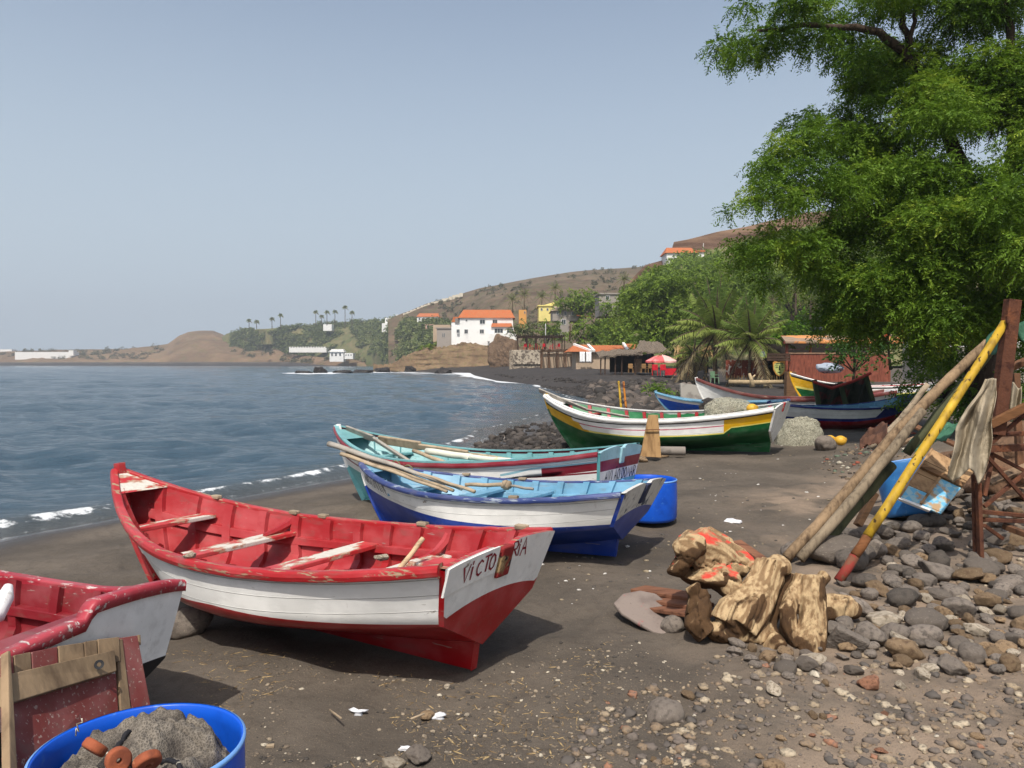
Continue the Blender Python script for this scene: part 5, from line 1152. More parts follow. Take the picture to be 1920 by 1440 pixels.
lf_flat = leafmat('broad_leaves', (.02, .06, .01), (.05, .12, .02), (.11, .2, .04), .3)
rg = np.random.default_rng(11)
BIG = [(1382, 50, 38, 16.6), (1432, 38, 56, 16.6), (1505, 22, 62, 16.8), (1580, 12, 66, 17), (1655, 20, 75, 17), (1735, 10, 85, 17.2), (1815, 20, 95, 17), (1900, 30, 95, 16.6), (1990, 40, 110, 16.5),
 (1362, 82, 16, 16.4), (1400, 80, 28, 16.5), (1470, 75, 34, 16.6), (1540, 62, 40, 16.8), (1590, 95, 40, 17), (1640, 120, 50, 17.2), (1690, 140, 60, 17.6), (1760, 120, 75, 17.2), (1835, 130, 85, 16.6), (1915, 140, 95, 16), (2000, 170, 110, 16),
 (1570, 205, 40, 17.6), (1500, 262, 46, 17), (1453, 285, 34, 16.6), (1430, 325, 34, 16.6), (1415, 370, 26, 16.4), (1372, 392, 15, 16.2), (1352, 404, 10, 16.2), (1545, 250, 58, 17.4), (1610, 220, 66, 17.6), (1690, 230, 75, 17), (1780, 235, 85, 16.2), (1880, 250, 95, 15.6), (1980, 270, 110, 15.4),
 (1640, 165, 50, 17.2), (1690, 190, 58, 17.2), (1615, 185, 36, 17.4), (1735, 175, 60, 17), (1800, 190, 60, 16.6), (1480, 330, 58, 16.4), (1560, 330, 70, 16.6), (1640, 320, 70, 16.4), (1720, 330, 80, 15.6), (1820, 345, 95, 15.2), (1920, 360, 110, 15),
 (1420, 425, 36, 16.4), (1470, 405, 50, 15.8), (1540, 410, 64, 15.8), (1620, 410, 76, 15.8), (1710, 430, 84, 15), (1800, 440, 95, 14.8), (1900, 460, 105, 14.6),
 (1412, 470, 26, 16.6), (1450, 480, 44, 16.2), (1510, 480, 50, 16), (1590, 490, 66, 16), (1670, 505, 74, 15.6), (1760, 520, 80, 15), (1860, 540, 84, 15), (1940, 540, 90, 14.6),
 (1600, 560, 48, 16), (1655, 575, 52, 15.8), (1720, 590, 50, 15.2), (1590, 600, 32, 16), (1770, 600, 50, 15.4), (1655, 615, 30, 15.8), (1730, 640, 40, 15.6), (1600, 530, 40, 16.2), (1440, 520, 20, 16.6)]
BIGX = [(1670, 60, 60, 18.5), (1780, 190, 90, 19), (1660, 300, 80, 18.6), (1850, 300, 110, 18), (1600, 420, 70, 18), (1750, 400, 90, 17.6), (1700, 520, 70, 18), (1850, 470, 100, 17.5), (1800, 590, 70, 18)]
bt = thing('acacia_tree', 'huge feathery green acacia tree hanging over the beach on the right', 'tree', W(1838, 742, 18.5))
cl_ = []
for px, py, r, Y in BIG+BIGX:
    R_ = r*Y/F*1.02
    for q in range(3 if py > 430 else 2): cl_.append((np.array(W(px, py, Y))+rg.normal(size=3)*np.array((.42, .5, .36))*R_+np.array((0, rg.uniform(-.9, .9), 0)), R_*rg.uniform(.52, .78)))
finish('crown', crown(rg, cl_, 690, .34, 9, .085, .0145, .46, .38), lf_big, bt)
b = MB(); tr0 = Vector(W(1838, 742, 18.5)); tr0.z = -.1
def limb(pts, r0, r1):
    P = [Vector(W(*p)) if not isinstance(p, Vector) else p for p in pts]; Q = []
    for i in range(len(P)-1):
        for k in range(5): Q.append(P[i].lerp(P[i+1], k/5)+Vector((.03*math.sin(i*5+k*2.1), 0, .03*math.cos(k*1.7+i))))
    Q.append(P[-1]); n = len(Q); return MB().tube(Q, [r0+(r1-r0)*(i/(n-1))**.8 for i in range(n)], 9)
limb([tr0, (1850, 650, 18.3), (1862, 540, 18), (1850, 430, 17.6)], .34, .24).build('trunk', barkm, bt, smooth=True)
for pts, r0, r1 in (([(1850, 440, 17.6), (1790, 280, 17.4), (1718, 122, 17.2), (1648, 58, 16.9), (1533, 46, 16.7), (1420, 58, 16.6)], .2, .03), ([(1718, 122, 17.2), (1694, 50, 17), (1680, -40, 17)], .09, .05), ([(1704, 90, 17), (1716, 30, 16.8), (1720, -30, 16.8)], .06, .03),
      ([(1856, 520, 17.9), (1740, 430, 16.8), (1600, 380, 16.4), (1470, 350, 16.4)], .17, .03), ([(1858, 480, 17.8), (1900, 300, 16.6), (1900, 120, 16.4), (1880, -40, 16.4)], .2, .06), ([(1855, 560, 18), (1760, 540, 16.2), (1650, 520, 16), (1500, 480, 16.2)], .14, .03), ([(1850, 600, 18), (1920, 520, 16), (1990, 430, 15.2)], .15, .05), ([(1846, 560, 18.1), (1822, 630, 17.6), (1815, 720, 17.8)], .12, .1)):
    limb(pts, r0, r1).build('limb', barkm, bt, smooth=True)
def simple_tree(lb, cat, base, clumps, lf, dens, L, npair, ll, lw, name='tree', trunk=.2, flat=.62, droop=.2, seed=1, group=None, sub=3):
    r_ = np.random.default_rng(seed); bx0 = Vector(base); o = thing(name, lb, cat, base, group); cl2 = []
    for c, r in clumps:
        for q in range(sub): cl2.append((np.array(c)+r_.normal(size=3)*r*np.array((.42, .42, .34)), r*r_.uniform(.5, .72)))
    finish('crown', crown(r_, cl2, dens, L, npair, ll, lw, flat, droop), lf, o)
    if trunk:
        top = Vector(np.mean([c for c, r in clumps], 0)); b = MB()
        b.tube([bx0+Vector((0, 0, -.1)), bx0.lerp(top, .35)+Vector((.1*trunk, 0, 0)), top], [trunk, trunk*.8, trunk*.4], 8); b.build('trunk', barkm, o, smooth=True)
        for c, r in clumps[::max(1, len(clumps)//6)]:
            b = MB(); b.tube([bx0.lerp(top, .45), bx0.lerp(top, .5).lerp(Vector(c), .5)+Vector((0, 0, -.1*r)), Vector(c)], [trunk*.5, trunk*.35, trunk*.12], 6); b.build('limb', barkm, o, smooth=True)
    return o
def cw(lst, Y): return [(W(px, py, Y+dy), r*(Y+dy)/F) for px, py, r, dy in [(q if len(q) == 4 else q+(0,)) for q in lst]]
# dark shrubs under the acacia, small broad-leaved tree, flame bush
simple_tree('dark leafy shrub under the acacia beside the shaded boats', 'shrub', W(1760, 762, 18.8), cw([(1735, 700, 44), (1765, 715, 40, 1), (1720, 735, 34), (1790, 690, 50, .5), (1815, 725, 44), (1745, 752, 26, -.5), (1780, 770, 26, -1), (1850, 700, 55, 1), (1690, 752, 16, -.4), (1830, 660, 46, 1.5), (1800, 670, 40), (1780, 640, 36), (1840, 760, 40), (1870, 770, 40), (1810, 765, 36)], 18.5), lf_big, 260, .22, 6, .07, .018, 'shrub', .05, .8, .2, 21)
simple_tree('tall dark shrub mass rising below the trunk of the acacia', 'shrub', W(1880, 760, 19.5), cw([(1880, 640, 70), (1930, 690, 70), (1790, 640, 44, 1), (1760, 670, 34, 1), (1900, 740, 50), (1955, 620, 70), (1830, 690, 46), (1850, 740, 46), (1800, 730, 40), (1700, 680, 26, 2), (1720, 650, 26, 2)], 19.5), lf_big, 260, .25, 6, .08, .02, 'shrub', .06, .8, .2, 22)
simple_tree('small tree with flat layers of broad leaves in front of the plank fence', 'tree', W(1597, 735, 30), cw([(1570, 650, 34), (1620, 648, 34, .6), (1600, 636, 30), (1560, 666, 20), (1640, 662, 24), (1605, 662, 30, -.5), (1650, 640, 20)], 30), lf_flat, 60, .3, 4, .14, .045, 'tree', .07, .38, .1, 23)
simple_tree('bright yellow green round tree behind the palm trees', 'tree', W(1485, 690, 72), cw([(1470, 615, 24), (1495, 607, 26), (1515, 622, 24), (1480, 632, 20), (1505, 636, 20), (1455, 628, 16), (1530, 612, 12)], 72), lf_bright, 16, .8, 5, .3, .1, 'tree', .15, .8, .1, 24)
fl_ = simple_tree('bush with orange red blossom under the acacia, behind the small flat tree', 'shrub', W(1670, 690, 40), cw([(1650, 605, 26), (1690, 590, 30), (1670, 575, 22), (1700, 615, 22), (1630, 590, 20), (1610, 610, 20)], 40), lf_flat, 26, .45, 5, .18, .05, 'shrub', .08, .7, .1, 25)
P, D = zip(*[clump_points(rg, c, r*1.05, 45, .7, .8) for c, r in cw([(1655, 600, 26), (1690, 590, 28), (1700, 612, 20), (1668, 578, 18)], 39.6)]); P = np.concatenate(P); D = np.concatenate(D)
v, q, tn = sprays(rg, P, D, np.full(len(P), .18), 2, .14, .06); finish('blossom', npmesh('b', v, q, dict(tone=tn)), leafmat('orange_blossom', (.5, .06, .02), (.6, .12, .03), (.65, .2, .06)), fl_)
# village trees
simple_tree('broad spreading green tree on the slope behind the palm trees', 'tree', W(1340, 665, 105), cw([(1215, 560, 46), (1270, 542, 44), (1330, 532, 44), (1385, 540, 46), (1250, 590, 46), (1190, 600, 38), (1300, 580, 50), (1360, 590, 46), (1410, 580, 40), (1225, 625, 34), (1180, 575, 30, 3), (1280, 625, 34), (1350, 512, 24, 4), (1205, 640, 22, -3), (1390, 620, 34)], 105), lf_mid, 20, 1.25, 7, .42, .10, 'tree', .5, .7, .25, 31)
simple_tree('second spreading tree, half hidden by the acacia, on the slope', 'tree', W(1480, 640, 120), cw([(1440, 520, 40), (1490, 505, 40), (1540, 520, 40), (1470, 550, 34), (1530, 560, 34), (1415, 500, 34, 8), (1570, 540, 34)], 122), lf_mid, 16, 1.3, 7, .42, .10, 'tree', .4, .7, .25, 32)
simple_tree('round topped dark green tree above the long grey house', 'tree', W(1085, 585, 185), cw([(1070, 562, 22), (1095, 556, 22), (1085, 570, 22), (1110, 568, 14), (1058, 572, 12)], 185), lf_mid, 8, 1.9, 6, .6, .17, 'tree', .4, .6, .2, 33)
VB = [('low bright bushy tree in front of the grey house', [(1026, 615, 10), (1040, 612, 9), (1034, 624, 12), (1020, 624, 10), (1048, 626, 10)], 172, 34), ('dark bush between the white house and the grey house', [(985, 612, 16), (970, 618, 12), (1000, 622, 14), (978, 628, 10)], 178, 35),
      ('wide green bush left of the big spreading tree, above the orange roofs', [(1080, 618, 18), (1105, 612, 20), (1130, 622, 18), (1090, 634, 16), (1118, 638, 14)], 140, 36), ('green tree leaning over the tiled roofs left of the palm', [(1150, 600, 22), (1165, 622, 20), (1148, 634, 16), (1172, 640, 14)], 125, 37), ('dark shrub below the concrete house on the slope', [(1130, 572, 14), (1150, 578, 14), (1165, 585, 14)], 165, 38)]
for lb, cl3, Y, sd in VB: simple_tree(lb, 'bush', W(cl3[0][0], cl3[0][1]+28, Y), cw(cl3, Y), lf_mid if sd != 35 else lf_far, 9, 1.5, 6, .5, .14, 'bush', .2, .75, .2, sd)
# palms
palm_lf = leafmat('palm_leaflets', (.13, .2, .04), (.25, .31, .07), (.4, .37, .14), .4)
palm_dry = leafmat('dry_palm_leaflets', (.16, .12, .06), (.22, .17, .09), (.28, .22, .12), .2)
ptr = mat('palm_trunk', srgb(92, 78, 64), .9, [(srgb(60, 50, 42), 5, .45, .65, (.5, .5, 4))], [(9, .6, .05, (.4, .4, 4))])
def frond(rg, base, az, el, L, npair, ll, lw, sag, b, V, Q, T, tone):
    d = np.array((math.cos(az)*math.cos(el), math.sin(az)*math.cos(el), math.sin(el))); s = np.linspace(0, 1, npair)
    P = base+d*L*s[:, None]; P[:, 2] -= sag*L*s**2.1
    b.tube([tuple(p) for p in P[::max(1, npair//7)]], list(np.linspace(lw*.9, lw*.25, len(P[::max(1, npair//7)]))), 4, False)
    tn = norm(np.gradient(P, axis=0)); side = norm(np.cross(tn, (0, 0, 1.)))
    for sg in (1, -1):
        l = ll*np.sin(np.pi*np.clip(.12+.86*s, 0, 1))**.6*rg.uniform(.85, 1.1, npair); dd = norm(side*sg*.9+tn*.55+np.array((0, 0, -.35))+rg.normal(size=(npair, 3))*.1)
        tip = P+dd*l[:, None]; tip[:, 2] -= .22*l; mid = P+dd*l[:, None]*.5; w = tn*lw*.5
        n0 = sum(len(x) for x in V); V.append(np.stack([P, mid+w, tip, mid-w], 1).reshape(-1, 3)); Q.append(np.arange(npair*4).reshape(-1, 4)+n0); T.append(np.full(npair*4, tone))
def palm(lb, base, height, L, nf, npair, ll, lw, r, seed, lean=(0, 0), name='palm_tree', group=None, skirt=0, dates=False):
    rg = np.random.default_rng(seed); o = thing(name, lb, 'palm tree', base, group); top = np.array(base)+np.array((lean[0], lean[1], height))
    b = MB(); b.tube([tuple(np.array(base)*(1-k/6)+top*(k/6)+np.array((.15*r*math.sin(k*2), 0, -.1 if k == 0 else 0))) for k in range(7)], [r*1.25]+[r*(1-.25*k/6) for k in range(1, 7)], 9); b.build('trunk', ptr, o, smooth=True)
    for nm, n, lo, hi, m in (('fronds', nf, -.1 if nf > 18 else -.25, 1.48 if nf > 18 else 1.35, palm_lf), ('dry_fronds', skirt, -1.1, -.45, palm_dry)):
        if not n: continue
        V, Q, T, b = [], [], [], MB()
        for k in range(n):
            e = lo+(hi-lo)*((k+.5)/n)**.9; frond(rg, top, k*2.399+rg.uniform(-.3, .3), e, L*rg.uniform(.85, 1.1), npair, ll, lw, (.48-.26*e if nf > 18 else .5-.25*e)*rg.uniform(.75, 1.2), b, V, Q, T, np.clip(1-(e+.4)/1.6+rg.uniform(-.2, .2), 0, 1))
        finish(nm, npmesh('f', np.concatenate(V), np.concatenate(Q), dict(tone=np.concatenate(T))), m, o); b.build(nm.replace('fronds', 'stalks'), ptr, o)
    return o
palm('large coconut palm with arching fronds beside the bamboo hut', (W(1340, 712, 61)[0], 61, .35), 3.9, 4.5, 32, 50, 1.0, .10, .20, 41, (.1, 0), skirt=5)
palm('smaller coconut palm with hanging fronds before the painted fence', (W(1404, 715, 57)[0], 57, .3), 3.1, 3.6, 26, 44, .85, .09, .12, 42, (.15, 0), skirt=4)
palm('dry fronded young palm between the coconut palm and the bamboo hut', (W(1300, 705, 66)[0], 66, .5), 1.9, 2.6, 12, 30, .7, .075, .14, 43, (0, 0), skirt=10)
GPm = 'date palms on the slopes'
for i, (px, pb, pt_, Y, lb) in enumerate(((961, 590, 562, 230, 'grey green date palm right above the orange house, leftmost of three'), (983, 584, 552, 240, 'date palm with drooping crown, second of three on the brown slope'), (1016, 585, 556, 235, 'date palm behind the yellow house'), (1041, 575, 540, 228, 'taller date palm left of the round topped tree'), (1170, 553, 523, 170, 'dark date palm beside the concrete house on the slope'),
      (1448, 600, 560, 115, 'grey date palm with a dry skirt under the acacia, on the slope'), (1492, 590, 546, 118, 'pale drooping date palm in the middle of the slope under the acacia'), (1520, 610, 566, 112, 'dry date palm, rightmost on the slope under the acacia'), (1538, 588, 545, 125, 'date palm high on the slope behind the acacia leaves'), (1440, 632, 600, 100, 'low date palm behind the bright green tree'))):
    z0 = W(px, pb, Y); hgt = (pb-pt_)*Y/F; palm(lb, z0, hgt, 18*Y/F if Y > 150 else 24*Y/F, 17, 15, 4.2*Y/F, .55*Y/F*.8, .16, 50+i, (0, 0), 'date_palm', GPm, 6 if Y < 130 else 3)
for i, (px, pb, pt_, lb) in enumerate(((467, 612, 602, 'tiny far palm, leftmost on the headland'), (481, 612, 604, 'short far palm right beside the leftmost one'), (510, 610, 599, 'thin far palm left of the bushy one'), (526, 612, 592, 'bushy far palm in the middle of the headland'), (592, 606, 586, 'slim far palm above the green gardens'), (603, 606, 594, 'low far palm next to the slim one'), (613, 606, 586, 'far palm with a round crown, left of a pair'), (628, 606, 585, 'far palm right of the round crowned one'), (647, 612, 577, 'tallest far palm with a bare trunk on the skyline'), (660, 610, 587, 'dark bushy far palm right of the tallest one'))):
    Y = 760; palm(lb, W(px, pb+4, Y), (pb+4-pt_)*Y/F, 3.2, 13, 7, 1.5, .5, .35, 70+i, (0, 0), 'palm_tree', 'palm trees on the far headland')
# ================================================================ hills and far shore
def hillmat(name, cols, grn, sc=.08, rocky=.4, gk=.5, cap=None):
    t = NT(name); ob = t.coord('Object'); c = t.mix(t.ramp(t.noise(sc, 8, ob, .62), .38, .64), cols[0], cols[1])
    st_ = t.noise(sc*1.6, 8, t.coord('Object', (.35, .35, 3.2)), .7); c = t.mix(t.math('MULTIPLY', t.ramp(st_, .48, .66), rocky), c, cols[2])
    c = t.mix(t.math('MULTIPLY', t.ramp(t.noise(sc*5, 7, ob, .7), .5, .62), gk), c, grn)
    c = t.mix(t.math('MULTIPLY', t.ramp(t.noise(sc*14, 5, ob, .7), .55, .7), .5), c, tuple(x*.5 for x in cols[0]))
    if cap: c = t.mix(t.ramp(t.attr('up'), cap[0], cap[0]+.02), c, t.mix(t.ramp(st_, .4, .62), cap[1], cap[2]))
    return t.done(t.pbr(c, .95, t.bump(t.noise(sc*9, 7, ob, .7), .8, .25/sc*.1), .1))
def hill(name, lb, prof, Yb, Yr, zb, m, shape=lambda t: t, nz=1.0, nsc=.02, nu=260, nv=110, back=1.35, base=None, seed=1):
    px = np.linspace(prof[0][0], prof[-1][0], nu); py = np.interp(px, [p[0] for p in prof], [p[1] for p in prof])
    yb = np.interp(px, [p[0] for p in base], [p[1] for p in base]) if base else np.full(nu, float(Yb))
    yr = np.interp(px, [p[0] for p in prof], [p[2] if len(p) > 2 else Yr for p in prof])
    tt = np.concatenate([np.linspace(0, 1, nv), np.linspace(1, back, 12)[1:]])
    Y = yb[:, None]+(yr-yb)[:, None]*tt; X = (px[:, None]-960)/F*Y; zr = H+(682-py)/F*yr
    s = shape(np.clip(tt, 0, 1))[None]*np.ones((nu, 1)); Z = zb+(zr[:, None]-zb)*s
    n = fbm(X*nsc, Y*nsc, o=5, s=seed)*nz+.5*nz*fbm(X*nsc*4, Y*nsc*4, Z*nsc*5, o=4, s=seed+3)
    Z += n*np.clip(np.sin(np.pi*np.clip(tt, 0, 1))+.12, 0, 1)[None]; Z -= np.maximum(tt-1, 0)[None]*np.maximum(zr[:, None]-zb, 4)*1.2
    me = npmesh(name, np.stack([X, Y, Z], -1).reshape(-1, 3), gridq(*X.shape)[:, ::-1], dict(up=np.broadcast_to(tt, X.shape)))
    o = finish(name, me, m, smooth=True); tag(o, lb, kind='structure')
    def at(px_, t_):
        i = np.clip((px_-px[0])/(px[-1]-px[0])*(nu-1), 0, nu-1); j = np.clip(t_*(nv-1), 0, nv-1)
        i0, j0 = np.asarray(i, int), np.asarray(j, int); return np.stack([X[i0, j0], Y[i0, j0], Z[i0, j0]], -1)
    return at
brown = hillmat('dry_hillside', (srgb(94, 80, 64), srgb(116, 99, 80), srgb(70, 55, 46)), srgb(84, 86, 56), .05, .7, .75)
green_h = hillmat('green_slope', (srgb(104, 108, 70), srgb(128, 118, 88), srgb(112, 92, 72)), srgb(74, 94, 50), .06, .4, .8, (.925, srgb(122, 98, 78), srgb(80, 60, 48)))
head_m = hillmat('headland_earth', (srgb(112, 92, 72), srgb(130, 107, 84), srgb(84, 68, 56)), srgb(104, 102, 66), .03, .6, .5)
cliff_m = hillmat('ochre_cliff', (srgb(108, 90, 72), srgb(130, 110, 86), srgb(54, 43, 38)), srgb(98, 96, 62), .22, 1.0, .5)
at_a = hill('hills', 'dry brown ridge', [(728, 600), (750, 590), (770, 583), (800, 570), (850, 556), (900, 540), (950, 530), (1000, 520), (1060, 512), (1100, 508), (1160, 504), (1220, 500), (1300, 496), (1500, 470), (2300, 420), (4200, 380)], 255, 600, -2, brown, lambda t: t**.85, 4, .015, 460, 110, base=[(728, 540), (850, 500), (900, 360), (960, 255), (2300, 255)], seed=2)
at_b = hill('hill', 'scrubby slope with a rocky cap', [(1080, 640, 200), (1130, 600, 205), (1170, 540, 215), (1210, 500, 230), (1255, 486, 245), (1262, 458, 250), (1300, 449, 250), (1350, 437, 250), (1400, 428, 250), (1500, 405, 250), (1700, 380, 250), (2300, 340, 250), (4200, 300, 250)], 112, 250, 1.2, green_h, lambda t: np.where(t < .94, t*.86/.94, .86+.14*sst(.94, .98, t)), 2.2, .03, 460, 120, base=[(1080, 170), (1180, 130), (1300, 112), (2300, 100)], seed=5)
green_c = hillmat('far_green_slope', (srgb(96, 100, 62), srgb(120, 110, 78), srgb(104, 86, 66)), srgb(70, 88, 46), .05, .4, .8)
at_c = hill('hillside', 'green far slope above the bay', [(404, 640, 980), (425, 626, 960), (450, 619, 930), (500, 616), (560, 611), (620, 607), (660, 602), (700, 603, 800), (740, 600, 640), (790, 604, 520), (850, 612, 470), (900, 622, 440)], 690, 840, -1, green_c, lambda t: t**.7, 3, .012, 240, 80, base=[(404, 930), (480, 880), (560, 800), (640, 745), (700, 680), (760, 480), (860, 330), (930, 290)], seed=7)
at_d = hill('headland', 'brown earth headland across the bay', [(-420, 664, 1150), (-200, 660), (0, 659), (80, 657), (160, 655), (230, 654), (280, 650), (315, 645), (335, 630), (352, 623), (375, 620), (400, 620), (416, 626), (440, 640, 980), (480, 655, 880), (540, 664, 800), (600, 669, 750), (650, 675, 728), (700, 681, 705)], 980, 1060, -1.2, head_m, lambda t: .30*sst(0, .12, t)+.7*t**1.15, 4.2, .02, 300, 90, base=[(-420, 1100), (0, 980), (300, 900), (480, 800), (540, 752), (600, 720), (650, 700), (700, 690)], seed=9)
at_e = hill('cliffs', 'low ochre cliff below the white house', [(700, 690, 218), (735, 684, 219), (752, 672, 220), (775, 660, 222), (800, 652, 224), (830, 645, 226), (862, 640, 226), (900, 636, 226), (940, 640, 226), (980, 652, 226), (1010, 668, 226), (1040, 682, 226)], 206, 226, -.9, cliff_m, lambda t: np.interp(t, [0, .07, .18, .28, .4, 1], [0, .2, .34, .6, .84, 1]), 1.15, .2, 320, 120, 2.0, base=[(700, 213), (760, 206), (860, 203), (930, 204), (1040, 206)], seed=13)
# scrub that reads as one mass
def scrub(name, lb, at, n, pxr, tr, L, npair, ll, lw, r, lf, seed, gate=0, cond=None):
    r_ = np.random.default_rng(seed); pxs = r_.uniform(*pxr, n); ts_ = tr[0]+(tr[1]-tr[0])*r_.random(n)
    keep = fbm(pxs*.035, ts_*5, s=seed) > gate
    if cond is not None: keep &= cond(pxs, ts_)
    C = at(pxs[keep], ts_[keep]); m = []
    V, Q, T = [], [], []; o = 0
    for c in C:
        rr = r*r_.uniform(.45, 1.25); P, D = clump_points(r_, c+np.array((0, 0, rr*.35)), rr, 26, .75, .6); tn = np.clip(r_.random()*.7+r_.random(26)*.35, 0, 1)
        v, q, t_ = sprays(r_, P, D, np.full(26, L), npair, ll, lw, .15, tn); V.append(v); Q.append(q+o); T.append(t_); o += len(v)
    tag(finish(name, npmesh(name, np.concatenate(V), np.concatenate(Q), dict(tone=np.concatenate(T))), lf), lb, kind='stuff')
scrub('scrub', 'green gardens and bushes on the far slope', at_c, 2300, (436, 890), (.04, 1.0), 2.2, 3, 1.4, .5, 2.8, lf_far, 90, -.3)
scrub('scrub', 'sparse bushes on the brown ridge', at_a, 700, (780, 1500), (.25, 1.0), 1.1, 3, .7, .25, 1.3, lf_dry, 91, -.15)
scrub('scrub', 'bushes dotted along the headland', at_d, 520, (-100, 690), (.3, 1.0), 1.8, 3, 1.1, .4, 2.2, lf_dry, 92, -.15, lambda p, t_: (p < 305) | (p > 422))
scrub('scrub', 'green scrub covering the slope under the acacia', at_b, 1900, (1130, 1800), (.06, .9), 1.1, 4, .6, .2, 1.7, lf_mid, 93, -.35)
scrub('scrub', 'shrubs on the ochre cliff', at_e, 150, (780, 930), (.5, .95), .5, 4, .3, .1, .75, lf_mid, 94, .0)
scrub('scrub', 'trees in the hollow left of the grey block', at_a, 90, (960, 1010), (.0, .06), 2.2, 3, 1.3, .45, 4.0, lf_far, 95, -.5)
# rocks in the surf
def crag(lb, c, s, m, seed, name='sea_rock', sub=5):
    V, T = ico(sub); V = V.copy(); r_ = np.random.default_rng(seed); k = np.full(len(V), 1.2)
    for _ in range(16):
        n = r_.normal(size=3); n /= np.linalg.norm(n); d = r_.uniform(.6, 1.0); q = V@n; k = np.minimum(k, np.where(q > .05, d/np.maximum(q, .05), 9))
    V = V*k[:, None]*(1+.12*fbm(V[:, 0]*2.4, V[:, 1]*2.4, V[:, 2]*2.4, s=seed)+.06*fbm(V[:, 0]*8, V[:, 1]*8, V[:, 2]*8, s=seed))[:, None]
    o = finish(name, npmesh('c', V*np.array(s), T), m); o.location = c; o.rotation_euler = (0, 0, seed); return tag(o, lb, 'rock')
blk = mat('wet_black_rock', srgb(46, 43, 42), .7, [(srgb(70, 64, 60), 1.2, .5, .7)], [(3, .8, .2)])
for px, py, w, h_, Y, sd, lb in ((598, 693, 24, 12, 178, 1, 'dome shaped black rock standing in the surf'), (570, 699, 34, 5, 176, 2, 'low black reef left of the dome shaped rock'), (640, 698, 30, 5, 182, 3, 'low black reef right of the dome shaped rock'), (680, 695, 34, 7, 190, 4, 'ragged black reef between the dome rock and the cliff'), (718, 695, 34, 8, 196, 5, 'black reef reaching the foot of the cliff'), (830, 699, 30, 13, 168, 6, 'slanted black rock slab in the white foam'), (768, 688, 26, 13, 207, 8, 'dark rock ledge at the left foot of the cliff')):
    c = W(px, py, Y); crag(lb, (c[0], c[1], WATER+.05), (w*.62*Y/F, w*.5*Y/F, h_*1.05*Y/F), blk, sd)
crag('big rounded brown boulder below the white house terrace', W(948, 672, 196), (3.7, 3.4, 5.4), mat('brown_boulder', srgb(112, 92, 74), .95, [(srgb(84, 68, 56), .9, .45, .7), (srgb(140, 118, 94), 2.6, .55, .75)], [(3, .8, .2)]), 9, 'boulder')
# ================================================================ buildings
plaster = lambda n, c: mat(n, c, .85, [(tuple(x*.86 for x in c), .5, .5, .75), (tuple(x*.7 for x in c), 2.2, .6, .8, (1, 1, .3))], [(6, .2, .03)], .15)
w_wall = plaster('white_render', (.78, .77, .74)); g_wall = plaster('grey_block_wall', srgb(150, 142, 134)); y_wall = plaster('yellow_render', srgb(222, 206, 130)); o_wall = plaster('orange_render', srgb(206, 150, 84)); p_wall = plaster('pink_render', srgb(204, 160, 144)); t_wall = plaster('tan_render', srgb(176, 156, 134))
tile = mat('orange_roof_tile', srgb(172, 104, 66), .85, [(srgb(178, 90, 44), 1.4, .45, .7), (srgb(224, 142, 84), 5, .58, .75), (srgb(120, 72, 50), 9, .64, .76)], [(9, .6, .06, (6, .6, .6))])
glass = mat('dark_window', (.03, .035, .04), .15, [], [], .5); frame_m = mat('white_frame', (.6, .6, .58), .6)
def window(par, x0, x1, y, z0, z1, bars=1):
    w, h_ = x1-x0, z1-z0; e = min(w, h_)*.12
    b = MB(); b.bx(x0-e, x1+e, y-.10, y+.02, z0-e, z0); b.bx(x0-e, x1+e, y-.10, y+.02, z1, z1+e); b.bx(x0-e, x0, y-.10, y+.02, z0, z1); b.bx(x1, x1+e, y-.10, y+.02, z0, z1)
    for k in range(bars): xm = x0+w*(k+1)/(bars+1); b.bx(xm-e*.3, xm+e*.3, y-.05, y+.01, z0, z1)
    f_ = b.build('window', frame_m, par); b = MB(); b.bx(x0, x1, y-.03, y+.03, z0, z1); b.build('pane', glass, f_); return f_
def PX(Y): return (lambda px: (px-960)/F*Y), (lambda py: H+(682-py)/F*Y)
def house(lb, cat, rect, Y, dep, m, wins=(), roof=None, name='house', wallname='wall', over=.0):
    X_, Z_ = PX(Y); x0, y0, x1, y1 = rect; o = thing(name, lb, cat, (X_((x0+x1)/2), Y, Z_(y1)))
    MB().bx(X_(x0), X_(x1), Y, Y+dep, Z_(y1)-over, Z_(y0)).build(wallname, m, o, bev=.03)
    for (a, c, e, d) in wins: window(o, X_(a), X_(e), Y, Z_(d), Z_(c))
    if roof == 'flat':
        b = MB(); b.bx(X_(x0)-.3, X_(x1)+.3, Y-.3, Y+dep+.3, Z_(y0)+.003, Z_(y0)+.3); b.build('roof', m, o)
    elif roof:
        ry, mm = roof; b = MB(); e = .5; zt, z0 = Z_(ry)+1.0, Z_(y0)+.003; ym = Y+dep/2; xa, xb = X_(x0)-e, X_(x1)+e
        b.add([(xa, Y-e, z0), (xb, Y-e, z0), (xb, Y+dep+e, z0), (xa, Y+dep+e, z0), (xa+1.2, ym, zt), (xb-1.2, ym, zt)], [(0, 1, 5, 4), (2, 3, 4, 5), (1, 2, 5), (3, 0, 4), (3, 2, 1, 0)]); b.build('roof', mm, o)
    return o, X_, Z_
h_, X_, Z_ = house('large white two storey house with orange roofs standing on the cliff', 'house', (862, 596, 962, 640), 212, 11, w_wall, [(900, 600, 909, 607), (924, 600, 932, 607), (900, 618, 907, 625), (871, 618, 877, 625), (856.5, 618, 861.5, 624), (873.5, 599.5, 876, 602)], (585, tile), over=2)
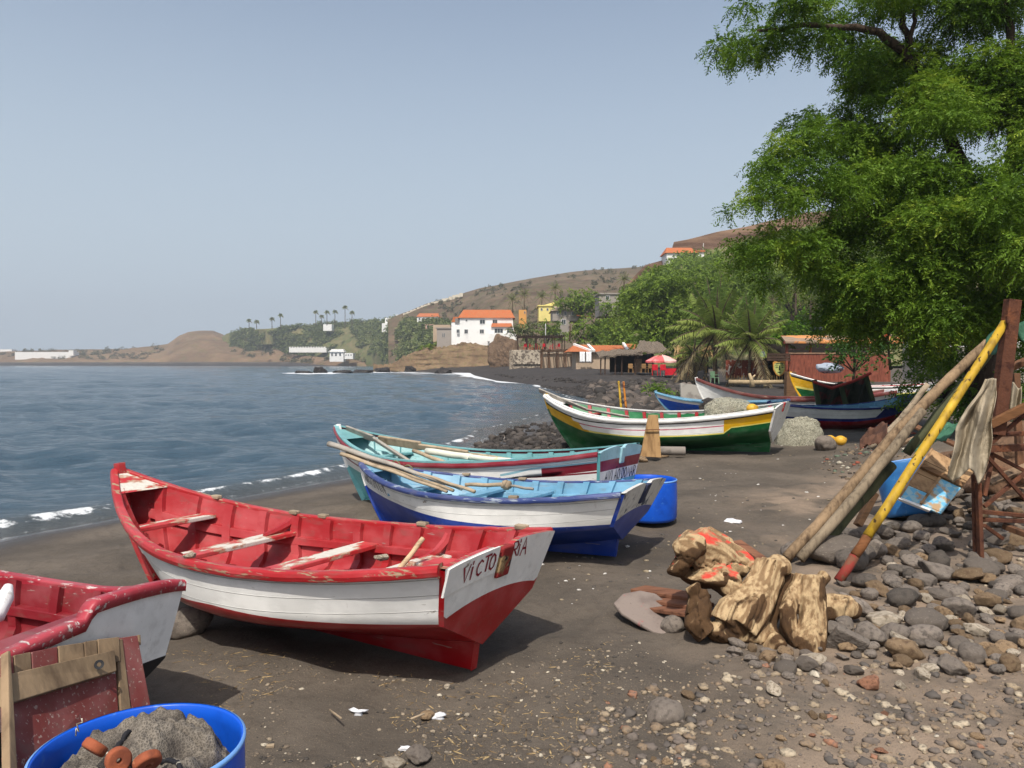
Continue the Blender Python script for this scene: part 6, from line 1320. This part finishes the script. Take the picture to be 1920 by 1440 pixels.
MB().bx(X_(846), X_(862), 212.6, 221, Z_(638)-2, Z_(604)).build('side_wing', w_wall, h_, bev=.03); MB().bx(X_(853), X_(861.9), 212.3, 212.8, Z_(606), Z_(597)).build('recess_shade_box', mat('painted_recess_shade', (.2, .19, .18)), h_)  # dark box on the wing paints the balcony's shade; nothing is hollowed out
b = MB(); b.add([(X_(846), 212.5, Z_(604)), (X_(862), 212.5, Z_(604)), (X_(862), 219, Z_(604)), (X_(850), 212.5, Z_(594)), (X_(862), 212.5, Z_(594)), (X_(862), 219, Z_(594)), (X_(850), 219, Z_(594)), (X_(846), 219, Z_(604))], [(0, 1, 4, 3), (0, 3, 6, 7), (3, 4, 5, 6), (7, 6, 5, 2)]); b.build('wing_roof', tile, h_)
MB().bx(X_(922), X_(942), 219, 222, Z_(592), Z_(580.5)).build('roof_turret', w_wall, h_)
MB().bx(X_(919), X_(968), 207.5, 211.9, Z_(640)-2, Z_(627)).build('terrace', w_wall, h_, bev=.03)
MB().bx(X_(921), X_(963), 209, 211.8, Z_(627), Z_(613)).build('porch', w_wall, h_)
b = MB(); b.add([(X_(921), 208.4, Z_(614)), (X_(961), 208.4, Z_(614)), (X_(959), 211.9, Z_(606)), (X_(923), 211.9, Z_(606))], [(0, 1, 2, 3)]); b.build('porch_roof', tile, h_)
for a, e in ((928, 943), (951, 962)): window(h_, X_(a), X_(e), 208.98, Z_(625), Z_(617.5), 2)
MB().bx(X_(914), X_(922), 210, 212.5, Z_(640), Z_(606)).build('stair_wall', w_wall, h_); window(h_, X_(930), X_(935), 207.45, Z_(634), Z_(629), 0)
house('unfinished grey concrete block left of the white house', 'building', (819, 616, 846, 645), 214, 9, g_wall, [(829.5, 625, 831, 632), (832.5, 625, 834, 632)], 'flat', 'concrete_block_house', over=2)
house('tan flat roofed wall of the block behind the grey concrete block', 'building', (812, 609, 845, 622), 226, 9, t_wall, (), None, 'annex', over=3)
house('small pink three storey house left of the grey block', 'house', (798, 609, 813, 629), 470, 9, p_wall, [(800, 611, 803, 614), (806, 611, 811, 614), (800, 617, 803, 620), (806, 617, 811, 620), (800, 623, 803, 626)], 'flat', over=2)
house('long white building with orange gables above the pink house', 'building', (782, 594, 822, 604), 500, 14, w_wall, [(785, 596, 788, 600), (793, 596, 796, 600), (801, 596, 804, 600), (809, 596, 812, 600), (816, 596, 819, 600)], (589, tile), 'hotel_building', over=5)
o, X_, Z_ = house('long grey two storey house with pale roof in the middle of the village', 'house', (1036, 583, 1094, 600), 186, 10, g_wall, [(1044, 585, 1047, 590), (1058, 585, 1062, 591), (1072, 585, 1075, 591)], (579, t_wall), over=.2)
MB().bx(X_(1046), X_(1068), 185.2, 193, Z_(620)-2, Z_(600)).build('lower_storey', g_wall, o); window(o, X_(1053), X_(1060), 185.2, Z_(608), Z_(599.5), 1)
b = MB(); b.beam((X_(1082), 185.6, Z_(592)), (X_(1110), 185, Z_(596)), 3, .2); b.build('porch_roof', tile, o)
o, X_, Z_ = house('yellow house with a stepped roof behind the grey house', 'house', (1010, 574, 1036, 588), 200, 9, y_wall, [(1014, 578, 1017, 582), (1025, 578, 1028, 582)], 'flat', over=2)
b = MB(); b.beam((X_(1022), 203, Z_(573)), (X_(1040), 203, Z_(568)), 5, .5); b.build('upper_roof', y_wall, o)
house('tall narrow orange house right of the white house', 'house', (973, 581, 987, 600), 203, 7, o_wall, [(983, 584, 985, 588)], None, over=2)
house('low concrete house half hidden on the slope right of the round tree', 'house', (1123, 552, 1160, 567), 168, 8, g_wall, [(1136, 555, 1142, 561)], 'flat', over=3)
o, X_, Z_ = house('white hilltop house with orange roof under the rocky cap', 'house', (1250, 474.5, 1306, 492), 230, 8, w_wall, [(1262, 478, 1265, 482)], (467, tile), over=8)
MB().bx(X_(1306), X_(1321), 230.5, 237, Z_(490)-6, Z_(472)).build('side_wing', w_wall, o); b = MB(); b.bx(X_(1305.5), X_(1322), 230, 237.5, Z_(472)+.003, Z_(472)+.5); b.build('wing_roof', tile, o)
for i, (x0, y0, x1, y1, Y, lb) in enumerate(((542, 652, 612, 659, 770, 'long white battlemented wall of the far beach hotel'), (618, 657, 644, 674, 690, 'white far hotel pavilion with a roof terrace by the water'), (646, 662, 662, 670, 685, 'small white far building right of the pavilion'), (606, 608, 622, 613, 800, 'pale far house among the palms on the headland'), (722, 596, 740, 606, 660, 'white far houses at the foot of the ridge wall'), (716, 606, 727, 614, 655, 'small pale far house below the ridge wall'), (742, 590, 756, 600, 628, 'cream far house stepping up the ridge'), (28, 660, 140, 667, 985, 'very long white far wall on the headland at the left'), (0, 655, 22, 660, 1060, 'white far building at the left frame edge'))):
    o, X_, Z_ = house(lb, 'wall' if 'wall' in lb.split(' of')[0] and i in (0, 7) else 'building', (x0, y0, x1, y1), Y, 10, w_wall, [(x0+(x1-x0)*f_, y0+(y1-y0)*.3, x0+(x1-x0)*(f_+.12), y0+(y1-y0)*.62) for f_ in (.12, .4, .7)] if i in (1, 2, 4, 6) else (), None, 'far_building' if i not in (0, 7) else 'boundary_wall', over=(1, 2, 1.5, 4, 4, 4, 4, 6, 6)[i])
    if i == 0:
        for k in range(14): MB().bx(X_(x0+k*5), X_(x0+k*5+2.6), Y, Y+1, Z_(y0)+.003, Z_(y0-2)).build('merlon', w_wall, o)
    if i == 1: MB().bx(X_(616), X_(647), Y-1, Y+10.5, Z_(660), Z_(659)).build('roof_slab', w_wall, o); MB().bx(X_(620), X_(643), Y+2, Y+8, Z_(657), Z_(654.5)).build('roof_terrace', w_wall, o)
    if i == 7: MB().bx(X_(132), X_(141), Y-4, Y+4, Z_(667), Z_(657)).build('gate_house', w_wall, o)
wl = thing('boundary_wall', 'pale stepped boundary wall climbing along the ridge', 'wall', tuple(at_a(np.array([770.]), np.array([.96]))[0]))
for k in range(17):
    px = 756+k*6.6; c = at_a(np.array([px+3]), np.array([.95]))[0]; py = np.interp(px+3, [756, 770, 800, 830, 866], [588, 583, 570, 561, 549]); zz = H+(682-py)/F*c[1]
    b = MB(); b.bx((px-960)/F*c[1], (px+6.5-960)/F*c[1], c[1]-1, c[1]+.2, min(zz-3.5, c[2]-2), zz-.3+.25*(k % 3)); b.build('wall_step', plaster('cream_wall', srgb(206, 196, 176)) if k == 0 else bpy.data.materials['cream_wall'], wl)
# --- pergolas, tiled building, thatched shack
dkw = wood('dark_pergola_wood', srgb(70, 54, 44)); brw = wood('brown_pergola_wood', srgb(104, 80, 62))
def pergola(lb, x0, x1, ytop, ybot, Y, dep, npost, m, seed):
    X_, Z_ = PX(Y); o = thing('pergola', lb, 'pergola', (X_((x0+x1)/2), Y, Z_(ybot))); r_ = random.Random(seed)
    for k in range(npost):
        for dd in (0, dep):
            x = X_(x0+(x1-x0)*(k+.1)/(npost-.8)); b = MB(); b.beam((x, Y+dd, Z_(ybot)-1.0), (x+r_.uniform(-.1, .1), Y+dd, Z_(ytop)), .2, .2, (0, 1, 0)); b.build('post', m, o)
    for dd in (0, dep): b = MB(); b.beam((X_(x0), Y+dd, Z_(ytop)+.1), (X_(x1), Y+dd, Z_(ytop)+.15), .2, .25); b.build('beam', m, o)
    b = MB()
    for k in range(26): x = X_(x0)+(X_(x1)-X_(x0))*k/25; b.beam((x, Y-.8, Z_(ytop)+.32+r_.uniform(-.05, .08)), (x+r_.uniform(-.3, .3), Y+dep+.8, Z_(ytop)+.36+r_.uniform(-.05, .1)), .16, .1)
    b.build('roof_slats', m, o); return o, X_, Z_
o, X_, Z_ = pergola('upper dark wooden pergola with red chairs above the stone wall', 969, 1060, 632, 655, 150, 7, 6, dkw, 1)
sw = mat('dry_stone_wall', srgb(150, 138, 122), .95, [(srgb(96, 86, 76), 2.0, .45, .6), (srgb(190, 180, 162), 3.1, .55, .7)], [(2.2, 1.0, .25)])
X2, Z2 = PX(149.2); o = thing('stone_wall', 'rough stone terrace wall under the upper pergola', 'wall', (X2(988), 149.2, Z2(682))); MB().bx(X2(955), X2(1062), 149.2, 160, Z2(684)-1, Z2(656)).build('wall_face', sw, o, bev=.1)
b = MB(); b.bx(X2(962), X2(1016), 148.9, 149.18, Z2(683), Z2(657)); b.build('pale_stones', mat('pale_stone_facing', srgb(176, 164, 146), .95, [(srgb(100, 90, 80), 2.2, .48, .56)], [(2.4, 1, .2)]), o, bev=.05)
o, X_, Z_ = pergola('lower wooden pergola of thin poles on the beach terrace', 1014, 1108, 659, 680, 132, 5, 7, brw, 2)
X2, Z2 = PX(137); o = thing('terrace_wall', 'grey brown low wall behind the lower pergola', 'wall', (X2(1050), 137, Z2(680))); MB().bx(X2(1014), X2(1085), 137.5, 138.5, Z2(682)-1, Z2(662)).build('wall_face', t_wall, o)
plas_r = mat('red_plastic', srgb(190, 30, 44), .45, [(srgb(160, 24, 36), 5, .5, .7)]); plas_w = mat('white_plastic', (.7, .7, .68), .5)
def chair(lb, x, y, z, m, rz=0, g=None, s=1.0, src=[None]):
    if src[0] is None:
        o = thing('chair', lb, 'chair', (0, 0, 0), g)
        MB().bx(-.22, .22, -.22, .22, .40, .44).build('seat', m, o, local=True, bev=.01); MB().box((0, .22, .66), (.44, .03, .44)).build('backrest', m, o, local=True, bev=.01)
        for i in (-1, 1):
            for j in (-1, 1): MB().beam((i*.21, j*.21, 0), (i*.19, j*.19, .42), .045, .045).build('leg', m, o, local=True)
            MB().bx(i*.22-.025, i*.22+.025, -.2, .22, .6, .64).build('armrest', m, o, local=True)
        src[0] = o
    else:
        p = src[0]; o = p.copy(); COL.objects.link(o)
        for ch in p.children:
            c = ch.copy(); COL.objects.link(c); c.parent = o
            if m is not ch.data.materials[0]: c.material_slots[0].link = 'OBJECT'; c.material_slots[0].material = m
        tag(o, lb, 'chair'); 
        if g: o['group'] = g
    o.location = (x, y, z); o.rotation_euler = (0, 0, rz); o.scale = (s, s, s); return o
GC = 'red chairs on the upper pergola terrace'
for k, px in enumerate((985, 996, 1008, 1020, 1034, 1046)): chair('red chair in the row under the upper pergola', *W(px, 655.5, 150.6), plas_r, k*1.1, GC, 1.35)
o, X_, Z_ = house('low white restaurant building with three orange tiled roofs', 'restaurant', (1080, 659, 1215, 682), 112, 8, t_wall, [(1150, 664, 1156, 670), (1172, 664, 1178, 670)], None, 'tiled_building', over=1)
for k, (xa, xb, xr0, xr1, yt) in enumerate(((1064, 1107, 1080, 1104, 645), (1108, 1175, 1109, 1172, 646), (1176, 1222, 1178, 1218, 643))):
    Y = 111.4+k*.35; b = MB(); zb_, zt_ = H+(682-659.5)/F*Y, H+(682-yt)/F*Y
    b.add([(X_(xa), Y-.5, zb_), (X_(xb), Y-.5, zb_), (X_(xr1), Y+4.2, zt_), (X_(xr0), Y+4.2, zt_), (X_(xa), Y+9, zb_), (X_(xb), Y+9, zb_)], [(0, 1, 2, 3), (3, 2, 5, 4), (1, 5, 2), (0, 3, 4)]); b.build('tile_roof', tile, o)
    b = MB(); b.beam((X_(xr0-(2 if k else 0)), Y+3.9, zt_+.05), (X_(xb-62 if k == 1 else (xa+2 if k == 2 else xa+44)), Y-.5, zb_+.08), .35, .3); b.build('gable_coping', w_wall, o)
for px in (1092, 1104): 
    x, y, z = W(px, 680, 110.5); sheet('laundry', 'white cloth hanging before the tiled building, %s' % ('left one' if px == 1092 else 'beside a yellow bundle'), 'laundry', (lambda x, y, z: lambda u, v: np.array((x+(u-.5)*.75, y+.06*math.sin(u*12), z+1.55-v*1.5)))(x, y, z), 10, 8, mat('white_laundry', (.8, .8, .8), .9))
thatch = mat('grey_thatch', srgb(124, 112, 98), .95, [(srgb(88, 78, 68), 5, .4, .65, (3, 3, .5)), (srgb(152, 140, 122), 9, .55, .75, (3, 3, .5))], [(18, .9, .06, (3, 3, .5))])
Y = 84.; X_, Z_ = PX(Y); o = thing('thatched_shack', 'dark open beach bar shack with grey thatched roofs beside the parasol', 'beach bar', (X_(1200), Y, Z_(697)))
dkin = mat('interior_shade_colour', (.03, .024, .02), .9)  # near-black colour puts the shade of the interiors into their walls
MB().bx(X_(1150), X_(1222), Y+3, Y+3.2, Z_(699), Z_(664)).build('back_wall', dkin, o); MB().bx(X_(1222), X_(1226), Y, Y+3.2, Z_(699), Z_(662)).build('side_wall', dkin, o)
MB().bx(X_(1189), X_(1203), Y-.1, Y, Z_(698), Z_(673)).build('door_panel', wood('door_wood', srgb(120, 98, 76)), o)
def thatch_roof(nm, pts, seed):
    b = MB(); P = np.array([[np.array(pts[0])*(1-u)*(1-v)+np.array(pts[1])*u*(1-v)+np.array(pts[2])*u*v+np.array(pts[3])*(1-u)*v for v in np.linspace(0, 1, 16)] for u in np.linspace(0, 1, 40)])
    P[..., 2] += .12*fbm(P[..., 0]*1.5, P[..., 1]*1.5, s=seed)+.1*fbm(P[..., 0]*5, P[..., 1]*5, s=seed); b.grid(P); q = b.build(nm, thatch, o); s_ = q.modifiers.new('t', 'SOLIDIFY'); s_.thickness = .18
thatch_roof('thatch_roof', [(X_(1186), Y-1.2, Z_(664)), (X_(1254), Y-1.2, Z_(663)), (X_(1244), Y+2.6, Z_(641)), (X_(1206), Y+2.6, Z_(641))], 3); thatch_roof('thatch_roof', [(X_(1120), Y-1.6, Z_(670)), (X_(1200), Y-1.6, Z_(667)), (X_(1200), Y+3, Z_(656)), (X_(1122), Y+3, Z_(662))], 4)
for px in (1124, 1132, 1151, 1163, 1188, 1222): MB().beam((X_(px), Y-1, Z_(700)-.6), (X_(px)+.04, Y-1, Z_(667)), .13, .13, (0, 1, 0)).build('post', dkw, o)
for k, (px, lb) in enumerate(((1183, 'wooden chair left of the shack door'), (1206, 'wooden chair right of the shack door'), (1216, 'wooden chair at the right corner of the shack'))): chair(lb, *W(px, 699, 82.4), wood('chair_wood', srgb(150, 116, 76)) if k == 0 else bpy.data.materials['chair_wood'], R(160+k*25), None, 1.1)
# parasol, red tables
Y = 79.; px_, pz_ = PX(Y); o = thing('parasol', 'red and white faded parasol at the beach bar', 'parasol', (px_(1240), Y, pz_(706)))
MB().tube([(px_(1240), Y, pz_(706)-.3), (px_(1240), Y, pz_(664))], .035, 8).build('pole', frame_m, o); n = 8; rim = [(px_(1240)+1.62*math.cos(2*math.pi*k/16), Y+1.62*math.sin(2*math.pi*k/16), pz_(676.5)-(.0 if k % 2 == 0 else .07)) for k in range(16)]; mid = [(px_(1240)+.85*math.cos(2*math.pi*k/16), Y+.85*math.sin(2*math.pi*k/16), pz_(669)) for k in range(16)]
b = MB(); b.add([(px_(1240), Y, pz_(664))]+mid+rim+[(p[0]*1.0, p[1], p[2]-.16) for p in rim], [(0, 1+k, 1+(k+1) % 16) for k in range(16)]+[(1+k, 17+k, 17+(k+1) % 16, 1+(k+1) % 16) for k in range(16)]+[(17+k, 33+k, 33+(k+1) % 16, 17+(k+1) % 16) for k in range(16)])
b.m = [(k//4) % 2 for k in range(16)]+[(k//4) % 2 for k in range(16)]+[(k//4) % 2 for k in range(16)]; b.build('canopy', [mat('faded_red_cloth', srgb(200, 92, 92), .8, [(srgb(226, 150, 146), 1.5, .5, .7)]), mat('pale_pink_cloth', srgb(226, 176, 166), .8)], o)
for px, lb in ((1228, 'red plastic chair under the parasol, left of its pole'), (1243, 'red plastic chair under the parasol with white legs'), (1296, 'red plastic chair in front of the bamboo hut, left one'), (1306, 'red plastic chair in front of the bamboo hut, right one')): chair(lb, *W(px, 704, 77), plas_r, R(170), None, 1.25)
o = thing('table', 'red table behind the chairs under the parasol', 'table', W(1256, 705, 78)); x, y, z = W(1256, 705, 78); MB().bx(x-.6, x+.6, y-.4, y+.4, z+.72, z+.76).build('table_top', plas_r, o); MB().bx(x-.58, x+.58, y-.42, y-.40, z+.1, z+.72).build('cloth_front', plas_r, o)
for i in (-1, 1): MB().bx(x+i*.55-.03, x+i*.55+.03, y+.3, y+.36, z, z+.72).build('leg', plas_w, o)
# bamboo hut, painted fence, plank fence, restaurant
bam = wood('bamboo', srgb(168, 138, 88), srgb(120, 96, 60), 8, (4, 4, .6))
Y = 68.; X_, Z_ = PX(Y); o = thing('bamboo_hut', 'bamboo hut with a shaggy thatch fringe behind the coconut palm', 'hut', (X_(1300), Y, Z_(706)))
b = MB()
for k in range(34): x = X_(1272+k*1.6); b.tube([(x, Y+random.uniform(-.03, .03), Z_(706)-.3), (x+random.uniform(-.03, .03), Y, Z_(672)+random.uniform(-.15, .15))], .032, 6)
b.build('bamboo_wall', bam, o); MB().bx(X_(1270), X_(1330), Y+.3, Y+.4, Z_(700), Z_(660)).build('inside_shade_sheet', dkin, o)  # near-black sheet behind the canes stands for the shade inside
b = MB()
for k in range(240): x = X_(1264+random.random()*66); z = Z_(654-random.random()*6); b.beam((x, Y-.3-random.random()*.4, z), (x+random.uniform(-.3, .3), Y-.7-random.random()*.4, z-random.uniform(.5, 1.1)), .05, .015)
b.build('thatch_fringe', wood('straw_thatch', srgb(160, 134, 92), srgb(112, 90, 58), 6), o); b = MB(); b.add([(X_(1262), Y-.6, Z_(656)), (X_(1332), Y-.6, Z_(656)), (X_(1328), Y+1.5, Z_(646)), (X_(1268), Y+1.5, Z_(646))], [(0, 1, 2, 3)]); b.build('thatch_roof', bpy.data.materials['straw_thatch'], o)
Y = 58.; X_, Z_ = PX(Y); o = thing('painted_fence', 'brown red fence panels painted with pale figures behind the small palm', 'fence', (X_(1420), Y, Z_(712)))
mur = mat('mural_paint', srgb(120, 62, 46), .8, [(srgb(176, 172, 164), 2.6, .56, .6), (srgb(88, 44, 36), 1.4, .5, .6), (srgb(190, 130, 96), 5, .62, .66)], [(14, .3, .01, (4, 4, .4))])
for k in range(4): MB().bx(X_(1361+k*30), X_(1361+k*30+29.2), Y, Y+.06, Z_(708), Z_(675)).build('panel', mur, o)
for k in range(26): MB().beam((X_(1362+k*4.7), Y-.1, Z_(712)), (X_(1362+k*4.7+random.uniform(-1, 1)), Y-.1, Z_(704)), .05, .05, (0, 1, 0)).build('picket', bam, o)
mk = thing('painted_sign', 'pale green and yellow face painted on a shield board at the fence corner', 'painted board', W(1461, 706, 56)); YK = 56.; kx, kz = PX(YK)
def fpoly(nm, pts, m, d): b = MB(); n = len(pts); P = [(kx(x), YK-d, kz(y)) for x, y in pts]; Q = [(p[0], YK-d+.008+(.04 if d == 0 else 0), p[2]) for p in P]; b.add(P+Q, [tuple(range(n)), tuple(range(2*n-1, n-1, -1))]+[(i, n+i, n+(i+1) % n, (i+1) % n) for i in range(n)]); return b.build(nm, m, mk)
fpoly('board', [(1449, 680), (1453, 677), (1461, 679), (1470, 676), (1475, 680), (1474, 692), (1469, 701), (1462, 706), (1455, 702), (1450, 693)], mat('board_orange', srgb(196, 140, 70), .7), 0)
fpoly('face', [(1451, 684), (1455, 680), (1461, 679.5), (1467, 680), (1471, 684), (1471, 692), (1467, 700), (1461.5, 704), (1456, 700), (1451.5, 692)], mat('face_green', srgb(190, 192, 116), .7, [(srgb(160, 176, 104), 6, .5, .6)]), .012)
fk_ = mat('face_lines', srgb(40, 52, 36), .7)
for nm, P in (('brow', [(1452, 686), (1456, 683.5), (1460, 685), (1456, 685)]), ('brow', [(1463, 685), (1467, 683.5), (1471, 686), (1467, 685)]), ('eye', [(1453.5, 688.5), (1456.5, 687.4), (1459.5, 688.6), (1456.5, 689.6)]), ('eye', [(1464, 688.6), (1467, 687.4), (1470, 688.5), (1467, 689.6)]), ('nose', [(1460.8, 685), (1462, 685), (1463.5, 694.5), (1459.6, 694.5)]), ('mouth', [(1457.5, 698), (1461.5, 696.8), (1465.5, 698), (1461.5, 699.8)]), ('hairline', [(1453, 682.5), (1457, 680.2), (1466, 680.2), (1470, 682.5), (1461.5, 681.6)])): fpoly(nm, P, fk_, .021)
pol = wood('peeled_log', srgb(170, 150, 118)); 
b = MB(); b.tube([W(1366, 716, 55), W(1420, 717, 54.5), W(1474, 716, 54)], [.16, .17, .15], 10); tag(b.build('log', pol, smooth=True), 'long peeled log lying along the foot of the painted fence', 'log')
b = MB(); b.tube([W(1411, 725, 51), W(1409, 712, 51), W(1405, 700, 51)], [.2, .12, .08], 9); b.tube([W(1409, 710, 51), W(1416, 703, 51)], [.07, .05], 7); tag(b.build('stump', pol, smooth=True), 'pale forked stump standing before the log', 'stump')
b = MB(); b.beam(W(1481, 745, 40), W(1482, 697, 40), .5, .42, (0, 1, 0)); tag(b.build('timber_post', wood('thick_post', srgb(112, 84, 60)), bev=.03), 'thick square timber post left of the shaded green boat', 'post')
pfm = wood('red_brown_planks', srgb(126, 72, 56), srgb(84, 46, 38), 5, (4, 4, .4))
Y = 52.; X_, Z_ = PX(Y); o = thing('plank_fence', 'tall red brown plank fence of the terrace restaurant', 'fence', (X_(1560), Y, Z_(715)))
b = MB()
for k in range(76): x = X_(1480+k*2.5); b.bx(x, x+.083, Y+random.uniform(0, .012), Y+.05, Z_(716), Z_(664)+random.uniform(-.02, .02))
b.build('planks', pfm, o); MB().bx(X_(1479), X_(1672), Y-.05, Y+.1, Z_(664)+.02, Z_(662)+.03).build('top_rail', wood('pale_rail', srgb(150, 120, 96)), o)
o = thing('restaurant', 'terrace restaurant with a brown beam and an orange tiled roof behind the plank fence', 'restaurant', (X_(1540), Y+2, Z_(664)))
for px in (1485, 1530, 1590, 1640): MB().beam((X_(px), Y+1, Z_(716)), (X_(px), Y+1, Z_(641)), .16, .16, (0, 1, 0)).build('post', pfm, o)
MB().bx(X_(1479), X_(1700), Y+.85, Y+1.1, Z_(644), Z_(639)).build('beam', pfm, o); MB().bx(X_(1488), X_(1720), Y+6, Y+6.3, Z_(716), Z_(640)).build('back_wall', dkin, o)
b = MB(); b.add([(X_(1478), Y+.5, Z_(640)), (X_(1720), Y+.5, Z_(640)), (X_(1740), Y+5, Z_(622)), (X_(1512), Y+5, Z_(624))], [(0, 1, 2, 3)]); q = b.build('roof', mat('patched_roof', srgb(150, 128, 108), .9, [(srgb(206, 140, 84), .55, .5, .54), (srgb(110, 92, 80), 3, .55, .7)], [(8, .5, .05)]), o); s_ = q.modifiers.new('t', 'SOLIDIFY'); s_.thickness = .12
b = MB(); b.beam((X_(1512), Y+3, Z_(654)), (X_(1548), Y+3, Z_(652)), .6, .04); b.build('awning', mat('pink_awning', srgb(206, 150, 150), .8), o)
b = MB()
for k in range(20): b.tube([(X_(1437+k*2.2), Y-.2, Z_(676)), (X_(1437+k*2.2), Y-.2, Z_(664))], .03, 5)
for z in (664, 670, 675): b.beam((X_(1436), Y-.2, Z_(z)), (X_(1480), Y-.2, Z_(z)), .06, .1)
b.build('balustrade', dkw, o)
b = MB(); M = Matrix.Translation(W(1430, 664, 55)) @ Euler((R(90), 0, 0)).to_matrix().to_4x4(); b.lathe((0, 0, 0), [(0, -.02), (.2, -.02), (.2, .02), (0, .02)], 20, 0, M); tag(b.build('round_sign', mat('blue_sign', srgb(110, 150, 190), .6, [(srgb(206, 214, 220), 9, .52, .56)])), 'small round blue and white sign left of the balustrade', 'sign')
b = MB(); b.bx(*[W(1525, 620, 70)[0], W(1548, 620, 70)[0]], 70, 71, W(0, 620, 70)[2], W(0, 612, 70)[2]); tag(b.build('water_tank', mat('dark_tank', srgb(62, 66, 72), .6), bev=.15), 'dark water tank on the roof beside the bright green tree', 'tank')
X_, Z_ = PX(34); o = thing('white_house', 'white house with barred windows glimpsed behind the acacia trunk', 'house', (X_(1830), 34, Z_(700))); MB().bx(X_(1780), X_(1930), 34, 38, Z_(650), Z_(565)).build('wall', w_wall, o); MB().bx(X_(1778), X_(1932), 33.9, 38, Z_(716), Z_(650.5)).build('plinth', g_wall, o)
for a in (1800, 1840, 1880): window(o, X_(a), X_(a+20), 34, Z_(640), Z_(600), 3)
# chairs at the palm, frame with net over the shaded boats, bundles, slab
chair('green plastic chair at the foot of the coconut palm', *W(1340, 719, 56), mat('green_plastic', srgb(110, 140, 110), .5), R(30), None, 1.0)
blk_p = mat('black_plastic', (.02, .02, .022), .5); chair('black plastic chair left of the green chair', *W(1313, 718, 57), blk_p, R(-20), None, 1.0); chair('black plastic chair farthest left beside the palm', *W(1322, 716, 58.5), blk_p, R(40), None, 1.0)
gpost = mat('green_post', srgb(62, 74, 52), .8)
o = thing('net_rack', 'green posts holding a dark red net over the shaded boats', 'net rack', W(1580, 770, 22.5))
for a, e in (((1527, 712, 22.6), (1537, 772, 22.6)), ((1575, 716, 22.6), (1588, 768, 22.6)), ((1623, 704, 22.8), (1638, 758, 22.8))): MB().beam(W(*a), W(*e), .11, .11, (0, 1, 0)).build('post', gpost, o)
dn = mat('dark_net', (.035, .045, .035), .9, [((.11, .035, .03), 3, .5, .6)], [(30, .5, .02)])
g0 = q4(W(1527, 718, 22.7), W(1628, 706, 22.9), W(1632, 752, 23.2), W(1532, 764, 23.0)); P = np.array([[g0(i/29, j/11)+np.array((0, .08*math.sin(i*.9+j*.5), -.35*math.sin(math.pi*i/29)*(.3+.0*j))) for j in range(12)] for i in range(30)]); b = MB(); b.grid(P); b.build('net_sheet', dn, o)
b = MB(); b.tube([W(1525, 716, 22.5), W(1560, 728, 22.4), W(1600, 715, 22.5), W(1632, 700, 22.7)], .045, 7); b.build('net_roll', mat('red_net_roll', srgb(140, 52, 44), .9), o)
V, T = ico(4)
for px, py, Y, s, m, lb in ((1556, 690, 33, (.55, .4, .22), mat('blue_grey_bundle', srgb(150, 160, 172), .7, [(srgb(60, 66, 74), 3, .5, .6)]), 'blue grey bundle of gear on the shaded green boat'), (1600, 752, 24, (.6, .35, .3), mat('tan_bundle', srgb(140, 122, 104), .9), 'tan bundle of netting on the long white boat'), (1330, 762, 23.0, (.3, .3, .22), st_dark, 'dark round stone inside the bright blue boat')):
    o = finish('bundle', npmesh('b', V*(1+.2*fbm(V[:, 0]*2, V[:, 1]*2, V[:, 2]*2, s=int(px)))[:, None]*np.array(s), T), m, smooth=True); o.location = W(px, py, Y); tag(o, lb, 'bundle')
b = MB(); b.box(W(1298, 745, 29), (.9, .14, .9), 0, 0, Matrix.Translation(W(1297, 742, 29)) @ Euler((R(-25), R(8), R(10))).to_matrix().to_4x4()); tag(b.build('concrete_slab', mat('pale_concrete', srgb(140, 136, 128), .9, [(srgb(112, 106, 100), 3, .5, .7)]), bev=.03), 'pale concrete slab leaning on rubble behind the green boat', 'slab')
b = MB(); b.beam(W(1800, 640, 26), W(1802, 500, 26), .14, .14, (0, 1, 0))
# scattered shrubs in the rubble and a street lamp or two
pole('lamp_post', 'thin pale lamp post in front of the grey house', 'lamp post', [W(1023, 640, 160), W(1023, 607, 160)], [.1, .07], frame_m); pole('utility_pole', 'brown utility pole right of the upper pergola', 'pole', [W(1068, 640, 140), W(1069, 608, 140)], [.13, .1], brw); pole('flag_pole', 'tall thin mast beside the hilltop house', 'mast', [W(1318, 478, 236), W(1319, 456, 236)], [.12, .08], frame_m)
scr = simple_tree('dark seaweed green shrub in the rubble behind the green boat', 'shrub', W(1235, 745, 36), cw([(1222, 728, 14), (1240, 732, 14), (1262, 735, 10), (1230, 722, 10)], 36), lf_big, 130, .28, 5, .1, .03, 'shrub', 0, .7, .2, 97)
# ================================================================ haze
b = MB(); b.bx(-2600, 2600, -60, 2600, -8, 210); hz = b.build('haze', bpy.data.materials.new('haze')); tag(hz, 'thin coastal haze', kind='stuff')
hm = hz.data.materials[0]; hm.use_nodes = True; hm.node_tree.nodes.clear(); ov = hm.node_tree.nodes.new('ShaderNodeOutputMaterial'); pv = hm.node_tree.nodes.new('ShaderNodeVolumePrincipled'); pv.inputs['Color'].default_value = (.86, .92, 1, 1); pv.inputs['Density'].default_value = HAZE; pv.inputs['Anisotropy'].default_value = .2
hm.node_tree.links.new(pv.outputs[0], ov.inputs['Volume'])
